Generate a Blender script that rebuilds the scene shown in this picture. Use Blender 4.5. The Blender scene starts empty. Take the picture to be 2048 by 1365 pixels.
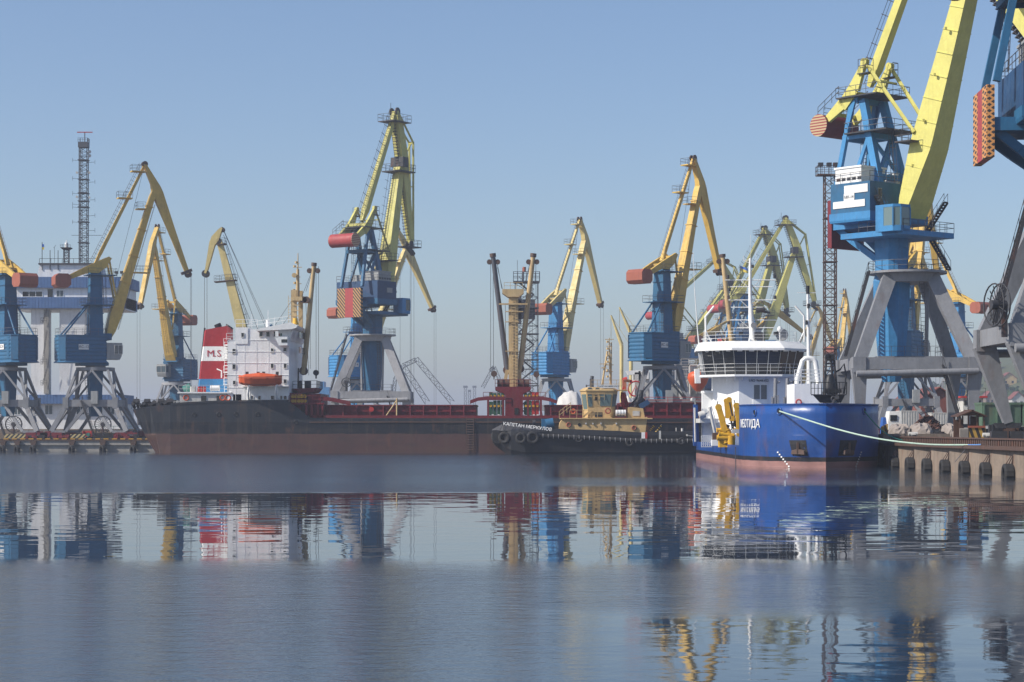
import bpy, math, random
from mathutils import Vector, Matrix
random.seed(7)
R = math.radians
sc = bpy.context.scene
col = sc.collection
# ------------------------------------------------------------ camera
FPX, CAMZ, CX, HY = 4000.0, 3.7, 1024.0, 854.0
cam = bpy.data.cameras.new('camera'); cam_o = bpy.data.objects.new('camera', cam); col.objects.link(cam_o)
cam_o.location = (0, 0, CAMZ); cam_o.rotation_euler = (R(90), 0, 0)
cam.sensor_width = 36; cam.lens = 36*FPX/2048; cam.shift_y = (HY-682.5)/2048
cam.clip_start = 0.5; cam.clip_end = 20000
sc.camera = cam_o
# ------------------------------------------------------------ light
SUN_AZ, SUN_EL = 20.0, 38.0       # sun on the left, a little towards the camera
w = bpy.data.worlds.new("World"); sc.world = w; w.use_nodes = True
nt = w.node_tree; nt.nodes.clear()
sky = nt.nodes.new('ShaderNodeTexSky'); sky.sky_type = 'NISHITA'; sky.sun_disc = False
sky.sun_elevation = R(SUN_EL)
sdir = Vector((-math.cos(R(SUN_AZ))*math.cos(R(SUN_EL)), -math.sin(R(SUN_AZ))*math.cos(R(SUN_EL)), math.sin(R(SUN_EL))))
sky.sun_rotation = math.atan2(sdir.x, sdir.y)
sky.altitude = 0; sky.air_density = 1.0; sky.dust_density = 1.0; sky.ozone_density = 3.5
bg = nt.nodes.new('ShaderNodeBackground'); bg.inputs[1].default_value = 0.105
ow = nt.nodes.new('ShaderNodeOutputWorld')
tint = nt.nodes.new('ShaderNodeMix'); tint.data_type = 'RGBA'; tint.blend_type = 'MULTIPLY'; tint.inputs[0].default_value = 1; tint.inputs[7].default_value = (.96, .95, 1.0, 1)
nt.links.new(sky.outputs[0], tint.inputs[6]); nt.links.new(tint.outputs[2], bg.inputs[0]); nt.links.new(bg.outputs[0], ow.inputs[0])
sl = bpy.data.lights.new('sun', 'SUN'); sl.energy = 4.2; sl.angle = R(0.6); sl.color = (1.0, .93, .82)
so = bpy.data.objects.new('sun', sl); col.objects.link(so)
so.rotation_euler = (-sdir).to_track_quat('-Z', 'Y').to_euler()
sc.view_settings.view_transform = 'Standard'; sc.view_settings.look = 'None'
sc.view_settings.exposure = 0.35; sc.view_settings.gamma = 1
HAZE = 0.00032; HAZE_G = 0.2
# ------------------------------------------------------------ helpers
def P(px, py, Y): return Vector(((px-CX)*Y/FPX, Y, CAMZ+(HY-py)*Y/FPX))
def lin(c): return tuple((v/12.92 if v <= .04045 else ((v+.055)/1.055)**2.4) for v in c)
MATS = {}
def mat(name, c, rough=.55, dirt=.35, streak=.3, rust=0.0, metal=0.0, scale=1.0, dcol=None, spec=.4):
    """painted or raw surface: base colour broken by blotches, run-down streaks and rust"""
    m = bpy.data.materials.new(name); m.use_nodes = True; t = m.node_tree; N = t.nodes; L = t.links
    b = N['Principled BSDF']; b.inputs['Roughness'].default_value = rough; b.inputs['Metallic'].default_value = metal
    b.inputs['Specular IOR Level'].default_value = spec
    tc = N.new('ShaderNodeTexCoord')
    def noise(sx, sz, det, lo, hi):
        mp = N.new('ShaderNodeMapping'); mp.inputs['Scale'].default_value = (sx*scale, sx*scale, sz*scale)
        L.new(tc.outputs['Object'], mp.inputs[0])
        n = N.new('ShaderNodeTexNoise'); n.inputs['Scale'].default_value = 1; n.inputs['Detail'].default_value = det
        n.inputs['Roughness'].default_value = .65
        L.new(mp.outputs[0], n.inputs['Vector'])
        r = N.new('ShaderNodeMapRange'); r.inputs[1].default_value = lo; r.inputs[2].default_value = hi
        L.new(n.outputs[0], r.inputs[0]); return r.outputs[0]
    def mix(fac, a, bcol, k):
        mx = N.new('ShaderNodeMix'); mx.data_type = 'RGBA'
        mm = N.new('ShaderNodeMath'); mm.operation = 'MULTIPLY'; mm.inputs[1].default_value = k
        L.new(fac, mm.inputs[0]); L.new(mm.outputs[0], mx.inputs[0])
        if isinstance(a, tuple): mx.inputs[6].default_value = (*a, 1)
        else: L.new(a, mx.inputs[6])
        mx.inputs[7].default_value = (*bcol, 1); return mx.outputs[2]
    dk = dcol or tuple(v*.45+.012 for v in c)
    o = mix(noise(.35, .35, 6, .42, .7), c, dk, dirt)
    o = mix(noise(2.6, 2.2, 5, .50, .66), o, tuple(min(1, v*1.35+.02) for v in c), .22)
    if streak: o = mix(noise(1.7, .16, 5, .5, .72), o, tuple(v*.4+.02 for v in c), streak)
    if rust: o = mix(noise(1.1, .35, 7, .56, .66), o, (.16, .055, .022), rust)
    L.new(o, b.inputs['Base Color'])
    bu = N.new('ShaderNodeBump'); bu.inputs['Strength'].default_value = 1; bu.inputs['Distance'].default_value = .035; L.new(noise(1.1, .8, 2, 0, 1), bu.inputs['Height']); L.new(bu.outputs[0], b.inputs['Normal'])
    rr = N.new('ShaderNodeMapRange'); rr.inputs[3].default_value = rough-.1; rr.inputs[4].default_value = min(1, rough+.15)
    L.new(noise(.8, .8, 4, .35, .65), rr.inputs[0]); L.new(rr.outputs[0], b.inputs['Roughness'])
    MATS[name] = m; return m
def glassy(name, c, rough=.12):
    m = bpy.data.materials.new(name); m.use_nodes = True; b = m.node_tree.nodes['Principled BSDF']
    b.inputs['Base Color'].default_value = (*c, 1); b.inputs['Roughness'].default_value = rough
    b.inputs['Specular IOR Level'].default_value = .6; MATS[name] = m; return m
def banded(name, c1, c2, period, vec=(1, 0, 1), duty=.5, rough=.6, checker=False):
    """stripes painted on a plate"""
    m = bpy.data.materials.new(name); m.use_nodes = True; t = m.node_tree; N = t.nodes; L = t.links
    b = N['Principled BSDF']; b.inputs['Roughness'].default_value = rough
    tc = N.new('ShaderNodeTexCoord')
    def wave(v):
        d = N.new('ShaderNodeVectorMath'); d.operation = 'DOT_PRODUCT'; d.inputs[1].default_value = tuple(q/period for q in v)
        L.new(tc.outputs['Object'], d.inputs[0])
        f = N.new('ShaderNodeMath'); f.operation = 'FRACT'; L.new(d.outputs['Value'], f.inputs[0])
        g = N.new('ShaderNodeMath'); g.operation = 'GREATER_THAN'; g.inputs[1].default_value = duty; L.new(f.outputs[0], g.inputs[0]); return g.outputs[0]
    fac = wave(vec)
    if checker:
        mm = N.new('ShaderNodeMath'); mm.operation = 'MULTIPLY'; L.new(fac, mm.inputs[0]); L.new(wave((vec[0]*-1, vec[1]*-1, vec[2])), mm.inputs[1]); fac = mm.outputs[0]
    mx = N.new('ShaderNodeMix'); mx.data_type = 'RGBA'; L.new(fac, mx.inputs[0])
    mx.inputs[6].default_value = (*c1, 1); mx.inputs[7].default_value = (*c2, 1)
    L.new(mx.outputs[2], b.inputs['Base Color']); MATS[name] = m; return m
def ramp_z(name, stops, rough=.5, rust=.3, jitter=.12, streak=.35, dent=.03):
    """hull paint in horizontal bands by height above the water (world z)"""
    m = bpy.data.materials.new(name); m.use_nodes = True; t = m.node_tree; N = t.nodes; L = t.links
    b = N['Principled BSDF']; b.inputs['Roughness'].default_value = rough
    g = N.new('ShaderNodeNewGeometry'); s = N.new('ShaderNodeSeparateXYZ'); L.new(g.outputs['Position'], s.inputs[0])
    n = N.new('ShaderNodeTexNoise'); n.inputs['Scale'].default_value = .6; n.inputs['Detail'].default_value = 6; L.new(g.outputs['Position'], n.inputs['Vector'])
    a = N.new('ShaderNodeMath'); a.operation = 'MULTIPLY_ADD'; a.inputs[1].default_value = jitter; a.inputs[2].default_value = -jitter/2; L.new(n.outputs[0], a.inputs[0])
    z = N.new('ShaderNodeMath'); z.operation = 'ADD'; L.new(s.outputs[2], z.inputs[0]); L.new(a.outputs[0], z.inputs[1])
    cur = None
    for i, (lvl, c) in enumerate(stops):
        if i == 0: cur = c; continue
        gt = N.new('ShaderNodeMath'); gt.operation = 'GREATER_THAN'; gt.inputs[1].default_value = lvl; L.new(z.outputs[0], gt.inputs[0])
        mx = N.new('ShaderNodeMix'); mx.data_type = 'RGBA'; L.new(gt.outputs[0], mx.inputs[0])
        if isinstance(cur, tuple): mx.inputs[6].default_value = (*cur, 1)
        else: L.new(cur, mx.inputs[6])
        mx.inputs[7].default_value = (*c, 1); cur = mx.outputs[2]
    def over(cur, sx, sz, lo, hi, c, k):
        mp = N.new('ShaderNodeMapping'); mp.inputs['Scale'].default_value = (sx, sx, sz); L.new(g.outputs['Position'], mp.inputs[0])
        q = N.new('ShaderNodeTexNoise'); q.inputs['Scale'].default_value = 1; q.inputs['Detail'].default_value = 7; q.inputs['Roughness'].default_value = .65; L.new(mp.outputs[0], q.inputs['Vector'])
        r = N.new('ShaderNodeMapRange'); r.inputs[1].default_value = lo; r.inputs[2].default_value = hi; r.inputs[4].default_value = k; L.new(q.outputs[0], r.inputs[0])
        mx = N.new('ShaderNodeMix'); mx.data_type = 'RGBA'; L.new(r.outputs[0], mx.inputs[0]); L.new(cur, mx.inputs[6]); mx.inputs[7].default_value = (*c, 1); return mx.outputs[2]
    cur = over(cur, .25, .3, .45, .7, (.022, .022, .026), .35)
    cur = over(cur, .9, .07, .54, .70, (.10, .07, .045), streak*.7)
    cur = over(cur, 1.9, .10, .56, .70, (.15, .11, .07), streak*.55)
    cur = over(cur, .08, .5, .54, .66, (.11, .075, .045), streak*.5)
    cur = over(cur, .35, 1.1, .52, .66, (.03, .03, .032), streak*.6)
    cur = over(cur, .5, .22, .56, .68, (.15, .06, .03), rust)
    mp = N.new('ShaderNodeMapping'); mp.inputs['Scale'].default_value = (.9, .9, .6); L.new(g.outputs['Position'], mp.inputs[0])
    q = N.new('ShaderNodeTexNoise'); q.inputs['Scale'].default_value = 1; q.inputs['Detail'].default_value = 2; L.new(mp.outputs[0], q.inputs['Vector'])
    # welded plate seams
    def seam(ax, per):
        f = N.new('ShaderNodeMath'); f.operation = 'MULTIPLY'; f.inputs[1].default_value = 1/per; L.new(s.outputs[ax], f.inputs[0])
        f2 = N.new('ShaderNodeMath'); f2.operation = 'FRACT'; L.new(f.outputs[0], f2.inputs[0]); f3 = N.new('ShaderNodeMath'); f3.operation = 'LESS_THAN'; f3.inputs[1].default_value = .05/per; L.new(f2.outputs[0], f3.inputs[0]); return f3.outputs[0]
    sm = N.new('ShaderNodeMath'); sm.operation = 'MAXIMUM'; L.new(seam(2, 1.45), sm.inputs[0]); L.new(seam(0, 3.1), sm.inputs[1])
    ad = N.new('ShaderNodeMath'); ad.operation = 'MULTIPLY_ADD'; ad.inputs[1].default_value = .08; L.new(sm.outputs[0], ad.inputs[0]); L.new(q.outputs[0], ad.inputs[2])
    bu = N.new('ShaderNodeBump'); bu.inputs['Strength'].default_value = 1; bu.inputs['Distance'].default_value = dent; L.new(ad.outputs[0], bu.inputs['Height']); L.new(bu.outputs[0], b.inputs['Normal'])
    L.new(cur, b.inputs['Base Color']); MATS[name] = m; return m

mat('yellow', (.64, .42, .09), dirt=.4, streak=.35, rust=.25)
mat('cream_yellow', (.66, .53, .22), dirt=.35, streak=.3, rust=.2)
mat('lime_yellow', (.56, .52, .15), dirt=.4, streak=.35, rust=.2)
mat('lime_bright', (.62, .57, .15), dirt=.25, streak=.2, rust=.05)
mat('blue', (.016, .115, .235), dirt=.35, streak=.3, rust=.15)
mat('blue_pale', (.04, .22, .46), dirt=.35, streak=.3, rust=.15)
mat('blue_deep', (.014, .06, .15), dirt=.35, streak=.3, rust=.1)
mat('portal_grey', (.23, .235, .25), dirt=.4, streak=.35, rust=.18)
mat('portal_light', (.34, .34, .35), dirt=.4, streak=.35, rust=.18)
mat('portal_dark', (.075, .08, .095), dirt=.4, streak=.3, rust=.2)
mat('steel_dark', (.04, .04, .045), dirt=.3, streak=.2, rust=.5)
mat('steel_rusty', (.10, .06, .045), dirt=.4, streak=.3, rust=.5)
mat('salmon', (.33, .095, .055), dirt=.3, streak=.3)
mat('red_faded', (.38, .05, .05), dirt=.35, streak=.35)
mat('red_deep', (.16, .010, .018), dirt=.4, streak=.35, rust=.2)
mat('red_bright', (.45, .03, .025), dirt=.3, streak=.25)
mat('funnel_red', (.36, .018, .022), dirt=.3, streak=.25)
mat('white', (.82, .82, .81), dirt=.12, streak=.12, rust=.1, dcol=(.5, .5, .48))
mat('white_clean', (.80, .80, .78), dirt=.1, streak=.1, dcol=(.6, .6, .58))
mat('white_dirty', (.55, .54, .51), dirt=.4, streak=.4, rust=.2)
mat('tan', (.56, .39, .18), dirt=.3, streak=.3, rust=.15)
mat('tan_mast', (.55, .40, .20), dirt=.4, streak=.4, rust=.3)
mat('orange', (.62, .095, .018), dirt=.3, streak=.2)
mat('grey_house', (.30, .31, .31), dirt=.35, streak=.3)
mat('black', (.012, .013, .016), dirt=.3, streak=.2, rough=.5)
mat('black_gear', (.018, .018, .022), dirt=.4, streak=.2, rust=.1)
mat('tug_cover', (.05, .05, .055), dirt=.4, streak=.2)
mat('rubber', (.022, .022, .024), dirt=.5, streak=.1, rough=.85, dcol=(.045, .043, .04))
mat('rope', (.42, .55, .46), dirt=.3, streak=0, rough=.9)
mat('rope_blue', (.10, .25, .55), dirt=.3, streak=0, rough=.9)
mat('rope_teal', (.03, .20, .18), dirt=.3, streak=0, rough=.9)
mat('wire', (.10, .10, .11), dirt=.2, streak=0)
mat('concrete', (.235, .185, .145), dirt=.6, streak=.7, rust=.4, rough=.9, scale=1.3)
mat('concrete_grey', (.36, .34, .31), dirt=.5, streak=.5, rough=.9)
mat('concrete_wet', (.055, .055, .05), dirt=.5, streak=.3, rough=.6)
mat('quay_top', (.16, .14, .12), dirt=.5, streak=0, rough=.9, scale=.5)
mat('gravel', (.20, .17, .14), dirt=.5, streak=0, rough=.95, scale=3)
mat('boulder', (.30, .26, .235), dirt=.5, streak=.1, rough=.95, scale=1.4)
mat('scrap', (.12, .055, .04), dirt=.6, streak=0, rough=.9, scale=4)
mat('tower_white', (.74, .74, .74), dirt=.2, streak=.25, rust=.12)
mat('tower_blue', (.08, .16, .34), dirt=.25, streak=.3, rust=.05)
mat('roof_red', (.22, .07, .05), dirt=.4, streak=.2)
mat('wagon_green', (.09, .15, .10), dirt=.5, streak=.4, rust=.25)
mat('winch_green', (.02, .09, .05), dirt=.4, streak=.3, rust=.2)
mat('hydraulic_yellow', (.68, .38, .02), dirt=.4, streak=.3, rust=.15)
mat('tarp_white', (.62, .60, .57), dirt=.3, streak=.1, rough=.9)
mat('booth_brown', (.09, .045, .03), dirt=.4, streak=.3)
mat('booth_panel', (.42, .38, .34), dirt=.4, streak=.4)
mat('sign_white', (.75, .75, .73), dirt=.15, streak=.1)
mat('letter_dark', (.03, .035, .05), dirt=.1, streak=0)
mat('letter_red', (.40, .02, .04), dirt=.1, streak=0)
mat('kerb_yellow', (.60, .33, .04), dirt=.5, streak=.3)
mat('flag_blue', (.03, .12, .45), dirt=.1, streak=0); mat('flag_yellow', (.65, .50, .05), dirt=.1, streak=0)
mat('hill_grass', (.075, .085, .035), dirt=.6, streak=0, rough=1, scale=.05, dcol=(.03, .05, .02))
mat('foliage', (.04, .07, .025), dirt=.6, streak=0, rough=1)
mat('bark', (.08, .06, .04), dirt=.4)
mat('net_teal', (.03, .16, .13), dirt=.3)
glassy('glass_dark', (.012, .014, .018), .08); glassy('glass_blue', (.06, .09, .11), .1); glassy('glass_green', (.13, .19, .19), .12); glassy('glass_brown', (.05, .032, .026), .12)
banded('hazard', (.50, .27, .10), (.02, .02, .02), .62, (.9, -.4, .9))
banded('hazard_checker', (.60, .27, .08), (.03, .03, .035), .55, (.9, .3, 1.2), duty=.4, checker=True)
banded('hazard_booth', (.45, .27, .05), (.03, .025, .02), .55, (1, .2, .35))
banded('hazard_yellow', (.48, .38, .17), (.03, .03, .03), .7, (1, 0, -1))
banded('end_stripe', (.48, .36, .20), (.26, .03, .03), .32, (0, 0, 1), duty=.55)
ramp_z('bulker_hull', [(-9, (.095, .045, .038)), (2.7, (.004, .006, .012)), (4.35, (.014, .018, .026))], rust=.5, jitter=.35, streak=.5, dent=.05)
ramp_z('survey_hull', [(-9, (.36, .19, .17)), (.55, (.012, .014, .02)), (.95, (.004, .062, .27))], rust=.3, jitter=.10, streak=.14, dent=.05, rough=.35)
ramp_z('tug_hull', [(-9, (.02, .02, .024)), (.35, (.009, .010, .014)), (2.55, (.035, .037, .043))], rust=.1, jitter=.04, streak=.15)

PATTERN = {'wall_rib','cladding_seam','weld_seam','louvre_slat','chain_band','rib','comb_rail','kerb_mark','bulwark_stay','vent','house_panel','coaming_stay','joint','ribbed_panel','hull','railing','handrail','window_frame','stern_grating','house_panel','wiper','hull_mark'}
class MB:
    """collects shapes and links them as one mesh object"""
    def __init__(s): s.v = []; s.f = []; s.fm = []; s.m = 0; s.sm = set()
    def add(s, vs, fs, smooth=False):
        n = len(s.v); s.v += [Vector(q) for q in vs]
        for f in fs:
            if smooth: s.sm.add(len(s.f))
            s.f.append([n+i for i in f]); s.fm.append(s.m)
        return s
    def box(s, a, b):
        x0, y0, z0 = a; x1, y1, z1 = b
        return s.add([(x0,y0,z0),(x1,y0,z0),(x1,y1,z0),(x0,y1,z0),(x0,y0,z1),(x1,y0,z1),(x1,y1,z1),(x0,y1,z1)],
              [(3,2,1,0),(4,5,6,7),(0,1,5,4),(1,2,6,5),(2,3,7,6),(3,0,4,7)])
    def loft(s, rings, cap=True, smooth=False, closed=True):
        n = len(rings[0]); vs = [p for r in rings for p in r]; fs = []
        for i in range(len(rings)-1):
            for j in range(n if closed else n-1):
                k = (j+1) % n
                fs.append((i*n+j, i*n+k, (i+1)*n+k, (i+1)*n+j))
        s.add(vs, fs, smooth)
        if cap:
            s.add(rings[0], [tuple(reversed(range(n)))]); s.add(rings[-1], [tuple(range(n))])
        return s
    def beam(s, a, b, w, h, side=(0, 1, 0), w2=None, h2=None):
        a = Vector(a); b = Vector(b); d = (b-a).normalized(); sd = Vector(side); sd = (sd-d*sd.dot(d))
        if sd.length < 1e-4: sd = d.orthogonal()
        sd.normalize(); up = d.cross(sd)
        w2 = w if w2 is None else w2; h2 = h if h2 is None else h2
        def rg(p, w, h): return [p+sd*(i*w/2)+up*(j*h/2) for i, j in ((-1,-1),(1,-1),(1,1),(-1,1))]
        return s.loft([rg(a, w, h), rg(b, w2, h2)])
    def tube(s, pts, r, n=6, r2=None, cap=True):
        pts = [Vector(p) for p in pts]; rings = []; prev = None
        for i, p in enumerate(pts):
            d = (pts[min(i+1, len(pts)-1)]-pts[max(i-1, 0)]).normalized()
            if prev is None: u = d.orthogonal().normalized()
            else: u = (prev-d*prev.dot(d)).normalized()
            prev = u; v = d.cross(u); rad = r if r2 is None else r+(r2-r)*i/(len(pts)-1)
            rings.append([p+(u*math.cos(2*math.pi*k/n)+v*math.sin(2*math.pi*k/n))*rad for k in range(n)])
        return s.loft(rings, cap, n > 5)
    def prism(s, pts, e):
        e = Vector(e); a = [Vector(p) for p in pts]; n = len(a)
        return s.loft([a, [p+e for p in a]])
    def cyl(s, a, b, r, n=14, r2=None): return s.tube([a, b], r, n, r2)
    def disc(s, c, r, d, n=20, t=.05):
        c = Vector(c); d = Vector(d).normalized()*t; return s.cyl(c-d, c+d, r, n)
    def torus(s, c, R_, r, axis=(0, 1, 0), n=18, m=8, squash=1):
        c = Vector(c); ax = Vector(axis).normalized(); u = ax.orthogonal().normalized(); v = ax.cross(u); rings = []
        for i in range(n):
            a = 2*math.pi*i/n; d = u*math.cos(a)+v*math.sin(a)
            rings.append([c+d*(R_+r*math.cos(2*math.pi*j/m))+ax*(r*squash*math.sin(2*math.pi*j/m)) for j in range(m)])
        return s.loft(rings+[rings[0]], False, True)
    def rail(s, pts, h=1.05, step=1.5, r=.035, mids=2, up=(0, 0, 1)):
        up = Vector(up)
        for a, b in zip(pts[:-1], pts[1:]):
            a = Vector(a); b = Vector(b); n = max(1, round((b-a).length/step))
            for k in range(mids): 
                o = up*h*(k+1)/mids; s.tube([a+o, b+o], r, 4)
            for i in range(n+1):
                p = a.lerp(b, i/n); s.tube([p, p+up*h], r, 4)
        return s
    def ladder(s, a, b, side, w=.5, step=.45, r=.035, cage=None):
        a = Vector(a); b = Vector(b); sd = Vector(side).normalized()*w/2
        s.tube([a+sd, b+sd], r, 4); s.tube([a-sd, b-sd], r, 4); L = (b-a).length; n = int(L/step)
        for i in range(1, n): p = a.lerp(b, i/n); s.tube([p+sd, p-sd], r*.8, 3)
        if cage:
            cg = Vector(cage); m = int(L/1.6)
            for i in range(m+1):
                p = a.lerp(b, i/max(1, m)); s.tube([p+sd, p+sd+cg*.7, p+cg, p-sd+cg*.7, p-sd], r*.7, 3)
            for q in (sd+cg*.7, cg, -sd+cg*.7): s.tube([a+q, b+q], r*.6, 3)
        return s
    def stairs(s, a, b, side, w=.8):
        a = Vector(a); b = Vector(b); sd = Vector(side).normalized()*w/2; n = int((b-a).length/.35)
        for q in (sd, -sd): s.beam(a+q, b+q, .06, .25, side); s.tube([a+q+Vector((0,0,1)), b+q+Vector((0,0,1))], .03, 4)
        for i in range(n+1): p = a.lerp(b, i/n); s.beam(p-sd, p+sd, .22, .05, (b-a))
        for i in range(0, n+1, 4):
            p = a.lerp(b, i/n)
            for q in (sd, -sd): s.tube([p+q, p+q+Vector((0,0,1))], .03, 4)
        return s
    def lattice(s, a, b, w, n, side=(1, 0, 0), r=.08, rb=.045, w2=None):
        a = Vector(a); b = Vector(b); d = (b-a).normalized(); sd = Vector(side); sd = (sd-d*sd.dot(d)).normalized(); up = d.cross(sd); w2 = w2 or w
        def c(t): 
            p = a.lerp(b, t); q = (w+(w2-w)*t)/2; return [p+sd*q*i+up*q*j for i, j in ((-1,-1),(1,-1),(1,1),(-1,1))]
        A = c(0); B = c(1)
        for i in range(4): s.tube([A[i], B[i]], r, 4)
        for k in range(n):
            p = c(k/n); q = c((k+1)/n)
            for i in range(4):
                j = (i+1) % 4; s.tube([q[i], q[j]], rb, 3); s.tube([p[i], q[j]] if k % 2 else [p[j], q[i]], rb, 3)
        return s
    def clusters(s):
        n = len(s.v); par = list(range(n))
        def fd(i):
            while par[i] != i: par[i] = par[par[i]]; i = par[i]
            return i
        for f in s.f:
            a = fd(f[0])
            for j in f[1:]: par[fd(j)] = a
        bb = {}
        for i, v in enumerate(s.v):
            r = fd(i); b = bb.get(r)
            if b is None: bb[r] = [v.x, v.y, v.z, v.x, v.y, v.z]
            else:
                b[0] = min(b[0], v.x); b[1] = min(b[1], v.y); b[2] = min(b[2], v.z); b[3] = max(b[3], v.x); b[4] = max(b[4], v.y); b[5] = max(b[5], v.z)
        ks = list(bb)
        if len(ks) > 120: return None
        cl = {k: k for k in ks}
        def fc(i):
            while cl[i] != i: i = cl[i]
            return i
        e = .04
        for i, a in enumerate(ks):
            A = bb[a]
            for b in ks[i+1:]:
                B = bb[b]
                if all(A[q]-e <= B[q+3] and B[q]-e <= A[q+3] for q in range(3)):
                    x, y = fc(a), fc(b)
                    if x != y: cl[y] = x
        out = {}
        for i, f in enumerate(s.f): out.setdefault(fc(fd(f[0])), []).append(i)
        return list(out.values())
    def build(s, name, m, parent=None, kind=None):
        if parent is not None and name not in PATTERN:
            cs = s.clusters()
            if cs and 2 <= len(cs) <= 10:
                first = None
                for idx in cs:
                    t = MB(); mp = {}
                    for fi in idx:
                        nf = []
                        for j in s.f[fi]:
                            if j not in mp: mp[j] = len(t.v); t.v.append(s.v[j])
                            nf.append(mp[j])
                        if fi in s.sm: t.sm.add(len(t.f))
                        t.f.append(nf); t.fm.append(s.fm[fi])
                    o = t._build(name, m, parent, kind); first = first or o
                return first
        return s._build(name, m, parent, kind)
    def _build(s, name, m, parent=None, kind=None):
        me = bpy.data.meshes.new(name); o = bpy.data.objects.new(name, me); col.objects.link(o)
        off = Vector((0, 0, 0)); pr = parent
        while pr is not None: off += pr.location; pr = pr.parent
        me.from_pydata([v-off for v in s.v], [], s.f)
        for q in (m if isinstance(m, (list, tuple)) else [m]): me.materials.append(MATS[q])
        for i, p in enumerate(me.polygons):
            p.material_index = s.fm[i]
            if i in s.sm: p.use_smooth = True
        me.update()
        import bmesh
        bm = bmesh.new(); bm.from_mesh(me); bmesh.ops.recalc_face_normals(bm, faces=bm.faces); bm.to_mesh(me); bm.free()
        if parent is not None: o.parent = parent
        if kind: o['kind'] = kind
        return o
def thing(name, label, cat, loc, group=None):
    o = bpy.data.objects.new(name, None); col.objects.link(o); o.location = loc; o.empty_display_size = 1
    o['label'] = label; o['category'] = cat
    if group: o['group'] = group
    return o
def tag(o, label, cat, group=None):
    o['label'] = label; o['category'] = cat
    if group: o['group'] = group
    return o
def recentre(o):
    """put a single-mesh thing's origin at its own base"""
    me = o.data; n = len(me.vertices); xs = [v.co for v in me.vertices]
    c = Vector((sum(v.x for v in xs)/n, sum(v.y for v in xs)/n, min(v.z for v in xs)))
    me.transform(Matrix.Translation(-c)); o.location = c; return o
def text(s, size, org, right, up, m, parent, name='lettering', ext=.02, sx=1.0, center=True, bold=0.0):
    """lettering as thin raised plates on a surface, origin at the text's middle"""
    cu = bpy.data.curves.new(name, 'FONT'); cu.body = s; cu.size = size; cu.extrude = ext
    cu.align_x = 'CENTER' if center else 'LEFT'; cu.align_y = 'CENTER'; cu.resolution_u = 2
    to = bpy.data.objects.new('tmp', cu); col.objects.link(to)
    dg = bpy.context.evaluated_depsgraph_get(); me = bpy.data.meshes.new_from_object(to.evaluated_get(dg))
    bpy.data.objects.remove(to); bpy.data.curves.remove(cu)
    me.name = name; r = Vector(right).normalized(); u = Vector(up); u = (u-r*u.dot(r)).normalized(); n = r.cross(u)
    off = Vector((0, 0, 0)); pr = parent
    while pr is not None: off += pr.location; pr = pr.parent
    M = Matrix.Translation(Vector(org)-off) @ Matrix(((r.x*sx, u.x, n.x, 0), (r.y*sx, u.y, n.y, 0), (r.z*sx, u.z, n.z, 0), (0, 0, 0, 1)))
    me.transform(M); me.materials.clear(); me.materials.append(MATS[m])
    o = bpy.data.objects.new(name, me); col.objects.link(o); o.parent = parent; return o
class Fr:
    """crane frame: r along the boom, l to the left of it, z up"""
    def __init__(s, X, Y, psi): s.b = Vector((X, Y, 0)); s.d = Vector((math.cos(R(psi)), math.sin(R(psi)), 0)); s.l = Vector((-s.d.y, s.d.x, 0))
    def p(s, r, l, z): return s.b+s.d*r+s.l*l+Vector((0, 0, z))
def circ(c0, r0, c1, r1, sgn):
    dx, dz = c1[0]-c0[0], c1[1]-c0[1]; d = math.hypot(dx, dz); a = (r0*r0-r1*r1+d*d)/(2*d); h = math.sqrt(max(0, r0*r0-a*a))
    return (c0[0]+a*dx/d-sgn*h*dz/d, c0[1]+a*dz/d+sgn*h*dx/d)
def levels(mb, poly, lv, fr):
    """loft a plan polygon (r,l) through (z, outset) levels"""
    cr = sum(p[0] for p in poly)/len(poly); cl = sum(p[1] for p in poly)/len(poly); rings = []
    for z, o in lv:
        rings.append([fr.p(p[0]+math.copysign(o, p[0]-cr), p[1]+math.copysign(o, p[1]-cl), z) for p in poly])
    mb.loft(rings)
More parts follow.
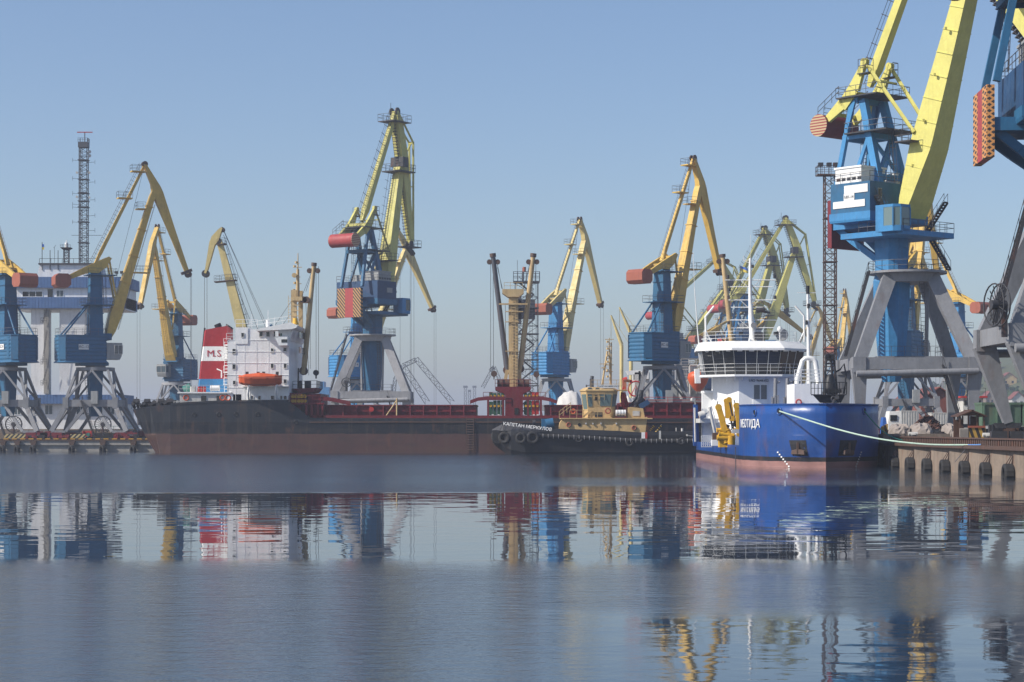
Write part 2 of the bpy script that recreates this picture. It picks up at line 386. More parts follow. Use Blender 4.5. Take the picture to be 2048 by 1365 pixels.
# ------------------------------------------------------------ cranes with a single blue column and a jointed jib
def ac_crane(px, Y, psi, theta, label, ym='yellow', sign=None, gauge=(11.2, 10.5), z0=1.8, group='yellow jib cranes with blue columns', ropes=3.0, bm='blue', pm='portal_grey', lean=0):
    X = (px-CX)*Y/FPX; T = thing('portal_crane', label, 'crane', (X, Y, z0), group); f = Fr(X, Y, psi); L = f.l
    # portal: bogies, spread legs, belt, upper trestle, ring
    gx, gy = gauge[0]/2, gauge[1]/2; zb = 7.6; zr = 13.3
    cs = [(-1,-1),(1,-1),(1,1),(-1,1)]; bx, by = 4.1, 3.9
    W = lambda x, y, z: Vector((X+x, Y+y, z))
    mb = MB()
    for i in range(4):
        a = cs[i]; b = cs[(i+1) % 4]
        mb.beam(W(a[0]*bx, a[1]*by, zb), W(b[0]*bx, b[1]*by, zb), .5, 1.15, (0,0,1) if 0 else (a[1]-b[1], b[0]-a[0], 0))
        mb.box(W(a[0]*bx-.45, a[1]*by-.45, zb-.85), W(a[0]*bx+.45, a[1]*by+.45, zb+.95))
    mb.build('belt_beam', pm, T)
    for a in cs:
        mb = MB()
        mb.beam(W(a[0]*bx, a[1]*by, zb-.4), W(a[0]*gx, a[1]*gy, z0+1.1), .55, .75, (0,1,0))
        mb.beam(W(a[0]*.15*bx, a[1]*by, zb-.4), W(a[0]*gx*.62, a[1]*gy, z0+1.1), .4, .5, (0,1,0))
        mb.beam(W(a[0]*gx*.62, a[1]*gy, z0+1.1), W(a[0]*gx, a[1]*gy, z0+1.1), .4, .4, (0,1,0))
        mb.beam(W(a[0]*bx, a[1]*.1*by, zb-.4), W(a[0]*gx, a[1]*gy*.8, z0+1.2), .35, .45, (1,0,0))
        mb.build('leg', pm, T)
        mb = MB()
        for k in (-.95, .95):
            mb.box(W(a[0]*gx-.85+k, a[1]*gy-.35, z0+.35), W(a[0]*gx+.85+k, a[1]*gy+.35, z0+.95))
            for q in (-.45, .45): mb.cyl(W(a[0]*gx+k+q, a[1]*gy-.25, z0+.35), W(a[0]*gx+k+q, a[1]*gy+.25, z0+.35), .33, 10)
        mb.beam(W(a[0]*gx-1, a[1]*gy, z0+.95), W(a[0]*gx+1, a[1]*gy, z0+.95), .3, .4)
        mb.build('bogie', 'red_deep', T)
    mb = MB()
    for i in range(4):
        a = cs[i]; b = cs[(i+1) % 4]; m = ((a[0]+b[0])/2, (a[1]+b[1])/2)
        mb.beam(W(a[0]*bx, a[1]*by, zb+.6), W(m[0]*3.0, m[1]*3.0, zr-.2), .32, .42, (b[0]-a[0], b[1]-a[1], 0))
        mb.beam(W(b[0]*bx, b[1]*by, zb+.6), W(m[0]*3.0, m[1]*3.0, zr-.2), .32, .42, (b[0]-a[0], b[1]-a[1], 0))
        mb.beam(W(a[0]*bx, a[1]*by, zb+.6), W(a[0]*2.55, a[1]*2.3, zr-.2), .4, .5, (1,0,0))
    mb.build('trestle', pm, T)
    mb = MB(); mb.cyl(W(0,0,zr-.25), W(0,0,zr+.3), 3.2, 20); mb.cyl(W(0,0,zr+.3), W(0,0,zr+.75), 1.7, 16); mb.build('slewing_ring', pm, T)
    mb = MB(); mb.stairs(W(gx*.1, -by-.6, z0+.6), W(-bx*.35, -by-.5, zb+.4), (0,1,0), .6); mb.ladder(W(-.7,-1.9,zb+.5), W(-1.3,-1.9,zr), (1,0,0), .5); mb.build('ladder', 'steel_dark', T)
    mb = MB(); rc = W(gx*.35, -gy*.9, z0+2.3)
    for q in (0, .35): mb.torus(rc+Vector((0, q, 0)), 1.35, .07, (0,1,0), 18, 5)
    for k in range(9): a = k*math.pi/9; mb.tube([rc+Vector((math.cos(a)*1.5, .17, math.sin(a)*1.5)), rc-Vector((math.cos(a)*1.5, -.17, math.sin(a)*1.5))], .04, 3)
    mb.cyl(rc+Vector((0,-.2,0)), rc+Vector((0,.6,0)), .35, 10); mb.beam(rc, rc+Vector((0,.2,-1.9)), .3, .3)
    mb.build('cable_reel', 'steel_dark', T)
    mb = MB(); mb.box(W(.2, -by-.8, zb-.1), W(1.3, -by-.1, zb+2.0)); mb.build('switch_box', 'grey_house', T)
    # column
    mb = MB(); rings = []
    for z, h, d in ((z0+3.6, .75, .75), (zb, .95, .95), (zr-.3, 1.15, 1.15), (zr+.7, 1.15, 1.15), (19.2, 1.15, 1.35), (29.2, .92, 1.0), (30.3, .8, .9)):
        rings.append([f.p(h*i-.1, d*j, z) for i, j in ((-1,-1),(1,-1),(1,1),(-1,1))])
    mb.loft(rings); cp = mb.build('column', bm, T)
    mb = MB()
    for z in (20.8, 22.6, 25.0, 27.3): mb.loft([[f.p((1.22 if z < 24 else 1.1)*i-.1, (1.3 if z < 24 else 1.2)*j, z+dz) for i, j in ((-1,-1),(1,-1),(1,1),(-1,1))] for dz in (0, .14)])
    mb.build('stiffener', bm, cp)
    def deck(z, r0, r1, l0, l1, nm='platform', m=bm, rail=True):
        mb = MB(); mb.loft([[f.p(r, l, z+dz) for r, l in ((r0,l0),(r1,l0),(r1,l1),(r0,l1))] for dz in (0, .12)])
        o = mb.build(nm, m, T)
        if rail:
            mb = MB(); mb.rail([f.p(r, l, z+.1) for r, l in ((r0,l0),(r1,l0),(r1,l1),(r0,l1),(r0,l0))], 1.05, 1.4, .03); mb.build('railing', 'wire', o)
    deck(24.0, -2.2, 2.6, -2.4, 2.4); deck(29.0, -1.6, 3.2, -1.9, 1.9)
    mb = MB(); mb.ladder(f.p(-1.5, -1.2, 18.9), f.p(-1.3, -1.2, 24), L, .5, cage=-f.d*.6); mb.ladder(f.p(1.5, .6, 24), f.p(1.3, .6, 29), L, .5, cage=f.d*.6); mb.build('ladder', 'steel_dark', T)
    # machine house with ribbed sides
    poly = [(-6.4,-1.5),(-5.4,-2.45),(1.3,-2.45),(1.3,2.45),(-5.4,2.45),(-6.4,1.5)]
    lv = [(14.35, -.3), (14.7, 0)]
    for k in range(6): z = 14.85+k*.62; lv += [(z, 0), (z+.12, .07), (z+.36, .07), (z+.48, 0)]
    lv += [(18.75, 0), (18.8, .1), (18.95, .1)]
    mb = MB(); levels(mb, poly, lv, f); mh = mb.build('machine_house', bm, T)
    mb = MB()
    for s in (-1, 1): mb.loft([[f.p(r, s*l, z) for r, l in ((-6.15,1.6),(-5.6,2.2),(-5.5,2.55),(-6.5,1.75))] for z in (14.8, 18.6)])
    mb.loft([[f.p(r, l, z) for r, l in ((-4.9,2.4),(-4.2,2.4),(-4.2,2.56),(-4.9,2.56))] for z in (15, 18.6)]); mb.build('house_panel', bm, mh)
    mb = MB(); mb.rail([f.p(r, l, 18.95) for r, l in poly+poly[:1]], 1.1, 1.3, .03); mb.build('railing', 'wire', mh)
    mb = MB()
    for s in (-1, 1): mb.tube([f.p(-5.6, s*1.7, 18.9), f.p(-.9, s*.9, 24.6)], .16, 6)
    mb.build('stay', bm, T)
    if sign:
        for s in (-1, 1):
            mb = MB(); c = f.p(-2.5, s*2.57, 16.95); u = f.d*.85; mb.loft([[c-u+Vector((0,0,q*.45)), c+u+Vector((0,0,q*.45)), c+u+L*s*.04+Vector((0,0,q*.45)), c-u+L*s*.04+Vector((0,0,q*.45))] for q in (-1, 1)])
            sg = mb.build('number_sign', 'sign_white', mh)
            text(sign, .62, c+L*s*.045, f.d*(-s), (0,0,1), 'letter_dark', sg, bold=.012)
    # cabin
    mb = MB(); cl = -1.6
    mb.loft([[f.p(r, l, z) for r, l in ((1.35,-2.7),(r1,-2.7),(r1,-.5),(1.35,-.5))] for z, r1 in ((14.9, 3.5), (15.5, 3.8), (17.5, 3.9), (17.7, 3.9))]); cb = mb.build('cabin', 'grey_house', T)
    mb = MB()
    mb.loft([[f.p(r, l, z) for r, l in ((2.6,-2.73),(r1,-2.73),(r1,-.47),(2.6,-.47))] for z, r1 in ((15.9, 3.86), (17.25, 3.93))]); mb.build('window', 'glass_blue', cb)
    mb = MB()
    for r in (2.6, 3.25, 3.9): mb.beam(f.p(r, -2.75, 15.8), f.p(r, -2.75, 17.35), .08, .08)
    for l in (-2.75, -1.6, -.45): mb.beam(f.p(3.92, l, 15.8), f.p(3.95, l, 17.35), .08, .08)
    for z in (15.85, 17.3): mb.beam(f.p(2.6,-2.75,z), f.p(3.92,-2.75,z), .08, .08, (0,0,1)); mb.beam(f.p(3.92,-2.75,z), f.p(3.92,-.45,z), .08, .08, (0,0,1))
    mb.build('window_frame', 'white_dirty', cb)
    mb = MB(); mb.loft([[f.p(r, l, z) for r, l in ((-1.5,-1.6),(2.4,-1.6),(2.4,1.6),(-1.5,1.6))] for z in (18.2, 19.3)]); mb.loft([[f.p(r, l, z) for r, l in ((-3,-2),(1.8,-2),(1.8,2),(-3,2))] for z in (13.9, 14.4)]); mb.build('turntable', bm, T)
    # jointed jib
    A = (2.0, 18.4); hd = (A[0]+26.2*math.cos(R(theta)), A[1]+26.2*math.sin(R(theta))); tf = (-.2, 30.8)
    ap = max(circ(hd, 4.75, tf, 19.1, 1), circ(hd, 4.75, tf, 19.1, -1), key=lambda c: c[1])
    a0 = math.atan2(ap[1]-hd[1], ap[0]-hd[0])
    def jp(t, o):      # jib coordinates: t along from apex to tip, o outwards
        dx, dz = math.cos(a0+math.pi-R(7.5)), math.sin(a0+math.pi-R(7.5)); dx, dz = (hd[0]-ap[0])/4.75, (hd[1]-ap[1])/4.75
        c, s_ = math.cos(R(3.5)), math.sin(R(3.5)); ux, uz = dx*c-dz*s_, dx*s_+dz*c
        return (ap[0]+ux*t-uz*o*1.0, ap[1]+uz*t+ux*o*1.0)
    def q(pt, l=0): return f.p(pt[0], l, pt[1])
    ax = Vector((math.cos(R(theta)), math.sin(R(theta)))); nx = Vector((-ax.y, ax.x))
    def bp(t, o, l=0): v = Vector(A)+ax*(26.2*t)+nx*o; return f.p(v.x, l, v.y)
    mb = MB(); rings = []
    for t, h, wd in ((0, .3, 1.25), (.06, .7, 1.2), (.16, .95, 1.0), (.4, .75, .8), (.8, .5, .6), (.97, .45, .58), (1.01, .3, .55)):
        rings.append([bp(t, -h, -wd), bp(t, h, -wd), bp(t, h, wd), bp(t, -h, wd)])
    mb.loft(rings); bo = mb.build('boom', ym, T)
    mb = MB()
    for t in (.2, .38, .56, .74, .9): 
        h = .86-.42*t; wd = .98-.42*t; mb.loft([[bp(t+dt, -h-.12, -wd-.12), bp(t+dt, h+.12, -wd-.12), bp(t+dt, h+.12, wd+.12), bp(t+dt, -h-.12, wd+.12)] for dt in (0, .006)])
    mb.build('stiffener', ym, bo)
    mb = MB(); mb.ladder(bp(.08, -1.25, 0), bp(.93, -.85, 0), L, .5, .5, .03); mb.build('ladder', 'steel_rusty', bo)
    for t, o0, o1 in ((.45, -1.0, -3.6), (.88, .6, 2.0)):
        mb = MB(); z = bp(t, 0).z; r = (bp(t, o0)-f.b).dot(f.d); r1 = r+(o0-o1)*1.0 if o1 < o0 else r-(o1-o0)
        mb.loft([[f.p(a_, l, z+dz) for a_, l in ((r,-1.0),(r1,-1.0),(r1,1.0),(r,1.0))] for dz in (0, .15)]); pf = mb.build('platform', ym, bo)
        mb = MB(); mb.rail([f.p(a_, l, z+.12) for a_, l in ((r,-1),(r1,-1),(r1,1),(r,1))], 1.1, 1.2, .03); mb.build('railing', 'wire', pf)
    # jib: two-stage profile
    prof = [(-.25, -.2), (0, .3), (4.2, 1.15), (5.2, 1.2), (12, .75), (19, .36), (19.6, .15), (19.5, -.25), (12, -.35), (6.4, -.55), (4.75, -.55), (3.2, -.2)]
    mb = MB()
    n = len(prof); ring = []
    for l in (-.48, .48): ring.append([q(jp(t, o), l) for t, o in prof])
    mb.loft(ring); jb = mb.build('jib', ym, T)
    mb = MB(); tp = jp(19.7, .1)
    for l in (-.35, .35): mb.disc(q(tp, l), .55, L, 14, .08)
    for l in (-.35, .35): mb.disc(q(jp(-.2, .1), l), .5, L, 14, .08)
    mb.beam(q(jp(19.2, -.9)), q(jp(19.2, .9)), 1.0, .5, L); mb.build('pulley', 'steel_rusty', jb)
    # tie bar, rocker, counterweight, link
    mb = MB(); a_ = q(tf); b_ = q(ap); dd = (b_-a_).normalized(); up = dd.cross(L).normalized()
    if up.z < 0: up = -up
    mb.beam(a_, a_.lerp(b_, .12), .8, .3, L, .5, .6); mb.beam(a_.lerp(b_, .12), b_, .5, .6, L, .45, .42); tb = mb.build('tie_bar', ym, T)
    mb = MB(); mb.tube([a_+up*.95, b_+up*.95], .03, 4); mb.tube([a_+up*.65, b_+up*.65], .025, 4)
    for k in range(26): p = a_.lerp(b_, (k+.5)/26); mb.tube([p+up*.2, p+up*1.0], .028, 3)
    mb.build('handrail', 'steel_rusty', tb)
    for t in (.66, .93):
        p = a_.lerp(b_, t); mb = MB(); mb.loft([[p+f.d*i+L*j+Vector((0,0,z)) for i, j in ((-1.7,-.8),(.7,-.8),(.7,.8),(-1.7,.8))] for z in (0, .18)]); pf = mb.build('platform', ym, tb)
        mb = MB(); mb.rail([p+f.d*i+L*j+Vector((0,0,.15)) for i, j in ((.7,-.8),(-1.7,-.8),(-1.7,.8),(.7,.8))], 1.05, 1.1, .03); mb.build('railing', 'wire', pf)
    mb = MB()
    dl = R(lean); pv = Vector((.3, 29.9))
    def rk(r, z): v = Vector((r, z))-pv; return (pv.x+v.x*math.cos(dl)-v.y*math.sin(dl), pv.y+v.x*math.sin(dl)+v.y*math.cos(dl))
    for s in (-1, 1):
        pts = [rk(*c) for c in ((-5.6,27.7),(-5.4,28.5),(-1.4,30.6),(2.0,32.2),(2.5,31.9),(1.6,30.4),(.3,29.4),(-1.4,29.4))]
        mb.loft([[q(p_, s*1.05-.18) for p_ in pts], [q(p_, s*1.05+.18) for p_ in pts]])
    mb.beam(q(rk(1.9,31.6),-1), q(rk(1.9,31.6),1), .4, .4); mb.beam(q(rk(-1.2,30.1),-1), q(rk(-1.2,30.1),1), .4, .4); mb.build('rocker_arm', ym, T)
    mb = MB(); c0 = rk(-5.7, 28.0); mb.loft([[q((c0[0]+r_, c0[1]+z_), l) for r_, z_ in ((-1.3,-.7),(-.8,-1.2),(.8,-1.2),(1.3,-.7),(1.3,.6),(.8,1.1),(-.8,1.1),(-1.3,.6))] for l in (-1.7, 1.7)]); mb.build('counterweight', 'salmon', T)
    mb = MB()
    for s in (-.9, .9): mb.beam(q(rk(2.1,31.8), s), bp(.27, .9, s), .25, .3)
    mb.build('link_rod', ym, T)
    if ropes is not None:
        mb = MB()
        for s in (-.35, .35): mb.tube([q(tp, s)+f.d*.5, q(tp, s)*1+f.d*.5+Vector((0,0,ropes-tp[1]))], .035, 4)
        hk = q(tp)+f.d*.5; z = ropes
        mb.cyl(Vector((hk.x, hk.y, z+1.2)), Vector((hk.x, hk.y, z)), .35, 8)
        mb.build('hoist_rope', 'wire', T)
        mb = MB(); mb.tube([q(jp(-.2, .1)), q((1.2, 19.2))], .03, 3); mb.tube([q(ap), q(tp)], .03, 3); mb.build('luffing_rope', 'wire', T)
    return T
G1 = dict()
ac_crane(191, 335, 24, 72.6, 'yellow jib crane before the white control tower, blue house signed АС-12', sign='АС-12', gauge=(12.4, 10.5))
ac_crane(15, 335, 134, 70, 'yellow jib crane cut by the left edge, ribbed blue house signed АС-9', sign='АС-9', gauge=(12.4, 10.5))
ac_crane(352, 450, -109, 72, 'yellow crane seen end on behind the cargo ship stern, boom towards the viewer', gauge=(10.5, 10.5), pm='portal_light', bm='blue', ropes=4)
ac_crane(716, 430, 40, 66, 'yellow jib crane half hidden behind the tallest lime crane, house signed АС-8', sign='АС-8', ym='cream_yellow', bm='blue_pale', ropes=3, gauge=(10.5,10.5), pm='portal_light')
ac_crane(1112, 412, 58, 68.5, 'cream jib crane with bright light blue column between lattice tower and tug', ym='cream_yellow', bm='blue_pale', pm='portal_light', gauge=(10.5,10.5), ropes=3, lean=3)
ac_crane(1325, 327, 45, 74.2, 'yellow jib crane above the tug, ribbed blue house signed АС-10', sign='АС-10', gauge=(10.5,10.5))
ac_crane(1812, 322, 62, 70, 'yellow jib crane right behind the huge lime crane, its portal beside the scrap heap', gauge=(10.8,10.5), z0=2.4, ropes=3.5)
ac_crane(1915, 412, 130, 70, 'yellow crane right of the huge lime crane legs, salmon counterweight pointing right', gauge=(10.5,10.5), z0=2.4, bm='blue_pale')
ac_crane(1672, 640, 62, 72, 'small distant yellow crane directly behind the rusty floodlight tower', gauge=(10.5,10.5), z0=2.2, pm='portal_light')
ac_crane(1592, 720, 25, 70, 'small distant golden crane seen between the booms of the two far lime cranes', gauge=(10.5,10.5), z0=2.2)
ac_crane(1368, 640, 25, 60, 'distant yellow crane low on the skyline just right of the АС-10 crane', gauge=(10.5,10.5), z0=2.2)
ac_crane(1425, 560, 28, 44, 'distant yellow crane with lowered boom, a blue and yellow flag by its tip', gauge=(10.5,10.5), z0=2.2, bm='blue_deep')

# ------------------------------------------------------------ big lime cranes with a blue mast frame and a drum counterweight
def mk_crane(px, Y, psi, theta, label, ym='lime_yellow', px_portal=None, gauge=(12.6, 10.5), zb=10.6, z0=2.4, sign=None, signs=False, plate='hazard', bm='blue', hm='blue_deep', pm='portal_grey', drum='red_faded', ropes=6.0, group='lime cranes with a blue mast frame', full=True, reel=None, inset=.25, tie=23.3):
    X = (px-CX)*Y/FPX; T = thing('portal_crane', label, 'crane', (X, Y, z0), group); f = Fr(X, Y, psi); L = f.l; D = f.d
    PX = ((px_portal or px)-CX)*Y/FPX; W = lambda x, y, z: Vector((PX+x, Y+y, z))
    gx, gy = gauge[0]/2, gauge[1]/2; zr = 20.4; cs = [(-1,-1),(1,-1),(1,1),(-1,1)]
    for a in cs:
        mb = MB()
        mb.beam(W(a[0]*2.3, a[1]*2.0, zr), W(a[0]*gx, a[1]*gy, zb), 1.15, 1.5, (0,1,0), .95, 1.35)
        mb.box(W(a[0]*gx-.7, a[1]*gy-.6, zb-1.0), W(a[0]*gx+.7, a[1]*gy+.6, zb+.7))
        mb.beam(W(a[0]*gx, a[1]*gy, zb-.5), W(a[0]*(gx-inset), a[1]*gy, z0+1.5), 1.0, 1.7, (0,1,0), .6, .7)
        mb.build('leg', pm, T)
        mb = MB(); c = W(a[0]*(gx-inset), a[1]*gy, z0)
        mb.beam(c+Vector((0,0,1.5)), c+Vector((0,0,1.1)), .5, 2.2, (0,1,0), .5, 1.8)
        for k in (-1, 1):
            mb.beam(c+Vector((k*.75-.6,0,.55)), c+Vector((k*.75+.6,0,.55)), .7, .6, (0,1,0))
            for q_ in (-.33, .33): mb.cyl(c+Vector((k*.75+q_,-.25,.4)), c+Vector((k*.75+q_,.25,.4)), .32, 12)
        mb.build('bogie', 'steel_dark', T)
    mb = MB()
    for i in range(4):
        a = cs[i]; b = cs[(i+1) % 4]; pa = W(a[0]*gx, a[1]*gy, zb); pb = W(b[0]*gx, b[1]*gy, zb); s = (pb-pa).normalized()*.65
        mb.beam(pa+s, pb-s, .9, 1.3, (a[1]-b[1], b[0]-a[0], 0))
    mb.build('belt_beam', pm, T)
    mb = MB()
    for s in (-1, 1): mb.tube([W(-gx-.4, s*(gy+.95), zb-1.15), W(gx+.2, s*(gy+.95), zb-.85)], .34, 10)
    mb.build('tie_tube', pm, T)
    mb = MB(); mb.cyl(W(0,0,zr-.7), W(0,0,zr+.3), 3.3, 24, 3.6); mb.cyl(W(0,0,zr+.3), W(0,0,zr+.55), 4.4, 24); rg = mb.build('ring_platform', pm, T)
    mb = MB(); mb.rail([W(4.3*math.cos(R(k*20)), 4.3*math.sin(R(k*20)), zr+.5) for k in range(19)], 1.15, 1.6, .035); mb.build('railing', 'wire', rg)
    mb = MB(); rings = []
    for z, h in ((z0+6.2, .9), (zb+1, 1.35), (17, 1.75), (zr-.5, 1.8), (zr+.4, 1.6), (24.6, 1.7)): rings.append([f.p(h*i, h*j, z) for i, j in ((-1,-.55),(-.55,-1),(.55,-1),(1,-.55),(1,.55),(.55,1),(-.55,1),(-1,.55))])
    mb.loft(rings); mb.build('column', bm, T)
    mb = MB()
    for s in (-1, 1): mb.tube([W(s*2.1, -1.0, zr-.5), W(s*1.9, -1.0, zb+.4)], .22, 6)
    mb.box(W(-3.6, -2.2, zb+.75), W(3.6, 2.2, zb+.9)); pc = mb.build('inner_platform', pm, T)
    mb = MB(); mb.rail([W(-3.6,-2.2,zb+.9), W(3.6,-2.2,zb+.9), W(3.6,2.2,zb+.9)], 1.1, 1.4, .03); mb.build('railing', 'wire', pc)
    if full:
        mb = MB(); mb.stairs(W(-gx-.9, -2.0, zb+.9), W(-4.6, -2.0, zr+.5), (0,1,0), .7); mb.build('stair', 'steel_dark', T)
        mb = MB(); mb.stairs(W(gx-1.4, -gy-.4, z0+1), W(gx-3.6, -gy-.4, zb-.2), (0,1,0), .7); mb.build('stair', 'steel_dark', T)
    mb = MB(); mb.ladder(W(1.5,-2.2,zb+1), W(1.2,-2.0,zr), (1,0,0), .5); mb.build('ladder', 'steel_dark', T)
    if reel:
        rc = Vector(reel[0]); ra_ = Vector(reel[1]).normalized(); rr = reel[2]; u_ = Vector((0,0,1)); v_ = ra_.cross(u_); mb = MB()
        for q_ in (-.25, .25): mb.torus(rc+ra_*q_, rr, .06, ra_, 20, 5)
        for k in range(8): a = k*math.pi/8; v = (v_*math.cos(a)+u_*math.sin(a))*rr; mb.tube([rc+v, rc-v], .04, 3)
        mb.cyl(rc-ra_*.5, rc+ra_*.7, .35, 10); mb.beam(rc+ra_*.6, rc+ra_*.6-u_*(rr+.8), .3, .4); mb.build('cable_reel', 'steel_dark', T)
    # slewing deck
    mb = MB(); mb.loft([[f.p(r, l, z) for r, l in ((-3.6,-4.4),(5.2,-4.4),(5.2,4.4),(-3.6,4.4))] for z in (24.55, 25.15)]); mb.cyl(f.p(0,0,23.6), f.p(0,0,24.6), 1.9, 16); dk = mb.build('slewing_deck', bm, T)
    mb = MB(); mb.rail([f.p(r, l, 25.15) for r, l in ((-1,-4.4),(5.2,-4.4),(5.2,4.4),(-1,4.4))], 1.1, 1.3, .035); mb.build('railing', 'wire', dk)
    for a_, b_, s_ in ((f.p(4.2, 4.8, 21.2), f.p(1.4, 4.8, 25.2), L), (f.p(1.5, 4.0, 25.2), f.p(4.4, 4.0, 28.6), L), (f.p(1.5,-1.6,25.2), f.p(1.5,-4.3,29.0), D)): mb = MB(); mb.stairs(a_, b_, s_, .65); mb.build('stair', 'steel_dark', T)
    mb = MB()
    for s in (-1, 1): mb.beam(f.p(-6.5, s*1.8, 26.4), f.p(-4.2, s*1.6, 24.6), .5, .7, L); mb.beam(f.p(-4.2, s*1.6, 24.6), f.p(-1.2, s*1.0, 22.4), .5, .7, L)
    mb.loft([[f.p(r, l, z) for r, l in ((-6.6,-2.6),(-1.0,-2.6),(-1.0,2.6),(-6.6,2.6))] for z in (25.9, 26.9)]); mb.build('tail_frame', bm, T)
    # machine house
    mb = MB(); poly = [(-4.6,-4.9),(1.0,-4.9),(1.0,4.9),(-4.6,4.9)]
    levels(mb, poly, [(27.4, 0), (30.7, 0)], f); mh = mb.build('machine_house', hm, T)
    mb = MB(); levels(mb, poly, [(26.35, -.05), (26.6, .12), (27.4, .12)], f); mb.build('house_skirt', bm if not signs else 'blue_pale', mh)
    mb = MB()
    for k in range(19):
        r = -4.5+k*.3
        for s in (-1, 1): mb.loft([[f.p(r+i, s*(4.9)+j, z) for i, j in ((-.05,-.03),(.05,-.03),(.05,.03),(-.05,.03))] for z in (27.45, 30.65)])
    if not signs: mb.build('wall_rib', hm, mh)
    mb = MB(); levels(mb, [(-4.1,-4.7),(-.4,-4.7),(-.4,-.6),(-4.1,-.6)], [(30.7,0),(32.3,0),(32.35,.12),(32.55,.12)], f); levels(mb, [(-2.2,1.0),(-.2,1.0),(-.2,3.2),(-2.2,3.2)], [(30.7,0),(32.1,0)], f)
    vb = mb.build('roof_unit', 'grey_house' if not signs else 'white_clean', mh)
    mb = MB()
    for k in range(5): r = -3.9+k*.75; mb.loft([[f.p(r+i, -4.72+j, z) for i, j in ((0,-.02),(.5,-.02),(.5,.02),(0,.02))] for z in (31.0, 31.35)])
    mb.build('vent', 'steel_dark', vb)
    mb = MB(); mb.rail([f.p(r, l, 30.7) for r, l in poly+poly[:1]], 1.1, 1.5, .035); mb.build('railing', 'wire', mh)
    mb = MB(); mb.loft([[f.p(r, l, z) for r, l in ((.98,-3.6),(1.04,-3.6),(1.04,-2.9),(.98,-2.9))] for z in (28.4, 30.0)]); fr = mb.build('door', 'grey_house', mh)
    mb = MB(); mb.loft([[f.p(r, l, z) for r, l in ((.98,-3.5),(1.07,-3.5),(1.07,-3.0),(.98,-3.0))] for z in (29.1, 29.9)]); mb.build('pane', 'glass_dark', fr)
    if signs:
        mb = MB()
        for r0, r1, z0_, z1_ in ((-2.6,.75,29.5,30.4), (-2.65,-1.15,28.7,29.52), (-4.2,.35,27.95,28.72)):
            mb.loft([[f.p(r, l, z) for r, l in ((r0,-4.93),(r1,-4.93),(r1,-4.985),(r0,-4.985))] for z in (z0_, z1_)])
        sg = mb.build('sign_board', 'sign_white', mh); text('МК-14', .46, f.p(-1.9,-4.99,29.1), D, (0,0,1), 'letter_dark', sg, bold=.012)
    elif sign:
        mb = MB(); mb.loft([[f.p(r, l, z) for r, l in ((-1.9,-4.95),(-.3,-4.95),(-.3,-5.0),(-1.9,-5.0))] for z in (28.6, 29.5)]); sg = mb.build('number_sign', 'grey_house', mh); None
    # ballast plate
    if plate:
        mb = MB()
        for l0, l1, mi in ((-2.8,-.95,0), (-.95,.95,1), (.95,2.8,0)):
            mb.m = mi; mb.loft([[f.p(r, l, z) for r, l in ((-6.9,l0),(-6.3,l0),(-6.3,l1),(-6.9,l1))] for z in (23.9, 29.3)])
        mb.build('ballast_plate', [plate, drum], T)
    # cab
    mb = MB(); c = [(2.2,-5.4),(4.6,-5.4),(5.2,-4.8),(5.2,-3.2),(2.2,-3.2)]
    mb.loft([[f.p(r, l, z) for r, l in c] for z in (24.9, 25.5)]); mb.loft([[f.p(r, l, z) for r, l in c] for z in (27.5, 27.8)]); mb.loft([[f.p(r, l, z) for r, l in ((2.2,-5.4),(3.3,-5.4),(3.3,-3.2),(2.2,-3.2))] for z in (25.5, 27.5)])
    for r, l in c[1:4]: mb.beam(f.p(r, l, 25.5), f.p(r, l, 27.5), .12, .12)
    cb = mb.build('cabin', 'blue_pale', T)
    mb = MB(); mb.loft([[f.p(r, l, z) for r, l in ((3.3,-5.37),(4.58,-5.37),(5.17,-4.78),(5.17,-3.25),(3.3,-3.25))] for z in (25.5, 27.5)]); mb.build('window', 'glass_green' if signs else 'glass_dark', cb)
    # mast frame
    mb = MB(); tz = 40.3
    for s in (-1, 1):
        mb.beam(f.p(-6.1, s*2.5, 29.6), f.p(-3.9, s*2.0, tz), .45, .55, L); mb.beam(f.p(.9, s*2.3, 27.4), f.p(-2.6, s*1.7, tz), .7, .85, L)
        mb.beam(f.p(-3.6, s*2.4, 30.7), f.p(-1.6, s*2.0, 36.0), .35, .4, L); mb.beam(f.p(-5.0, s*2.2, 36.2), f.p(-1.4, s*1.95, 36.2), .3, .4, L)
        mb.beam(f.p(-3.4, s*2.2, 40.3), f.p(-4.8,s*2.2,36.2), .25,.3,L)
        mb.beam(f.p(-1.6, s*1.9, 36.3), f.p(-.2, -s*2.0, 31.5), .3, .4, D)
    for r, z in ((-3.3, tz), (-1.4, 36.2), (-5.0, 36.2), (-.3, 31.5)): mb.beam(f.p(r,-2.2,z), f.p(r,2.2,z), .5, .6)
    mb.build('mast_frame', bm, T)
    for z, r0, r1 in ((40.6, -5.6, .2), (36.5, -4.4, 1.6)):
        mb = MB(); mb.loft([[f.p(r, l, z+dz) for r, l in ((r0,-2.9),(r1,-2.9),(r1,2.9),(r0,2.9))] for dz in (0, .14)]); pf = mb.build('platform', 'steel_dark', T)
        mb = MB(); mb.rail([f.p(r, l, z+.1) for r, l in ((r0,-2.9),(r1,-2.9),(r1,2.9),(r0,2.9),(r0,-2.9))], 1.15, 1.3, .035); mb.build('railing', 'wire', pf)
    mb = MB(); mb.ladder(f.p(-4.6, .8, 30.9), f.p(-4.2, .8, 40.6), L, .5, .45, .035, -D*.7); mb.ladder(f.p(1.0, -1.0, 30.9), f.p(.6, -1.0, 36.5), L, .5, .45, .035, D*.7); mb.build('ladder', 'steel_dark', T)
    # rocker arms + drum
    mb = MB()
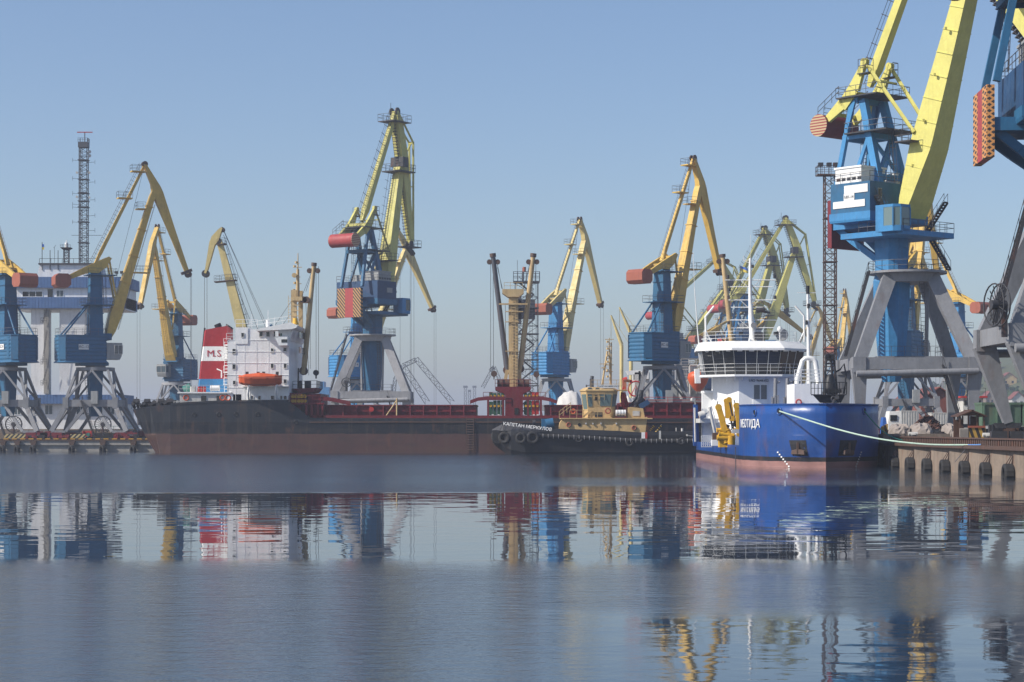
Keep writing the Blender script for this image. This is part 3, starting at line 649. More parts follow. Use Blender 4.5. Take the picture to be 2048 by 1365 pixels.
    for s in (-1, 1):
        for (a, b, w1, w2) in (((-2.0,44.4), (-3.5,41.6), .5, 1.5), ((-3.5,41.6), (-5.2,41.0-1.2), 1.5, 1.4), ((-5.0,40.2),(-8.4,37.9),1.4,.6)):
            mb.beam(f.p(a[0], s*2.17, a[1]), f.p(b[0], s*2.17, b[1]), .45, w1, L, .45, w2)
        mb.disc(f.p(-2.0, s*2.17, 44.4), .42, L, 12, .3)
    mb.beam(f.p(-4.4,-2.1,41.2), f.p(-4.4,2.1,41.2), .5, .6); mb.beam(f.p(-7.0,-2.1,39.2), f.p(-7.0,2.1,39.2), .4, .4); ra = mb.build('rocker_arm', ym, T)
    mb = MB(); mb.rail([f.p(-8.6, 2.5, 39.0), f.p(-5.5, 2.5, 41.0)], 1.1, 1.1, .035); mb.rail([f.p(-8.6,-2.5,39.0), f.p(-5.5,-2.5,41.0)], 1.1, 1.1, .035); mb.rail([f.p(-7.9,-2.3,38.9), f.p(-7.9,2.3,38.9)], 1.1, 1.1, .035)
    for s in (-1, 1): mb.rail([f.p(-2.6, s*2.6, 43.2), f.p(-1.2, s*2.6, 43.2), f.p(-1.2, s*1.7, 43.2)], 1.5, .8, .04); mb.beam(f.p(-2.7, s*2.2, 43.1), f.p(-1.1, s*2.2, 43.1), 1.0, .1, L)
    mb.build('railing', 'steel_dark', ra)
    mb = MB(); mb.cyl(f.p(-8.3,-2.75,38.0), f.p(-8.3,2.75,38.0), 1.25, 20); dr = mb.build('counterweight', drum, T)
    mb = MB()
    for s in (-1, 1): mb.disc(f.p(-8.3, s*2.76, 38.0), 1.27, L, 20, .03)
    mb.build('end_disc', 'end_stripe', dr)
    # boom
    A = Vector((3.0, 27.3)); BL = 27.8; ax = Vector((math.cos(R(theta)), math.sin(R(theta)))); nx = Vector((-ax.y, ax.x)); hd = A+ax*BL; tf = Vector((-3.1, 42.0))
    ap = Vector(max(circ(hd, 8.7, tf, tie, 1), circ(hd, 8.7, tf, tie, -1), key=lambda c: c[1]))
    def bp(t, o, l=0): v = A+ax*(BL*t)+nx*o; return f.p(v.x, l, v.y)
    mb = MB(); rings = []
    bw = 1.0 if signs else .82
    for t, h, wd in ((-.02, .35, 2.0), (.05, .8, 1.95), (.26, 1.45, 1.55), (.30, 1.45, 1.5), (.6, 1.15, 1.2), (.97, .75, .95), (1.0, .5, .9)):
        h *= bw; wd *= bw; rings.append([bp(t, -h, -wd), bp(t, h, -wd), bp(t, h, wd), bp(t, -h, wd)])
    mb.loft(rings); bo = mb.build('boom', ym, T)
    if signs:
        mb = MB()
        for k in range(1, 11):
            t = k*.09; hh = (1.45 if t > .26 else .8+.65*(t-.05)/.21)-(max(0, t-.3)*1.0); ww = 1.95-(1.6*(t-.05) if t < .28 else .38+(t-.28)*.85)
            mb.loft([[bp(t+dt, -hh-.015, -ww-.015), bp(t+dt, hh+.015, -ww-.015), bp(t+dt, hh+.015, ww+.015), bp(t+dt, -hh-.015, ww+.015)] for dt in (0, .0025)])
        for k in range(1, 5): 
            for s in (-1, 1): p_ = bp(k*.18, .2, s*1.7); mb.beam(p_, p_+Vector((0,0,.25)), .3, .25)
        mb.build('joint_flange', ym, bo)
    if not signs:
        mb = MB(); mb.ladder(bp(.1, 1.7, .6), bp(.95, 1.1, .4), L, .7, .5, .05); mb.tube([bp(.1, 2.3, 1.1), bp(.95, 1.7, .9)], .04, 4)
        for k in range(14): t = .12+k*.06; mb.tube([bp(t, 1.2, 1.1), bp(t, 2.4, 1.1)], .04, 3)
        mb.build('ladder', 'steel_dark', bo)
    for s in (-1, 1):
        mb = MB(); mb.beam(f.p(-2.0, s*2.17, 44.4), bp(.31, 1.2, s*1.6), .34, .34); mb.build('link_rod', ym, T)
    mb = MB(); mb.beam(f.p(-1.0,-2.1,42.3), f.p(-1.0,2.1,42.3), .2, .2); mb.build('link_brace', ym, T)
    mb = MB(); c_ = bp(.31, 1.2); mb.loft([[c_+D*i+L*j+Vector((0,0,z)) for i, j in ((-1.6,-3.0),(.6,-3.0),(.6,3.0),(-1.6,3.0))] for z in (-1.1, -.95)]); pf = mb.build('platform', 'steel_dark', bo)
    mb = MB(); mb.rail([c_+D*i+L*j+Vector((0,0,-1)) for i, j in ((.6,-3.0),(-1.6,-3.0),(-1.6,3.0),(.6,3.0))], 1.3, 1.1, .04); mb.build('railing', 'steel_dark', pf)
    c_ = bp(.97, 0); mb = MB(); mb.loft([[c_+D*i+L*j+Vector((0,0,z)) for i, j in ((-2.7,-2.2),(2.2,-2.2),(2.2,2.2),(-2.7,2.2))] for z in (-1.6, -1.4)]); mb.beam(c_+L*-1.5+Vector((0,0,.4)), c_+L*1.5+Vector((0,0,.4)), 1.6, 1.8, D); pf = mb.build('platform', 'steel_dark', bo)
    mb = MB(); mb.rail([c_+D*i+L*j+Vector((0,0,-1.4)) for i, j in ((-2.7,-2.2),(2.2,-2.2),(2.2,2.2),(-2.7,2.2),(-2.7,-2.2))], 1.3, 1.1, .04); mb.build('railing', 'steel_dark', pf)
    # jib
    u = (hd-ap).normalized(); v = Vector((-u.y, u.x))
    def jp(t, o, l=0): q_ = ap+u*t+v*o; return f.p(q_.x, l, q_.y)
    mb = MB(); rings = []
    for t, o, h, wd in ((-.6, 0, .3, .8), (1.5, .3, .7, 1.0), (8.7, .6, .95, .95), (12, .5, .9, .8), (23.5, .4, .5, .55), (24.6, .3, .4, .5)): rings.append([jp(t, o-h, -wd), jp(t, o+h, -wd), jp(t, o+h, wd), jp(t, o-h, wd)])
    mb.loft(rings); jb = mb.build('jib', ym, T)
    mb = MB()
    for s in (-1, 1): mb.tube([jp(0, .3, s*.8), jp(5.7, 4.1, s*.5), jp(24.2, .9, s*.3)], .22, 5); 
    mb.tube([jp(5.7, 4.1, 0), jp(8.4, 1.2, 0)], .2, 5); mb.beam(jp(5.7,4.1,-.6), jp(5.7,4.1,.6), .4, .4); mb.tube([jp(14, 2.8), jp(14, .6)], .12, 4); mb.tube([jp(19, 1.8), jp(19, .6)], .12, 4)
    mb.build('jib_stay', ym, jb)
    mb = MB(); mb.ladder(jp(1.5, -1.0, 0), jp(23.2, -.7, 0), L, .9, .4, .05)
    for k in range(36): t = 2+k*.6; mb.beam(jp(t, -.45), jp(t, -1.15), .7, .12, L)
    mb.build('ladder', 'steel_dark' if full else 'wire', jb)
    mb = MB(); tp = ap+u*24.8
    for l in (-.45, .45): mb.disc(f.p(tp.x, l, tp.y), .65, L, 16, .1)
    mb.loft([[f.p(tp.x+i, j, tp.y+z) for i, j in ((-2.6,-1.5),(1.8,-1.5),(1.8,1.5),(-2.6,1.5))] for z in (-.7, -.5)]); mb.rail([f.p(tp.x+i, j, tp.y-.5) for i, j in ((-2.6,-1.5),(1.8,-1.5),(1.8,1.5),(-2.6,1.5),(-2.6,-1.5))], 1.2, 1.1, .04)
    mb.beam(f.p(tp.x-.6,0,tp.y-.5), f.p(tp.x+1.2,0,tp.y-1.9), .8, .6, L); mb.build('head_gear', 'steel_dark', jb)
    mb = MB()
    for l in (-.7, .7): mb.disc(f.p(ap.x, l, ap.y+.5), .75, L, 16, .1)
    mb.loft([[f.p(ap.x+i, j, ap.y+z) for i, j in ((-2.6,-2.0),(2.6,-2.0),(2.6,2.0),(-2.6,2.0))] for z in (-1.6, -1.45)]); mb.rail([f.p(ap.x+i, j, ap.y-1.45) for i, j in ((-2.6,-2.0),(2.6,-2.0),(2.6,2.0),(-2.6,2.0),(-2.6,-2.0))], 1.3, 1.2, .04)
    mb.tube([f.p(ap.x-1.2,0,ap.y), f.p(ap.x-1.2,0,ap.y+2)], .06, 4); mb.build('apex_gear', 'steel_dark', jb)
    a_ = f.p(tf.x, 0, tf.y); b_ = f.p(ap.x, 0, ap.y); up = (b_-a_).cross(L).normalized(); up = up if up.z > 0 else -up
    mb = MB(); mb.beam(a_, a_.lerp(b_, .1), .5, .5, L, 1.1, 1.1); mb.beam(a_.lerp(b_, .1), b_, 1.1, 1.1, L, .8, .8); tb = mb.build('tie_bar', ym, T)
    mb = MB(); mb.tube([a_+up*1.9, b_+up*1.7], .035, 4); mb.tube([a_+up*1.4, b_+up*1.3], .03, 4); mb.ladder(a_+up*.7, b_+up*.55, L, .6, .5, .04)
    for k in range(12): p_ = a_.lerp(b_, (k+.7)/12.5); mb.tube([p_+up*.4, p_+up*2.0], .05, 4)
    mb.build('handrail', 'steel_dark', tb)
    if ropes is not None:
        mb = MB(); q_ = f.p(tp.x+.8, 0, tp.y)
        for l in (-.45, .45): mb.tube([q_+L*l, q_+L*l+Vector((0,0,ropes-tp.y))], .04, 4); mb.tube([q_+L*l*3+D*-2, q_+L*l*3+D*-2+Vector((0,0,ropes-tp.y))], .035, 4)
        mb.cyl(Vector((q_.x,q_.y,ropes+2)), Vector((q_.x,q_.y,ropes)), .5, 10); mb.build('hoist_rope', 'wire', T)
    return T
mk_crane(745, 375, 55, 79, 'tallest lime crane behind the middle of the cargo ship, striped ballast plate facing us', sign=' ', gauge=(13.4,10.5), zb=9.6, z0=2.0, pm='portal_light', reel=((-30.6, 369.4, 11.9), (0,1,0), .85))
mk_crane(1783, 223, -50, 72.6, 'huge lime crane behind the blue bow, white boards reading МК-14', px_portal=1814, signs=True, ym='lime_bright', plate='red_deep', drum='red_deep', bm='blue_pale', hm='blue', z0=2.5, tie=21.0)
mk_crane(1478, 585, 30, 71, 'distant lime crane just right of the white ship mast, lower of the two there', z0=2.2, full=False, ym='lime_yellow', bm='blue_pale')
mk_crane(1507, 560, 8, 71, 'distant lime crane with the higher and further right tip of the two behind the bridge', z0=2.2, full=False, ym='lime_yellow', bm='blue_pale')
mk_crane(1352, 620, 28, 52, 'distant lime crane left of the white ship mast with boom lowered', z0=2.2, full=False, ym='lime_yellow')
mk_crane(2143, 152, -3, 79, 'lime and blue crane cut off by the right edge, its ballast plate checkered', px_portal=2166, z0=2.5, plate='hazard_checker', pm='portal_grey', gauge=(12.6,10.5), ym='lime_bright', inset=1.9, reel=((35.4, 146, 12.6), (1,.25,0), 1.55))

# ------------------------------------------------------------ cream rope-luffed crane behind the cargo ship house
def rope_crane():
    Y = 330.0; c = lambda px, py, dy=0: P(px, py, Y)+Vector((0, dy, 0)); bx = P(517, 0, Y).x; T = thing('portal_crane', 'cream crane with bent jib rising behind the white stern house and facing left', 'crane', (bx, Y, 1.75))
    mb = MB(); rings = []
    for (x, y), h, wd in (((486, 665), .8, 1.0), ((480, 640), .82, .9), ((462, 570), .66, .75), ((447, 512), .5, .6), ((438, 480), .42, .5)):
        p = c(x, y); n = Vector((.96, 0, .27)); rings.append([p-n*h+Vector((0,-wd,0)), p+n*h+Vector((0,-wd,0)), p+n*h+Vector((0,wd,0)), p-n*h+Vector((0,wd,0))])
    mb.loft(rings); bo = mb.build('boom', 'cream_yellow', T)
    pr = [(446, 458), (443.5, 455), (437, 460), (424, 474), (419.5, 486), (411, 540), (409, 547), (413, 548), (416, 541), (430, 492), (438, 482), (442, 468)]
    mb = MB(); mb.loft([[c(x, y, d) for x, y in pr] for d in (-.6, .6)]); jb = mb.build('jib', 'cream_yellow', T)
    mb = MB(); 
    for x, y, r in ((411.5, 548, .62), (437, 483, .55), (445, 460, .4)): 
        for d in (-.45, .45): mb.disc(c(x, y, d), r, (0,1,0), 12, .1)
    mb.build('pulley', 'steel_dark', jb)
    mb = MB(); mb.ladder(c(492, 650, 0), c(446, 490, 0), (0,1,0), .6, .5, .035, Vector((.6,0,.15))); mb.build('ladder', 'steel_dark', bo)
    for x0, x1, y in ((430, 473, 565), (436, 452, 492)):
        mb = MB(); a = c(x0, y); b = c(x1, y-4); mb.beam(a, b, 2.2, .15); pf = mb.build('platform', 'steel_rusty', bo); mb = MB()
        for d in (-1, 1): mb.rail([a+Vector((0,d,0)), b+Vector((0,d,0))], 1.0, 1.0, .035)
        mb.build('railing', 'wire', pf)
    for a, b in (((446,459),(537,668)), ((447,460),(543,672)), ((447,470),(520,672)), ((439,487),(500,640)), ((409,548),(409,700)), ((414,548),(414,700))):
        mb = MB(); mb.tube([c(*a), c(*b)], .045, 4); mb.build('rope', 'wire', T)
    z = P(0, 668, Y).z; mb = MB(); mb.box((bx-3.2, Y-2.4, z-3.6), (bx+3.6, Y+2.4, z)); mb.box((bx-1.4, Y-1.2, z-5), (bx+1.4, Y+1.2, z-3.6)); mb.beam((bx+2.4, Y, z), (bx+2.0, Y, z+1.5), .5, .5); mh = mb.build('machine_house', 'blue', T)
    mb = MB(); mb.rail([(bx-3.2, Y-2.4, z), (bx+3.6, Y-2.4, z), (bx+3.6, Y+2.4, z)], 1, 1.2, .035); mb.build('railing', 'wire', mh)
    for i in (-1, 1):
        for j in (-1, 1): mb = MB(); mb.beam((bx+i*1.6, Y+j*1.6, z-5), (bx+i*5, Y+j*4.6, 1.9), .8, .9); mb.build('leg', 'portal_grey', T)
    mb = MB(); mb.cyl((bx, Y, z-5.4), (bx, Y, z-4.9), 2.8, 18); mb.build('slewing_ring', 'portal_grey', T)
rope_crane()
# ------------------------------------------------------------ water, quays, land
def water():
    m = bpy.data.materials.new('harbour_water'); m.use_nodes = True; t = m.node_tree; N = t.nodes; L = t.links; b = N['Principled BSDF']
    b.inputs['Base Color'].default_value = (.020, .033, .052, 1); b.inputs['Roughness'].default_value = .03; b.inputs['IOR'].default_value = 1.333
    b.inputs['Specular IOR Level'].default_value = .5
    g = N.new('ShaderNodeNewGeometry')
    def noise(sc_, rot, scale, det, rough=.5, dist=0):
        mp = N.new('ShaderNodeMapping'); mp.inputs['Scale'].default_value = sc_; mp.inputs['Rotation'].default_value = (0, 0, R(rot)); L.new(g.outputs['Position'], mp.inputs[0])
        n = N.new('ShaderNodeTexNoise'); n.inputs['Scale'].default_value = scale; n.inputs['Detail'].default_value = det; n.inputs['Roughness'].default_value = rough; n.inputs['Distortion'].default_value = dist
        L.new(mp.outputs[0], n.inputs['Vector']); return n.outputs[0]
    def math_(op, a, b_, c=None):
        q = N.new('ShaderNodeMath'); q.operation = op
        for i, v in enumerate((a, b_, c)):
            if v is None: continue
            if isinstance(v, (int, float)): q.inputs[i].default_value = v
            else: L.new(v, q.inputs[i])
        return q.outputs[0]
    # wind patches: rough cat's paws at some distances, calm lanes between
    s = N.new('ShaderNodeSeparateXYZ'); L.new(g.outputs['Position'], s.inputs[0])
    wob = noise((.010, .03, 1), 0, 1, 2, .5)
    yy = math_('MULTIPLY_ADD', wob, 9.0, s.outputs[1]); yy = math_('SUBTRACT', yy, 4.5)
    def ramp(pts):
        cr = N.new('ShaderNodeValToRGB'); r = N.new('ShaderNodeMapRange'); r.inputs[2].default_value = 300; L.new(yy, r.inputs[0]); L.new(r.outputs[0], cr.inputs[0])
        e = cr.color_ramp.elements; e[0].position = pts[0][0]/300; e[0].color = (pts[0][1],)*3+(1,); e[1].position = pts[-1][0]/300; e[1].color = (pts[-1][1],)*3+(1,)
        for p, v in pts[1:-1]: q = e.new(p/300); q.color = (v, v, v, 1)
        return cr.outputs[0]
    xm = N.new('ShaderNodeMapRange'); xm.inputs[1].default_value = -1.5; xm.inputs[2].default_value = 2.6; xm.inputs[3].default_value = 1; xm.inputs[4].default_value = .03; L.new(s.outputs[0], xm.inputs[0])
    pA = math_('MULTIPLY', ramp(WPATCH), math_('MULTIPLY', xm.outputs[0], math_('MULTIPLY_ADD', noise((.02, .05, 1), 4, 1, 3, .6), .9, .5)))
    pB = math_('MULTIPLY', ramp(WBAND), math_('MULTIPLY_ADD', noise((.10, .2, 1), 10, 1, 3, .6), .8, .5))
    pat = math_('MAXIMUM', pA, pB)
    xr = N.new('ShaderNodeMapRange'); xr.inputs[1].default_value = 22; xr.inputs[2].default_value = 33; xr.inputs[3].default_value = .2; xr.inputs[4].default_value = 1; L.new(s.outputs[0], xr.inputs[0])
    xs = N.new('ShaderNodeMapRange'); xs.inputs[1].default_value = 14; xs.inputs[2].default_value = 20; L.new(s.outputs[0], xs.inputs[0])
    pC = math_('MULTIPLY', math_('MULTIPLY', xr.outputs[0], xs.outputs[0]), math_('MULTIPLY', ramp([(27, 0), (112, 0), (128, .10), (150, .14), (290, .14)]), math_('MULTIPLY_ADD', noise((.05, .12, 1), 8, 1, 3, .6), 1.2, .4)))
    pat = math_('MAXIMUM', pat, pC)
    w1 = noise((.75, 1.0, 1), 6, .36, 1.6, .45, .2)          # low smooth waves that tear the mirror image into lines
    w2 = noise((.6, 1.0, 1), -12, 2.2, 5, .6)              # ripples
    w3 = noise((.8, 1.0, 1), 20, 13, 3, .6)                # fine chop in the wind patches
    w5 = noise((.7, 1.0, 1), 14, .95, 1.5, .45, .3)         # shorter waves riding on them
    h = math_('ADD', math_('MULTIPLY_ADD', w5, .0030, math_('MULTIPLY', w1, WAMP[0])), math_('MULTIPLY', w2, WAMP[1]))
    w4 = noise((.8, 1.0, 1), -8, 1.1, 2, .5, .4)          # short waves that read only close by
    nr = N.new('ShaderNodeMapRange'); nr.inputs[1].default_value = 50; nr.inputs[2].default_value = 36; nr.inputs[3].default_value = .12; nr.inputs[4].default_value = 1; L.new(s.outputs[1], nr.inputs[0])
    h = math_('ADD', h, math_('MULTIPLY', w4, math_('MULTIPLY', nr.outputs[0], .0055)))
    fr = N.new('ShaderNodeMapRange'); fr.inputs[1].default_value = 95; fr.inputs[2].default_value = 130; fr.inputs[3].default_value = 1; fr.inputs[4].default_value = 3.2; L.new(s.outputs[1], fr.inputs[0])
    h = math_('ADD', h, math_('MULTIPLY', math_('ADD', math_('MULTIPLY', w3, WAMP[2]), math_('MULTIPLY', w2, WAMP[3])), math_('MULTIPLY', pat, fr.outputs[0])))
    bu = N.new('ShaderNodeBump'); bu.inputs['Strength'].default_value = 1; bu.inputs['Distance'].default_value = 1; L.new(h, bu.inputs['Height']); L.new(bu.outputs[0], b.inputs['Normal'])
    L.new(math_('MULTIPLY', math_('MULTIPLY', pat, .045), fr.outputs[0]), b.inputs['Roughness'])
    MATS['water'] = m
WPATCH = [(27, .45), (39, .5), (50, .5), (57, .0), (112, .0), (114.5, .9), (150, 1.0), (255, 1.0), (268, .4), (290, .2)]
WBAND = [(27, .0), (38, .0), (41.5, .34), (49, .34), (57, .0), (122, .0), (131, .22), (150, .03), (190, .10), (230, .08), (262, .25), (290, .1)]
WAMP = (.0150, .00015, .012, .050)
water()
mb = MB(); mb.add([(-2500,-30,0),(2500,-30,0),(2500,5200,0),(-2500,5200,0)], [(0,1,2,3)]); mb.build('water', 'water', kind='structure')
ZL, ZR = 1.75, 2.5
QE = [(38.2, 96), (36.9, 138), (35.3, 188), (36.4, 214), (36.4, 300)]
def slab(name, poly, z, m, zb=-2, kind='structure'):
    mb = MB(); mb.loft([[Vector((x, y, q)) for x, y in poly] for q in (zb, z)]); return mb.build(name, m, kind=kind)
slab('quay_ground', [(-420, 301.2), (36.2, 301.2), (36.2, 560), (-420, 560)], ZL, 'quay_top')
slab('ground', [(x+.6, y) for x, y in QE]+[(36.2, 2600), (1500, 2600), (1500, 90)], ZR, 'quay_top')
# far quay wall: concrete face with cope beam, kerb, brackets
t = thing('quay_wall', 'long grey concrete quay wall on the left running behind the cargo ship', 'quay wall', (-40, 300, 0))
mb = MB(); mb.box((-200, 300, -1), (36.3, 301.3, .95)); mb.box((-200, 299.75, .95), (36.3, 301.3, ZL-.15)); mb.build('wall_face', 'concrete_grey', t)
mb = MB(); mb.box((-200, 299.6, ZL-.15), (36.3, 301.1, ZL+.03)); mb.build('cope_edge', 'steel_rusty', t)
mb = MB(); x = -90.0; k = 0
mb.box((-90, 299.9, ZL+.02), (34, 300.3, ZL+.16))
kb = mb.build('kerb', 'black_gear', t); mb = MB()
while x < 20: mb.box((x, 299.86, ZL+.06), (x+.75, 300.34, ZL+.21)); x += 1.25
mb.build('kerb_mark', 'kerb_yellow', kb)
def tyre(x, y, z, r=.75, wd=.5, ax=(1, 0, 0), label=None, group=None, br=None, tilt=0):
    T = thing('tyre_fender', label, 'tyre fender', (x, y, z), group); c = Vector((x, y, z)); a = Vector(ax).normalized()
    u = Vector((0, 0, 1)); v = a.cross(u); mb = MB(); rings = []; N_ = 26
    for i in range(N_):
        t_ = 2*math.pi*i/N_; d = u*math.cos(t_)+v*math.sin(t_); k = .035 if i % 2 else 0
        rings.append([c+d*(r*p+ (k if p > .95 else 0))+a*(wd*o) for p, o in ((.58,-.42),(.72,-.52),(.93,-.5),(1,-.36),(1,.36),(.93,.5),(.72,.52),(.58,.42),(.55,0))])
    mb.loft(rings+[rings[0]], False); mb.build('tyre', 'rubber', T)
    if br: mb = MB(); mb.tube([c+u*r*.9, Vector(br)], .05, 4); mb.tube([c+u*r*.9+a*.2, Vector(br)+a*.12], .04, 4); mb.build('chain', 'steel_rusty', T)
    return T
fx = [(30, 'tyre fender furthest left on the grey quay wall'), (37*0+33.5+1, ''), ]
for px, lb in ((5, 'black tyre fender nearest the left edge of the photo on the grey quay wall'), (34, 'second black tyre fender from the left on the grey quay wall'), (66, 'third black tyre fender from the left on the grey quay wall'), (143, 'fourth black tyre fender from the left, alone on the grey quay wall'), (205, 'fifth black tyre fender from the left, second from the cargo ship stern'), (266, 'black tyre fender on the grey quay wall nearest the cargo ship stern')):
    q = P(px, 900, 299.2); T = tyre(q.x, 299.2, .25, .70, .5, (.8, .6, 0), lb, 'tyre fenders on the left quay')
    mb = MB(); mb.prism([(q.x-.5,299.2,1.55),(q.x+.5,299.2,1.55),(q.x+.3,299.2,.95),(q.x-.3,299.2,.95)], (0,.6,0)); mb.tube([(q.x,299.3,1.0),(q.x,299.2,.9)], .06, 4); mb.build('bracket', 'steel_rusty', T)
# barriers and gear along the left quay
for px0, px1, lb in ((9, 51, 'left black and yellow striped barrier on the quay edge'), (141, 171, 'right black and yellow striped barrier on the quay edge')):
    a = P(px0, 875, 303); b = P(px1, 875, 303); mb = MB(); mb.box((a.x, 302.9, ZL+.25), (b.x, 303.05, ZL+.85)); mb.box((a.x+.3, 302.95, ZL), (a.x+.4, 303, ZL+.3)); mb.box((b.x-.4, 302.95, ZL), (b.x-.3, 303, ZL+.3)); tag(recentre(mb.build('barrier', 'hazard_yellow')), lb, 'barrier')
def clutter(px0, px1, Y, z, n, ms, seed, hmax=.9, name='rail_gear', label='', cat='machinery', wm=1.4):
    rnd = random.Random(seed); mb = MB(); a = P(px0, 0, Y).x; b = P(px1, 0, Y).x
    for i in range(n):
        x = rnd.uniform(a, b); h = rnd.uniform(.2, hmax); w_ = rnd.uniform(.2, wm)*.5; y = Y+rnd.uniform(-.5, .5); mb.m = rnd.randrange(len(ms)); k = rnd.random()
        if k < .5: mb.box((x-w_, y-.2, z), (x+w_, y+.2, z+h))
        elif k < .75: mb.cyl((x-w_*.6, y, z+h*.6), (x+w_*.6, y, z+h*.6), h*.35, 10)
        else: mb.tube([(x-w_, y, z), (x, y, z+h), (x+w_, y, z+h*.3)], .06, 5)
    return tag(recentre(mb.build(name, ms)), label, cat)
clutter(50, 98, 306, ZL, 26, ['black_gear', 'steel_dark', 'red_deep'], 1, .7, label='low black rail clamp gear between the legs of the left pair of cranes')
clutter(104, 140, 306, ZL, 18, ['red_deep', 'red_deep', 'black_gear'], 2, .8, label='dark red rail clamp gear left of the right striped barrier')
clutter(226, 274, 306, ZL, 22, ['red_deep', 'steel_dark', 'black_gear'], 3, .9, label='dark red rail gear on the quay beside the cargo ship stern')
T = thing('service_cart', 'small red cart with a green drum standing above the right striped barrier', 'cart', (P(175,0,308).x, 308, ZL))
a = P(166, 0, 308).x; b = P(184, 0, 308).x
mb = MB(); mb.box((a, 307.6, ZL+.4), (b, 308.4, ZL+.6)); mb.box((a, 307.6, ZL+.6), (a+.1, 308.4, ZL+1.3)); mb.box((b-.1, 307.6, ZL+.6), (b, 308.4, ZL+1.35)); mb.box((a, 308.3, ZL+.6), (b, 308.4, ZL+1.3)); mb.build('frame', 'red_bright', T)
mb = MB(); mb.cyl((b-.5, 307.5, ZL+.75), (b-.5, 308.1, ZL+.75), .3, 12); mb.build('drum', 'net_teal', T)
mb = MB()
for x in (a+.25, b-.25): mb.cyl((x, 307.5, ZL+.25), (x, 307.7, ZL+.25), .25, 12); mb.cyl((x, 308.3, ZL+.25), (x, 308.5, ZL+.25), .25, 12)
mb.build('wheel', 'rubber', T)
# long concrete parapet and railing behind the cranes
T = thing('parapet_wall', 'low beige concrete parapet behind the left cranes, green railing at its right end', 'parapet', (-55, 352, ZL))
mb = MB(); x = -100
while x < -63: mb.box((x, 351.8, ZL), (x+2.9, 352.2, ZL+1.55)); x += 3.0
mb.box((-100, 340, ZL), (-62, 340.4, ZL+.9)); mb.build('wall_panel', 'concrete', T)
mb = MB(); mb.rail([(-74, 351.5, ZL+1.55), (-64, 351.5, ZL+1.55)], .5, 2, .05, 1); mb.build('railing', 'net_teal', T)
# ------------------------------------------------------------ control tower
TY = 372.0; tx = lambda px: P(px, 0, TY).x; tz = lambda py: P(0, py, TY).z
T = thing('control_tower', 'white port control tower on two tall piers with three blue bands behind the left cranes', 'tower building', (tx(150), TY, ZL))
mb = MB()
mb.box((tx(62), TY, tz(792)), (tx(97), TY+2.2, tz(616))); mb.box((tx(119), TY, tz(792)), (tx(182), TY+2.2, tz(616)))
mb.build('pier', 'tower_white', T)
mb = MB(); mb.box((tx(28), TY-.4, tz(620)), (tx(252), TY+10, tz(575)))
mb.prism([(tx(70),TY+1,tz(557)), (tx(196),TY+1,tz(557)), (tx(190),TY+1,tz(529)), (tx(77),TY+1,tz(529))], (0, 8, 0)); mb.build('control_room', 'tower_white', T)
bm_ = lambda a, b, c, d, y0=1.0: mb.box((tx(a), TY-y0, tz(d)), (tx(b), TY+10+y0, tz(c)))
mb = MB(); bm_(29, 257, 555, 576.5); bm_(25, 252, 595.5, 617.5, 1.3); bm_(60, 246, 790, 808, .8)
bb = mb.build('cladding_band', 'tower_blue', T)
mb = MB()
for a, b, c, d, y0 in ((29,257,555,576.5,1.0), (25,252,595.5,617.5,1.3), (60,246,790,808,.8)):
    x = tx(a)+.3
    while x < tx(b)-.1: mb.box((x, TY-y0-.03, tz(d)), (x+.05, TY-y0+.02, tz(c))); x += .6
mb.build('cladding_seam', 'tower_blue', bb)
mb = MB(); mb.box((tx(-40), TY+.5, ZL), (tx(243), TY+12, tz(790))); bs = mb.build('base_building', 'tower_white', T)
mb = MB(); mb.box((tx(-42), TY+.3, ZL), (tx(238), TY+.6, ZL+1.3)); mb.build('plinth', 'concrete_grey', bs)
def window(x0, x1, z0, z1, y, par, gm='glass_dark', n=2, fm='white', nm='window'):
    mb = MB(); mb.box((x0, y-.03, z0), (x1, y+.04, z1)); g = mb.build(nm, gm, par); mb = MB(); e = .07
    mb.box((x0-e, y-.08, z0-e), (x1+e, y-.02, z0)); mb.box((x0-e, y-.08, z1), (x1+e, y-.02, z1+e))
    for i in range(n+1): x = x0+(x1-x0)*i/n; mb.box((x-e/2, y-.075, z0), (x+e/2, y-.02, z1))
    f_ = mb.build('window_frame', fm, par if g is None else par); return g
for px0, px1 in ((-2, 12), (28, 40), (60, 75), (89, 104), (124, 139), (152, 168), (188, 204), (214, 228)): window(tx(px0), tx(px1), tz(829), tz(811), TY+.48, T, 'glass_blue')
window(tx(46), tx(86), tz(594), tz(584), TY-.42, T, n=3); window(tx(97), tx(106), tz(594), tz(580), TY-.42, T, n=1, fm='steel_dark'); window(tx(114), tx(128), tz(594), tz(582), TY-.42, T, 'glass_blue')
window(tx(8), tx(20), tz(592), tz(582), TY-.42, T, 'glass_blue')
mb = MB(); sx_ = tx(93); mb.box((tx(89), TY-.6, tz(788)), (tx(99), TY+.0, tz(620))); mb.build('stair_shaft', 'concrete_grey', T)
mb = MB()
for a, b in ((648, 620), (730, 662), (772, 738)):
    mb.ladder((tx(88), TY-1.3, tz(a)), (tx(97), TY-1.3, tz(b)), (0,1,0), .8, .4, .05); mb.rail([(tx(86), TY-1.7, tz(a)), (tx(98), TY-1.7, tz(a))], 1, 1, .04)
mb.build('stair', 'steel_dark', T)
mb = MB(); mb.box((tx(75), TY+.6, tz(529)), (tx(193), TY+9.4, tz(526))); mb.rail([(tx(77), TY+.8, tz(526)), (tx(191), TY+.8, tz(526)), (tx(191), TY+9, tz(526))], .85, 2.0, .05, 1); mb.build('roof_deck', 'steel_dark', T)
mb = MB()
for px in (82, 98, 114): mb.tube([(tx(px), TY+.9, tz(540)), (tx(px), TY+.9, tz(500 if px != 82 else 484))], .07, 5)
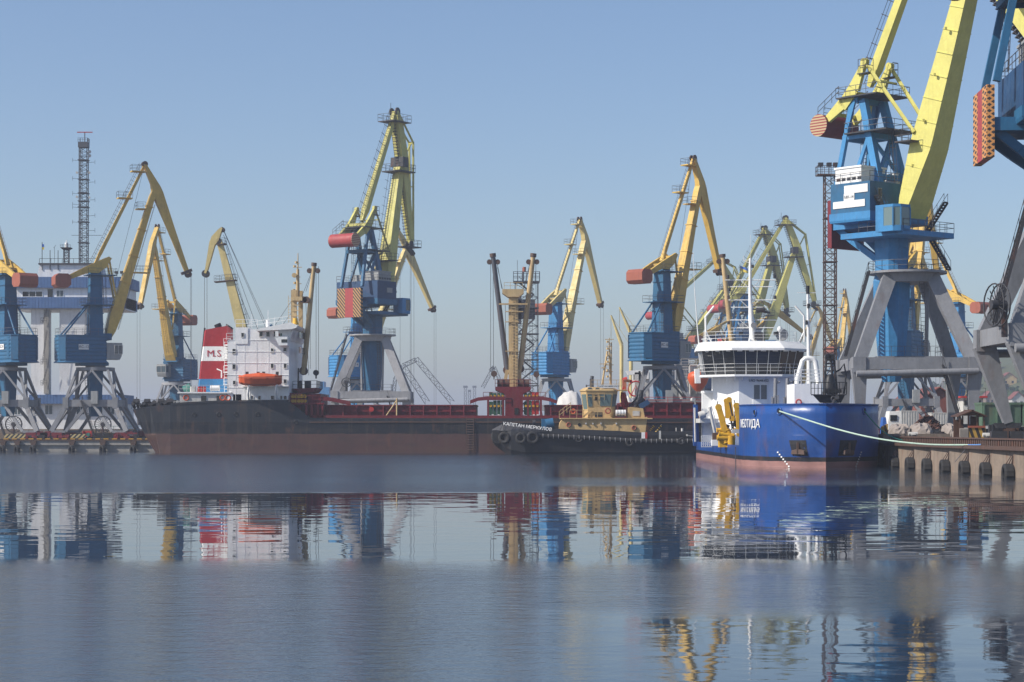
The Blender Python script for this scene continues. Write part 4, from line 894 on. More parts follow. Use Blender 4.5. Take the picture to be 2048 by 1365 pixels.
mb.tube([(tx(104), TY+2, tz(526)), (tx(104), TY+2, tz(492))], .04, 4); mb.tube([(tx(102), TY+2, tz(494)), (tx(107), TY+2, tz(489))], .04, 4); mb.build('antenna', 'steel_dark', T)
mb = MB(); mb.box((tx(82), TY+.85, tz(494)), (tx(86), TY+.9, tz(488))); mb.build('flag', 'flag_blue', T); mb = MB(); mb.box((tx(82), TY+.85, tz(499)), (tx(86), TY+.9, tz(494))); mb.build('flag', 'flag_yellow', T)
mb = MB(); c = P(133, 0, TY+4); mb.lattice((c.x, TY+4, tz(526)), (c.x, TY+4, tz(495)), .9, 5); mb.loft([[Vector((c.x+i*r_, TY+4+j*r_, z)) for i, j in ((-1,-1),(1,-1),(1,1),(-1,1))] for z, r_ in ((tz(497), .5), (tz(493), .95), (tz(492), .95))]); mb.rail([(c.x-.95, TY+3, tz(492)), (c.x+.95, TY+3, tz(492))], .5, .5, .03); mb.build('beacon_stand', 'steel_dark', T)
mb = MB(); mb.cyl((c.x, TY+4, tz(492)), (c.x, TY+4, tz(482)), .32, 12); mb.cyl((c.x, TY+4, tz(482)), (c.x, TY+4, tz(477)), .1, 8); mb.build('beacon', 'white', T)
for px in (247, 252, 236): mb = MB(); q = (tx(px), TY-1.5, tz(554)); mb.tube([q, (q[0], q[1], tz(546))], .06, 4); mb.box((q[0]-.3, q[1]-.3, tz(549)), (q[0]+.3, q[1]+.3, tz(544))); mb.build('floodlight', 'steel_dark', T)
# radio mast on the tower
MX = P(167.5, 0, TY+4).x; MY = TY+4; T = thing('radio_mast', 'tall lattice radio mast with a red radar bar on the control tower roof', 'radio mast', (MX, MY, tz(526)))
zt = tz(290); mb = MB(); mb.lattice((MX, MY, tz(526)), (MX, MY, zt), 1.45, 26, r=.09, rb=.045); mb.ladder((MX-.35, MY-.75, tz(526)), (MX-.35, MY-.75, zt), (1,0,0), .5, .5, .04, (0,-.5,0)); mb.build('lattice', 'portal_dark', T)
for py in (316, 355, 383, 399, 411, 441, 483): mb = MB(); mb.box((MX-.95, MY-.95, tz(py)), (MX+.95, MY+.95, tz(py)+.14)); mb.build('platform', 'portal_dark', T)
for py, s in ((316,-1),(320,1),(353,-1),(360,1),(383,-1),(396,1),(411,-1),(428,1),(441,-1),(458,1),(405,-1)):
    mb = MB(); x1 = MX+s*2.1; mb.tube([(MX+s*.7, MY, tz(py)), (x1, MY, tz(py)+.1)], .04, 4); mb.tube([(x1, MY, tz(py)-.3), (x1, MY, tz(py)+.5)], .035, 4); mb.build('dipole', 'portal_dark', T)
mb = MB(); mb.tube([(MX-2.3, MY, tz(467)), (MX+3.4, MY, tz(467))], .05, 4); mb.build('boom_antenna', 'portal_dark', T)
mb = MB(); mb.box((MX-.9, MY-.9, zt), (MX+.9, MY+.9, tz(279))); mb.rail([(MX-.9,MY-.9,tz(279)),(MX+.9,MY-.9,tz(279)),(MX+.9,MY+.9,tz(279))], .7, .5, .04); mb.tube([(MX+.2, MY, tz(279)), (MX+.2, MY, tz(259))], .09, 5); mb.tube([(MX-.7, MY, tz(279)), (MX-.7, MY, tz(271))], .07, 4); mb.tube([(MX+.7, MY, tz(279)), (MX+.7, MY, tz(270))], .07, 4); mb.build('top_house', 'portal_dark', T)
mb = MB(); mb.box((MX-1.25, MY-.12, tz(259.5)), (MX+1.65, MY+.12, tz(257.8))); mb.build('radar_bar', 'red_bright', T)
for py in (299, 307): mb = MB(); mb.disc((MX+1.2, MY-.6, tz(py)), .32, (.4,-1,0), 14, .1); mb.build('dish', 'white_dirty', T)
for py, s in ((341,-1),(390,-1),(391,1),(341,1)): mb = MB(); mb.tube([(MX+s*.7, MY-.5, tz(py)), (MX+s*1.15, MY-.5, tz(py))], .05, 4); mb.disc((MX+s*1.15, MY-.6, tz(py)), .22, (0,1,0), 10, .15); mb.build('lamp', 'white_dirty', T)
# ------------------------------------------------------------ lattice towers
def flood_tower(px, Y, ptop, wd, z0, label, lamps=True, pbase=None, n=20, flare=None, m='steel_rusty'):
    X = P(px, 0, Y).x; zt = P(0, ptop, Y).z; T = thing('lattice_tower' if not lamps else 'floodlight_tower', label, 'lattice tower' if not lamps else 'floodlight tower', (X, Y, z0))
    mb = MB(); zf = z0+ (7 if flare else 0)
    mb.lattice((X, Y, zf), (X, Y, zt), wd, n, r=.11, rb=.05)
    if flare: mb.lattice((X, Y, z0), (X, Y, zf), flare, 2, r=.12, rb=.06, w2=wd)
    mb.build('lattice', m, T)
    for k in range(1, 6): z = z0+(zt-z0)*k/6; mb = MB(); mb.box((X-wd/2-.15, Y-wd/2-.15, z), (X+wd/2+.15, Y+wd/2+.15, z+.12)); mb.build('landing', m, T)
    mb = MB(); mb.ladder((X+wd*.2, Y-wd/2, z0), (X+wd*.2, Y-wd/2, zt), (1,0,0), .5, .45, .035); mb.build('ladder', m, T)
    return X, zt, T
X, zt, T = flood_tower(1660, 262, 352, 1.45, 2.5, 'thin rusty floodlight tower between the survey ship and the huge lime crane', m='steel_rusty', n=30)
mb = MB(); c = X-.35; mb.box((c-1.4, 261, zt), (c+1.2, 263, zt+.15)); mb.rail([(c-1.4,261,zt+.1),(c+1.2,261,zt+.1),(c+1.2,263,zt+.1),(c-1.4,263,zt+.1),(c-1.4,261,zt+.1)], 1.1, .9, .04); mb.build('platform', 'steel_rusty', T)
for k, dx in enumerate((-1.0, .1, .95)): mb = MB(); mb.tube([(c+dx, 261.2, zt), (c+dx, 261.2, zt+1.1)], .05, 4); mb.box((c+dx-.32, 260.9, zt+1.1), (c+dx+.32, 261.5, zt+1.6)); mb.build('floodlight', 'steel_dark', T)
X, zt, T = flood_tower(1053, 352, 566, 4.0, ZL, 'dark lattice stair tower right behind the cream mast of the cargo ship', lamps=False, flare=7.5, n=8, m='portal_dark')
mb = MB(); mb.box((X-2.3, 350, zt), (X+2.3, 354, zt+.2)); mb.rail([(X-2.3,350,zt+.2),(X+2.3,350,zt+.2),(X+2.3,354,zt+.2),(X-2.3,354,zt+.2),(X-2.3,350,zt+.2)], 1.6, .8, .06); mb.tube([(X-.6, 352, zt), (X-.6, 352, zt+2.6)], .15, 6); mb.tube([(X-1.6, 352, zt), (X-1.6, 352, zt+4)], .05, 4); mb.build('top_platform', 'portal_dark', T)
mb = MB(); mb.cyl((X-.4, 351, zt+1.8), (X-.4, 351, zt+2.7), .3, 8); mb.build('warning_lamp', 'salmon', T)
mb = MB(); z = ZL+1
while z < zt-3: mb.stairs((X-1.3, 351, z), (X+1.3, 351, z+2.2), (0,1,0), .8); mb.stairs((X+1.3, 353, z+2.2), (X-1.3, 353, z+4.4), (0,1,0), .8); z += 4.4
mb.build('stair', 'portal_dark', T)
mb = MB(); mb.box((X-1.7, 350.6, P(0,640,352).z), (X+1.5, 350.7, P(0,600,352).z)); mb.box((X-1.9, 350.6, P(0,650,352).z), (X-.9, 350.7, P(0,590,352).z)); mb.build('mesh_screen', 'portal_dark', T)
for px, w_, lb in ((931, 9, 'left of the three faint light masts far off over the sea'), (939, 6, 'middle of the three faint light masts far off over the sea'), (949, 8, 'right of the three faint light masts far off over the sea')):
    Y = 1900; X = P(px, 0, Y).x; z = P(0, 772 if px != 939 else 780, Y).z; mb = MB(); mb.lattice((X, Y, 0), (X, Y, z-2), 2.4, 8, r=.3, rb=.18); mb.box((X-w_*.24, Y-1, z-2), (X+w_*.24, Y+1, z)); tag(recentre(mb.build('light_mast', 'portal_dark')), lb, 'light mast')
# far lattice crane and floating cranes across the water
def far_luffer(px, Y, pts, label, m='portal_dark', r=1.0):
    mb = MB()
    for a, b, w_ in pts: A_ = P(*a, Y); B_ = P(*b, Y); mb.lattice(A_, B_, w_, max(3, int((A_-B_).length/(w_*1.6))), (0,1,0), r=.16*r, rb=.1*r)
    x = P(px, 0, Y).x; mb.box((x-9, Y-6, -.5), (x+9, Y+6, 3.2)); mb.box((x-4, Y-3, 3.2), (x+2, Y+3, 8)); tag(recentre(mb.build('floating_crane', m)), label, 'floating crane')
far_luffer(860, 900, [((855,806),(806,732),2.4), ((905,806),(832,718),2.2), ((806,732),(832,720),1.8), ((806,732),(790,760),1.6), ((790,760),(786,804),1.4)], 'grey lattice floating crane on the far water behind the cargo ship rail')
far_luffer(985, 1000, [((965,776),(988,734),1.6), ((988,734),(1000,762),1.5), ((1000,762),(1003,800),2.0), ((988,734),(980,742),1.4)], 'small pale harbour crane far off just left of the red mast house')
T = thing('distant_ship', 'hazy blue grey ship on the horizon left of the tallest lime crane', 'ship', (P(645,0,950).x, 950, 0))
mb = MB(); q = lambda px, py: P(px, py, 950); x0, x1 = q(606,0).x, q(690,0).x
mb.loft([[Vector((x0-2,940,0)),Vector((x1,940,0)),Vector((x1,960,0)),Vector((x0-2,960,0))],[Vector((x0-5,940,q(0,802).z)),Vector((x1+5,940,q(0,802).z)),Vector((x1+5,960,q(0,802).z)),Vector((x0-5,960,q(0,802).z))]]); mb.build('hull', 'portal_grey', T)
mb = MB()
for a, b, c, d in ((640,660,805,775),(630,668,805,790),(642,650,775,764),(606,632,805,793),(612,626,793,783)): mb.box((q(a,0).x, 945, q(0,c).z), (q(b,0).x, 955, q(0,d).z))
mb.build('deckhouse', 'blue_pale', T)
# ------------------------------------------------------------ right quay
T = thing('quay_wall', 'brown stained concrete quay wall on the right with jutting panels and a rusty cope beam', 'quay wall', (36.6, 150, 0))
mb = MB(); mc = MB(); mr = MB(); mj = MB()
def qpt(s):   # distance along the edge -> point
    for (x0, y0), (x1, y1) in zip(QE[:-1], QE[1:]):
        l = math.hypot(x1-x0, y1-y0)
        if s <= l: return Vector((x0+(x1-x0)*s/l, y0+(y1-y0)*s/l, 0)), Vector((x1-x0, y1-y0, 0)).normalized()
        s -= l
    return Vector((*QE[-1], 0)), Vector((0, 1, 0))
s = 0; tyres = []; PAN = 6.2
while s < 118:
    p, d = qpt(s); n = Vector((-d.y, d.x, 0)); q_, _ = qpt(s+PAN-.2); q_ = Vector(q_)
    if n.x > 0: n = -n
    tw = .05
    mb.loft([[p+Vector((0,0,-1))-n*-.0, q_+n*.28+Vector((0,0,-1)), q_-n*.6+Vector((0,0,-1)), p-n*.6+Vector((0,0,-1))], [p+Vector((0,0,1.98)), q_+n*.20+Vector((0,0,1.98)), q_-n*.6+Vector((0,0,1.98)), p-n*.6+Vector((0,0,1.98))]])
    mb.add([], [])
    g, _ = qpt(s+PAN); mj.loft([[v+Vector((0,0,z)) for v in (q_-n*.3, g-n*.3, g-n*.8, q_-n*.8)] for z in (-1, 1.98)])
    pz = Vector((0,0,1.98)); mc.beam(p+n*.1+Vector((0,0,2.12)), g+n*.1+Vector((0,0,2.12)), .9, .28, n)
    mj.beam(g-n*.02+Vector((0,0,1.95)), g+n*.28+Vector((0,0,.75)), .16, .2); 
    tyres.append((g+n*.55, n, s)); s += PAN
mb.build('wall_panel', 'concrete', T); mj.build('joint', 'steel_rusty', T); cp = mc.build('cope_beam', 'steel_rusty', T)
# comb fence on the cope
s = 0; mb = MB(); k = 0
while s < 92:
    p, d = qpt(s); n = Vector((d.y, -d.x, 0)); n = n if n.x > 0 else -n
    if 34 < s < 40.5: s += .4; continue
    mb.beam(p+n*.35+Vector((0,0,2.26)), p+n*.35+Vector((0,0,2.72)), .16, .3, n); s += .62
for s0, s1 in ((0, 34), (40.5, 92)):
    a, _ = qpt(s0); pts = [a]
    while s0 < s1: s0 = min(s1, s0+6); pts.append(qpt(s0)[0])
    for u_, v_ in zip(pts[:-1], pts[1:]): mb.beam(u_+Vector((.35,0,2.78)), v_+Vector((.35,0,2.78)), .35, .12, (1,0,0))
mb.build('comb_rail', 'steel_rusty', T)
names = ['first', 'second', 'third', 'fourth', 'fifth', 'sixth', 'seventh', 'eighth']
vis = [(p, n) for p, n, s_ in tyres if 36.0 < p.y-100 and p.y < 188]
vis.sort(key=lambda e: e[0].y)
for i, (p, n) in enumerate(vis):
    tyre(p.x, p.y, .22, .78, .72, (n.x, n.y+.07, 0), 'ribbed tyre fender on the brown quay wall, %s from the right edge' % names[min(i, 7)], 'ribbed tyre fenders on the right quay', br=(p.x+.35, p.y, 1.6))
for (px, Y, lb) in ((1826, 184, 'white bollard top on the right quay nearer the blue bow'), (1976, 160, 'white bollard top on the right quay close to the striped booth')):
    X = P(px, 0, Y).x; T = thing('bollard', lb, 'bollard', (X, Y, ZR)); mb = MB(); mb.cyl((X,Y,ZR), (X,Y,ZR+.45), .3, 12); mb.build('post', 'steel_dark', T); mb = MB(); mb.tube([(X-.42,Y,ZR+.55), (X+.42,Y,ZR+.55)], .17, 10); mb.tube([(X-.2,Y,ZR+.45),(X+.2,Y,ZR+.45)], .24, 10); mb.build('head', 'white_dirty', T)
# ground mound and concrete blocks
def rock(px0, px1, py0, py1, Y, z0, lb, seed, dp=2.2, m='boulder', zs=1):
    rnd = random.Random(seed); a = P(px0, py1, Y); b = P(px1, py0, Y); w_ = (b.x-a.x)/2; h = b.z-z0; c = Vector(((a.x+b.x)/2, Y, z0)); rings = []; n = 22
    for i, (t_, s_) in enumerate(((0, .96), (.15, 1.0), (.4, .99), (.62, .93), (.8, .84), (.93, .66), (1.0, .3))):
        rg = []
        for k in range(n):
            an = 2*math.pi*k/n; ca, sa = math.cos(an), math.sin(an); e = 1/max(.001, (abs(ca)**3.2+abs(sa)**3.2)**(1/3.2)); j = 1+rnd.uniform(-.07, .07)
            rg.append(c+Vector((ca*e*w_*s_*j, sa*e*dp*s_*j, h*t_*(1+rnd.uniform(-.06,.06)*(t_ > .2))+ .12*math.sin(k*1.9+seed)*t_)))
        rings.append(rg)
    mb = MB(); mb.loft(rings); return tag(recentre(mb.build('boulder', m)), lb, 'boulder')
rock(1778, 1818, 850, 871, 205, ZR, 'square edged pale concrete lump beside the blue bow, left of the rough one', 1)
rock(1820, 1862, 848, 871, 204, ZR, 'rough pale concrete lump in the middle of the quay, right of the square edged one', 5)
rock(1886, 1908, 850, 868, 207, ZR, 'brownish lump half hidden behind the striped booth', 9)
mb = MB(); q0 = P(1770, 0, 195).x; q1 = P(1905, 0, 195).x; rnd = random.Random(4)
mb.box((q0, 196, ZR), (q1, 199, ZR+.5)); tag(recentre(mb.build('timber_baulk', 'concrete')), 'long low brown baulk in front of the concrete lumps', 'baulk')
def pile(name, X0, X1, Y, z0, h, m, label, cat, seed=0, n=500, dp=5, sz=.6):
    rnd = random.Random(seed); mb = MB(); N_ = 26; rings = []
    for i in range(8):
        t_ = i/7; rg = []
        for k in range(N_):
            a = 2*math.pi*k/N_; j = 1+rnd.uniform(-.08,.08); rg.append(Vector(((X0+X1)/2+math.cos(a)*(X1-X0)/2*(1-t_*.97)*j, Y+math.sin(a)*dp*(1-t_*.97)*j, z0+h*(1-(1-t_)**1.5)*(1+rnd.uniform(-.03,.03)))))
        rings.append(rg)
    mb.loft(rings, True, False)
    for i in range(n):
        a = rnd.uniform(0, 6.28); r_ = rnd.random()**.6; t_ = 1-r_; c = Vector(((X0+X1)/2+math.cos(a)*r_*(X1-X0)/2, Y+math.sin(a)*r_*dp, z0+h*(1-(1-t_)**1.5)*.97)); v = Vector((rnd.uniform(-1,1), rnd.uniform(-1,1), rnd.uniform(-.7,.7)))*sz
        mb.beam(c-v*.5, c+v*.5, .08+rnd.random()*.12, .06, (rnd.random(), rnd.random(), 1))
    return tag(recentre(mb.build(name, m)), label, cat)
q = lambda px, Y: P(px, 0, Y).x
pile('scrap_heap', q(1822, 232), q(1888, 232), 232, ZR, P(0, 838, 232).z-ZR+.3, 'scrap', 'heap of rusty brown scrap behind the concrete lumps', 'scrap heap', 3, 900, 4, .9)
# striped booth
BY = 172; bx_ = lambda px: P(px, 0, BY).x; bz_ = lambda py: P(0, py, BY).z
T = thing('watch_booth', 'small gabled booth with striped hazard sides at the quay edge on the right', 'booth', (bx_(1940), BY, ZR))
mb = MB()
for px in (1914, 1931, 1948, 1962):
    for y in (BY-1.1, BY+1.1): mb.box((bx_(px)-.06, y-.06, ZR), (bx_(px)+.06, y+.06, bz_(832)))
mb.build('post', 'booth_brown', T)
mb = MB(); a, b = bx_(1909), bx_(1966); mc_ = (a+b)/2; z = bz_(832)
for s0, s1 in ((a, mc_+.1), (b, mc_-.1)): mb.loft([[Vector((s0, y, z-.1)), Vector((s1, y, z+.42)), Vector((s1, y, z+.52)), Vector((s0, y, z))] for y in (BY-1.5, BY+1.5)])
mb.prism([(a+.3, BY-1.2, z), (b-.3, BY-1.2, z), (mc_, BY-1.2, z+.4)], (0, .05, 0)); mb.build('roof', 'booth_brown', T)
mb = MB(); mb.box((bx_(1913), BY-1.2, ZR+.02), (bx_(1930), BY-1.1, bz_(857)))
for k in range(9): x = bx_(1913.5)+k*.085*1.0; mb.box((x, BY-1.24, ZR+.02), (x+.03, BY-1.2, bz_(858)))
mb.build('ribbed_panel', 'booth_panel', T)
mb = MB(); mb.box((bx_(1932), BY-1.2, ZR+.02), (bx_(1963), BY-1.1, bz_(856))); mb.box((bx_(1963), BY-1.1, ZR+.02), (bx_(1963)+.1, BY+1.1, bz_(856))); mb.build('striped_panel', 'hazard_booth', T)
mb = MB(); mb.box((bx_(1948), BY+1.0, ZR+.1), (bx_(1962), BY+1.1, bz_(833))); mb.box((bx_(1914), BY+1.0, ZR+.1), (bx_(1932), BY+1.1, bz_(840))); mb.build('back_panel', 'booth_brown', T)
mb = MB(); mb.box((bx_(1930), BY-1.3, bz_(856)), (bx_(1964), BY-1.0, bz_(852))); mb.build('sill', 'salmon', T)
mb = MB(); a = P(1763, 0, 200).x; b = P(1776, 0, 200).x; mb.prism([(a,200,ZR),(b,200,ZR),(b,200,ZR+1.5),(a,200,ZR+1.2)], (0,.4,0)); tag(recentre(mb.build('barrier', 'hazard_booth')), 'dark striped barrier squeezed against the right side of the blue bow', 'barrier')
clutter(1984, 2048, 163, ZR, 60, ['black_gear', 'steel_dark', 'steel_rusty'], 8, 1.5, label='tangle of dark machinery at the quay edge by the right side of the photo', wm=.9)
clutter(1866, 1892, 206, ZR, 16, ['black_gear', 'steel_dark'], 11, 1.0, label='dark rail trolley gear at the foot of the huge lime crane leg', wm=.9)
# railway wagons
def wagon(px0, px1, Y, py, label, m='wagon_green'):
    a, b = P(px0, 0, Y).x, P(px1, 0, Y).x; zt = P(0, py, Y).z; T = thing('railway_wagon', label, 'railway wagon', ((a+b)/2, Y, ZR), 'green wagons behind the right quay')
    mb = MB(); mb.box((a, Y-1.5, ZR+1.3), (b, Y+1.5, zt)); mb.box((a-.05, Y-1.62, zt-.2), (b+.05, Y+1.62, zt+.02)); bd = mb.build('body', m, T)
    mb = MB(); x = a+.1; 
    while x < b: mb.box((x, Y-1.66, ZR+1.35), (x+.14, Y-1.5, zt-.2)); x += 1.25
    mb.build('rib', m, bd)
    for x in (a+1.6, b-1.6):
        mb = MB(); mb.box((x-1.3, Y-1.1, ZR+.6), (x+1.3, Y+1.1, ZR+1.0)); mb.box((x-.3, Y-1, ZR+1), (x+.3, Y+1, ZR+1.3))
        for k in (-.9, .9): mb.cyl((x+k, Y-1.2, ZR+.5), (x+k, Y-1.05, ZR+.5), .47, 14); mb.cyl((x+k, Y+1.05, ZR+.5), (x+k, Y+1.2, ZR+.5), .47, 14)
        mb.build('bogie', 'black_gear', T)
wagon(1957, 2034, 196, 806, 'green open railway wagon behind the striped booth'); wagon(2037, 2110, 196, 806, 'green open railway wagon cut off by the right edge of the photo', 'wagon_green')
# sheds and town on the hillside
def shed(px0, px1, Y, peave, pridge, label, wm='roof_red', rm='roof_red', dp=14, name='warehouse', cat='warehouse', win=0, band=None):
    a, b = P(px0, 0, Y).x, P(px1, 0, Y).x; ze = P(0, peave, Y).z; zr = P(0, pridge, Y).z; T = thing(name, label, cat, ((a+b)/2, Y, ZR))
    mb = MB(); mb.box((a, Y, ZR-.5), (b, Y+dp, ze)); mb.prism([(a+.02, Y+.03, ze), (b-.02, Y+.03, ze), ((a+b)/2, Y+.03, zr-.1)], (0, dp-.06, 0)); mb.build('wall', wm, T)
    mb = MB(); c = (a+b)/2
    for s0 in (a-.4, b+.4): mb.loft([[Vector((s0, y, ze-.1)), Vector((c, y, zr)), Vector((c, y, zr+.18)), Vector((s0, y, ze+.08))] for y in (Y-.5, Y+dp+.5)])
    mb.build('roof', rm, T)
    if win:
        for k in range(win): x = a+(b-a)*(k+.5)/win; mb = MB(); mb.box((x-.5, Y-.03, ze-2.0), (x+.5, Y+.05, ze-.8)); mb.build('window', 'glass_dark', T)
    return T
shed(1842, 1915, 330, 800, 776, 'dark red gabled warehouse directly behind the huge lime crane leg', win=0)
shed(1812, 1850, 400, 806, 786, 'paler red gabled warehouse behind the portal of the right jib crane', wm='roof_red')
shed(1640, 1700, 520, 812, 796, 'grey warehouse between the survey ship and the huge lime crane', wm='grey_house', rm='portal_grey')
def container(px0, px1, Y, py0, label, m, z0=ZR):
    a, b = P(px0, 0, Y).x, P(px1, 0, Y).x; zt = P(0, py0, Y).z; mb = MB(); mb.box((a, Y, z0+.05), (b, Y+2.4, zt)); mb.box((a-.06, Y-.06, zt-.1), (b+.06, Y+2.46, zt+.02)); x = a+.1
    while x < b-.1: mb.box((x, Y-.05, z0+.1), (x+.14, Y+.01, zt-.1)); x += .34
    tag(recentre(mb.build('container', m)), label, 'container')
container(1800, 1838, 262, 822, 'dirty white container behind the right crane portal, left of the scrap heap', 'white_dirty')
container(1864, 1912, 262, 826, 'dirty white ribbed container right of the scrap heap', 'white_dirty')
T = thing('parked_lorry', 'white lorry parked behind the blue bow under the grey crane portal', 'lorry', (P(1790,0,240).x, 240, ZR)); lx = lambda p: P(p, 0, 240).x
mb = MB(); mb.loft([[Vector((lx(1773),238.8,ZR+.7)), Vector((lx(1800),238.8,ZR+.7)), Vector((lx(1800),241.2,ZR+.7)), Vector((lx(1773),241.2,ZR+.7))],[Vector((lx(1773),238.8,ZR+1.9)), Vector((lx(1800),238.8,ZR+1.9)), Vector((lx(1800),241.2,ZR+1.9)), Vector((lx(1773),241.2,ZR+1.9))],[Vector((lx(1776),238.9,P(0,823,240).z)), Vector((lx(1799),238.9,P(0,823,240).z)), Vector((lx(1799),241.1,P(0,823,240).z)), Vector((lx(1776),241.1,P(0,823,240).z))]]); mb.build('cab', 'white_clean', T)
mb = MB(); mb.box((lx(1776.5), 238.72, ZR+1.9), (lx(1790), 238.85, ZR+2.6)); mb.build('window', 'glass_dark', T); mb = MB()
for p in (1779, 1796): mb.cyl((lx(p), 238.7, ZR+.5), (lx(p), 239.1, ZR+.5), .5, 14)
mb.build('wheel', 'rubber', T)
for px0, px1, Y, m, lb in ((1765, 1770, 232, 'flag_blue', 'blue skip standing on end just right of the blue bow'), (1806, 1812, 250, 'red_bright', 'tiny red car seen under the grey portal')):
    a, b = P(px0, 0, Y).x, P(px1+4, 0, Y).x; mb = MB(); h = 2.3 if m == 'flag_blue' else 1.2; mb.loft([[Vector((a,Y,ZR+.3)),Vector((b,Y,ZR+.3)),Vector((b,Y+1.6,ZR+.3)),Vector((a,Y+1.6,ZR+.3))],[Vector((a,Y,ZR+h*.6)),Vector((b,Y,ZR+h*.6)),Vector((b,Y+1.6,ZR+h*.6)),Vector((a,Y+1.6,ZR+h*.6))],[Vector((a+.12,Y+.1,ZR+h)),Vector((b-.1,Y+.1,ZR+h)),Vector((b-.1,Y+1.5,ZR+h)),Vector((a+.12,Y+1.5,ZR+h))]])
    mb.cyl((a+.2,Y-.03,ZR+.25),(a+.2,Y+.1,ZR+.25),.25,10); mb.cyl((b-.2,Y-.03,ZR+.25),(b-.2,Y+.1,ZR+.25),.25,10); tag(recentre(mb.build('skip' if m == 'flag_blue' else 'parked_car', m)), lb, 'skip' if m == 'flag_blue' else 'car')
# trawler mast and superstructure seen right of the crane leg
VY = 262; vx = lambda p: P(p, 0, VY).x; vz = lambda p: P(0, p, VY).z
T = thing('moored_trawler', 'old white boat with red trim and rusty mast behind the striped booth', 'boat', (vx(1945), VY, ZR))
mb = MB(); mb.box((vx(1922), VY, ZR), (vx(1976), VY+6, vz(826))); mb.box((vx(1928), VY+.5, vz(826)), (vx(1968), VY+5, vz(795))); mb.build('superstructure', 'white_dirty', T)
mb = MB(); mb.box((vx(1920), VY-.3, vz(796)), (vx(1974), VY+5.5, vz(792.5))); mb.build('trim', 'red_bright', T)
for p in (1930, 1942, 1955): mb = MB(); mb.box((vx(p), VY+.42, vz(811)), (vx(p+8), VY+.55, vz(801))); mb.build('window', 'glass_dark', T)
mb = MB(); mb.tube([(vx(1956), VY+3, vz(794)), (vx(1955), VY+3, vz(690))], .17, 6)
for p in (700, 715, 730, 746, 760): mb.tube([(vx(1950), VY+3, vz(p)), (vx(1960), VY+3, vz(p-2))], .06, 4); mb.disc((vx(1951), VY+3, vz(p-2)), .18, (0,1,0), 8, .15)
mb.tube([(vx(1970), VY+3, vz(796)), (vx(1956), VY+3, vz(770))], .1, 5); mb.tube([(vx(1938), VY+3, vz(796)), (vx(1955), VY+3, vz(760))], .05, 4); mb.build('mast', 'tan_mast', T)
mb = MB(); mb.rail([(vx(1924), VY+.2, vz(792)), (vx(1972), VY+.2, vz(792))], 1.0, 1.0, .04); mb.build('railing', 'steel_dark', T)
# hills
rnd = random.Random(5); mb = MB(); NX, NY = 70, 14; HX0, HX1, HY0, HY1 = 150, 1400, 900, 1900; vs = []; fs = []
def hz(x, y):
    px = CX+x*FPX/y; top = 130*max(0, min(1, (px-1780)/330))**.85*(y/1300)*.42
    e = max(0, min(1, (y-HY0)/450)); b_ = 6*math.sin(x*.021+1)+4*math.sin(x*.05+y*.01)+3*math.sin(x*.011+y*.023)
    return 2.2+(top*1.0+b_*min(1, top/18))*e**.8
for j in range(NY+1):
    for i in range(NX+1): x = HX0+(HX1-HX0)*i/NX; y = HY0+(HY1-HY0)*j/NY; vs.append((x, y, hz(x, y)))
for j in range(NY):
    for i in range(NX): k = j*(NX+1)+i; fs.append((k, k+1, k+NX+2, k+NX+1))
mb.add(vs, fs, True); mb.build('hills', 'hill_grass', kind='structure')
mb = MB(); rnd = random.Random(8)
for i in range(1500):
    x = rnd.uniform(190, 900); y = rnd.uniform(930, 1750)
    if math.sin(x*.03+2*math.sin(y*.011))+rnd.uniform(-.6,.6) < .1: continue
    z = hz(x, y)
    if z < 5: continue
    r_ = rnd.uniform(3, 6.5)
    for k in range(5):
        c = Vector((x+rnd.uniform(-r_,r_)*.7, y+rnd.uniform(-r_,r_)*.5, z+rnd.uniform(.2,1.1)*r_)); s_ = r_*rnd.uniform(.35,.7)
        vv = [c+Vector((rnd.gauss(0,1), rnd.gauss(0,1), rnd.gauss(0,1))).normalized()*s_*rnd.uniform(.8,1.2) for _ in range(7)]
        mb.add(vv, [(0,1,2),(2,3,4),(4,5,6),(0,3,5),(1,4,6),(0,2,6),(1,3,6)])
mb.build('hillside_trees', 'foliage', kind='stuff')
hs = [(1992, 2014, 1000, 800, 'white_dirty'), (2020, 2046, 980, 792, 'white_dirty'), (2000, 2030, 1150, 772, 'tan_mast'), (1968, 1986, 1050, 790, 'concrete'), (1976, 1998, 1250, 768, 'white_dirty'), (2030, 2060, 1250, 758, 'white_dirty'), (1846, 1862, 1100, 812, 'white_dirty')]
ds = ['white house with a steep red gable right of the grey crane leg', 'pale house with a red roof at the right edge of the hillside', 'cream house in the middle of the hillside', 'small drab house at the foot of the hill left of the grey crane leg', 'small white house high on the hill left of the others', 'topmost white house on the hill at the right edge', 'small pale house seen under the belt of the huge lime crane']
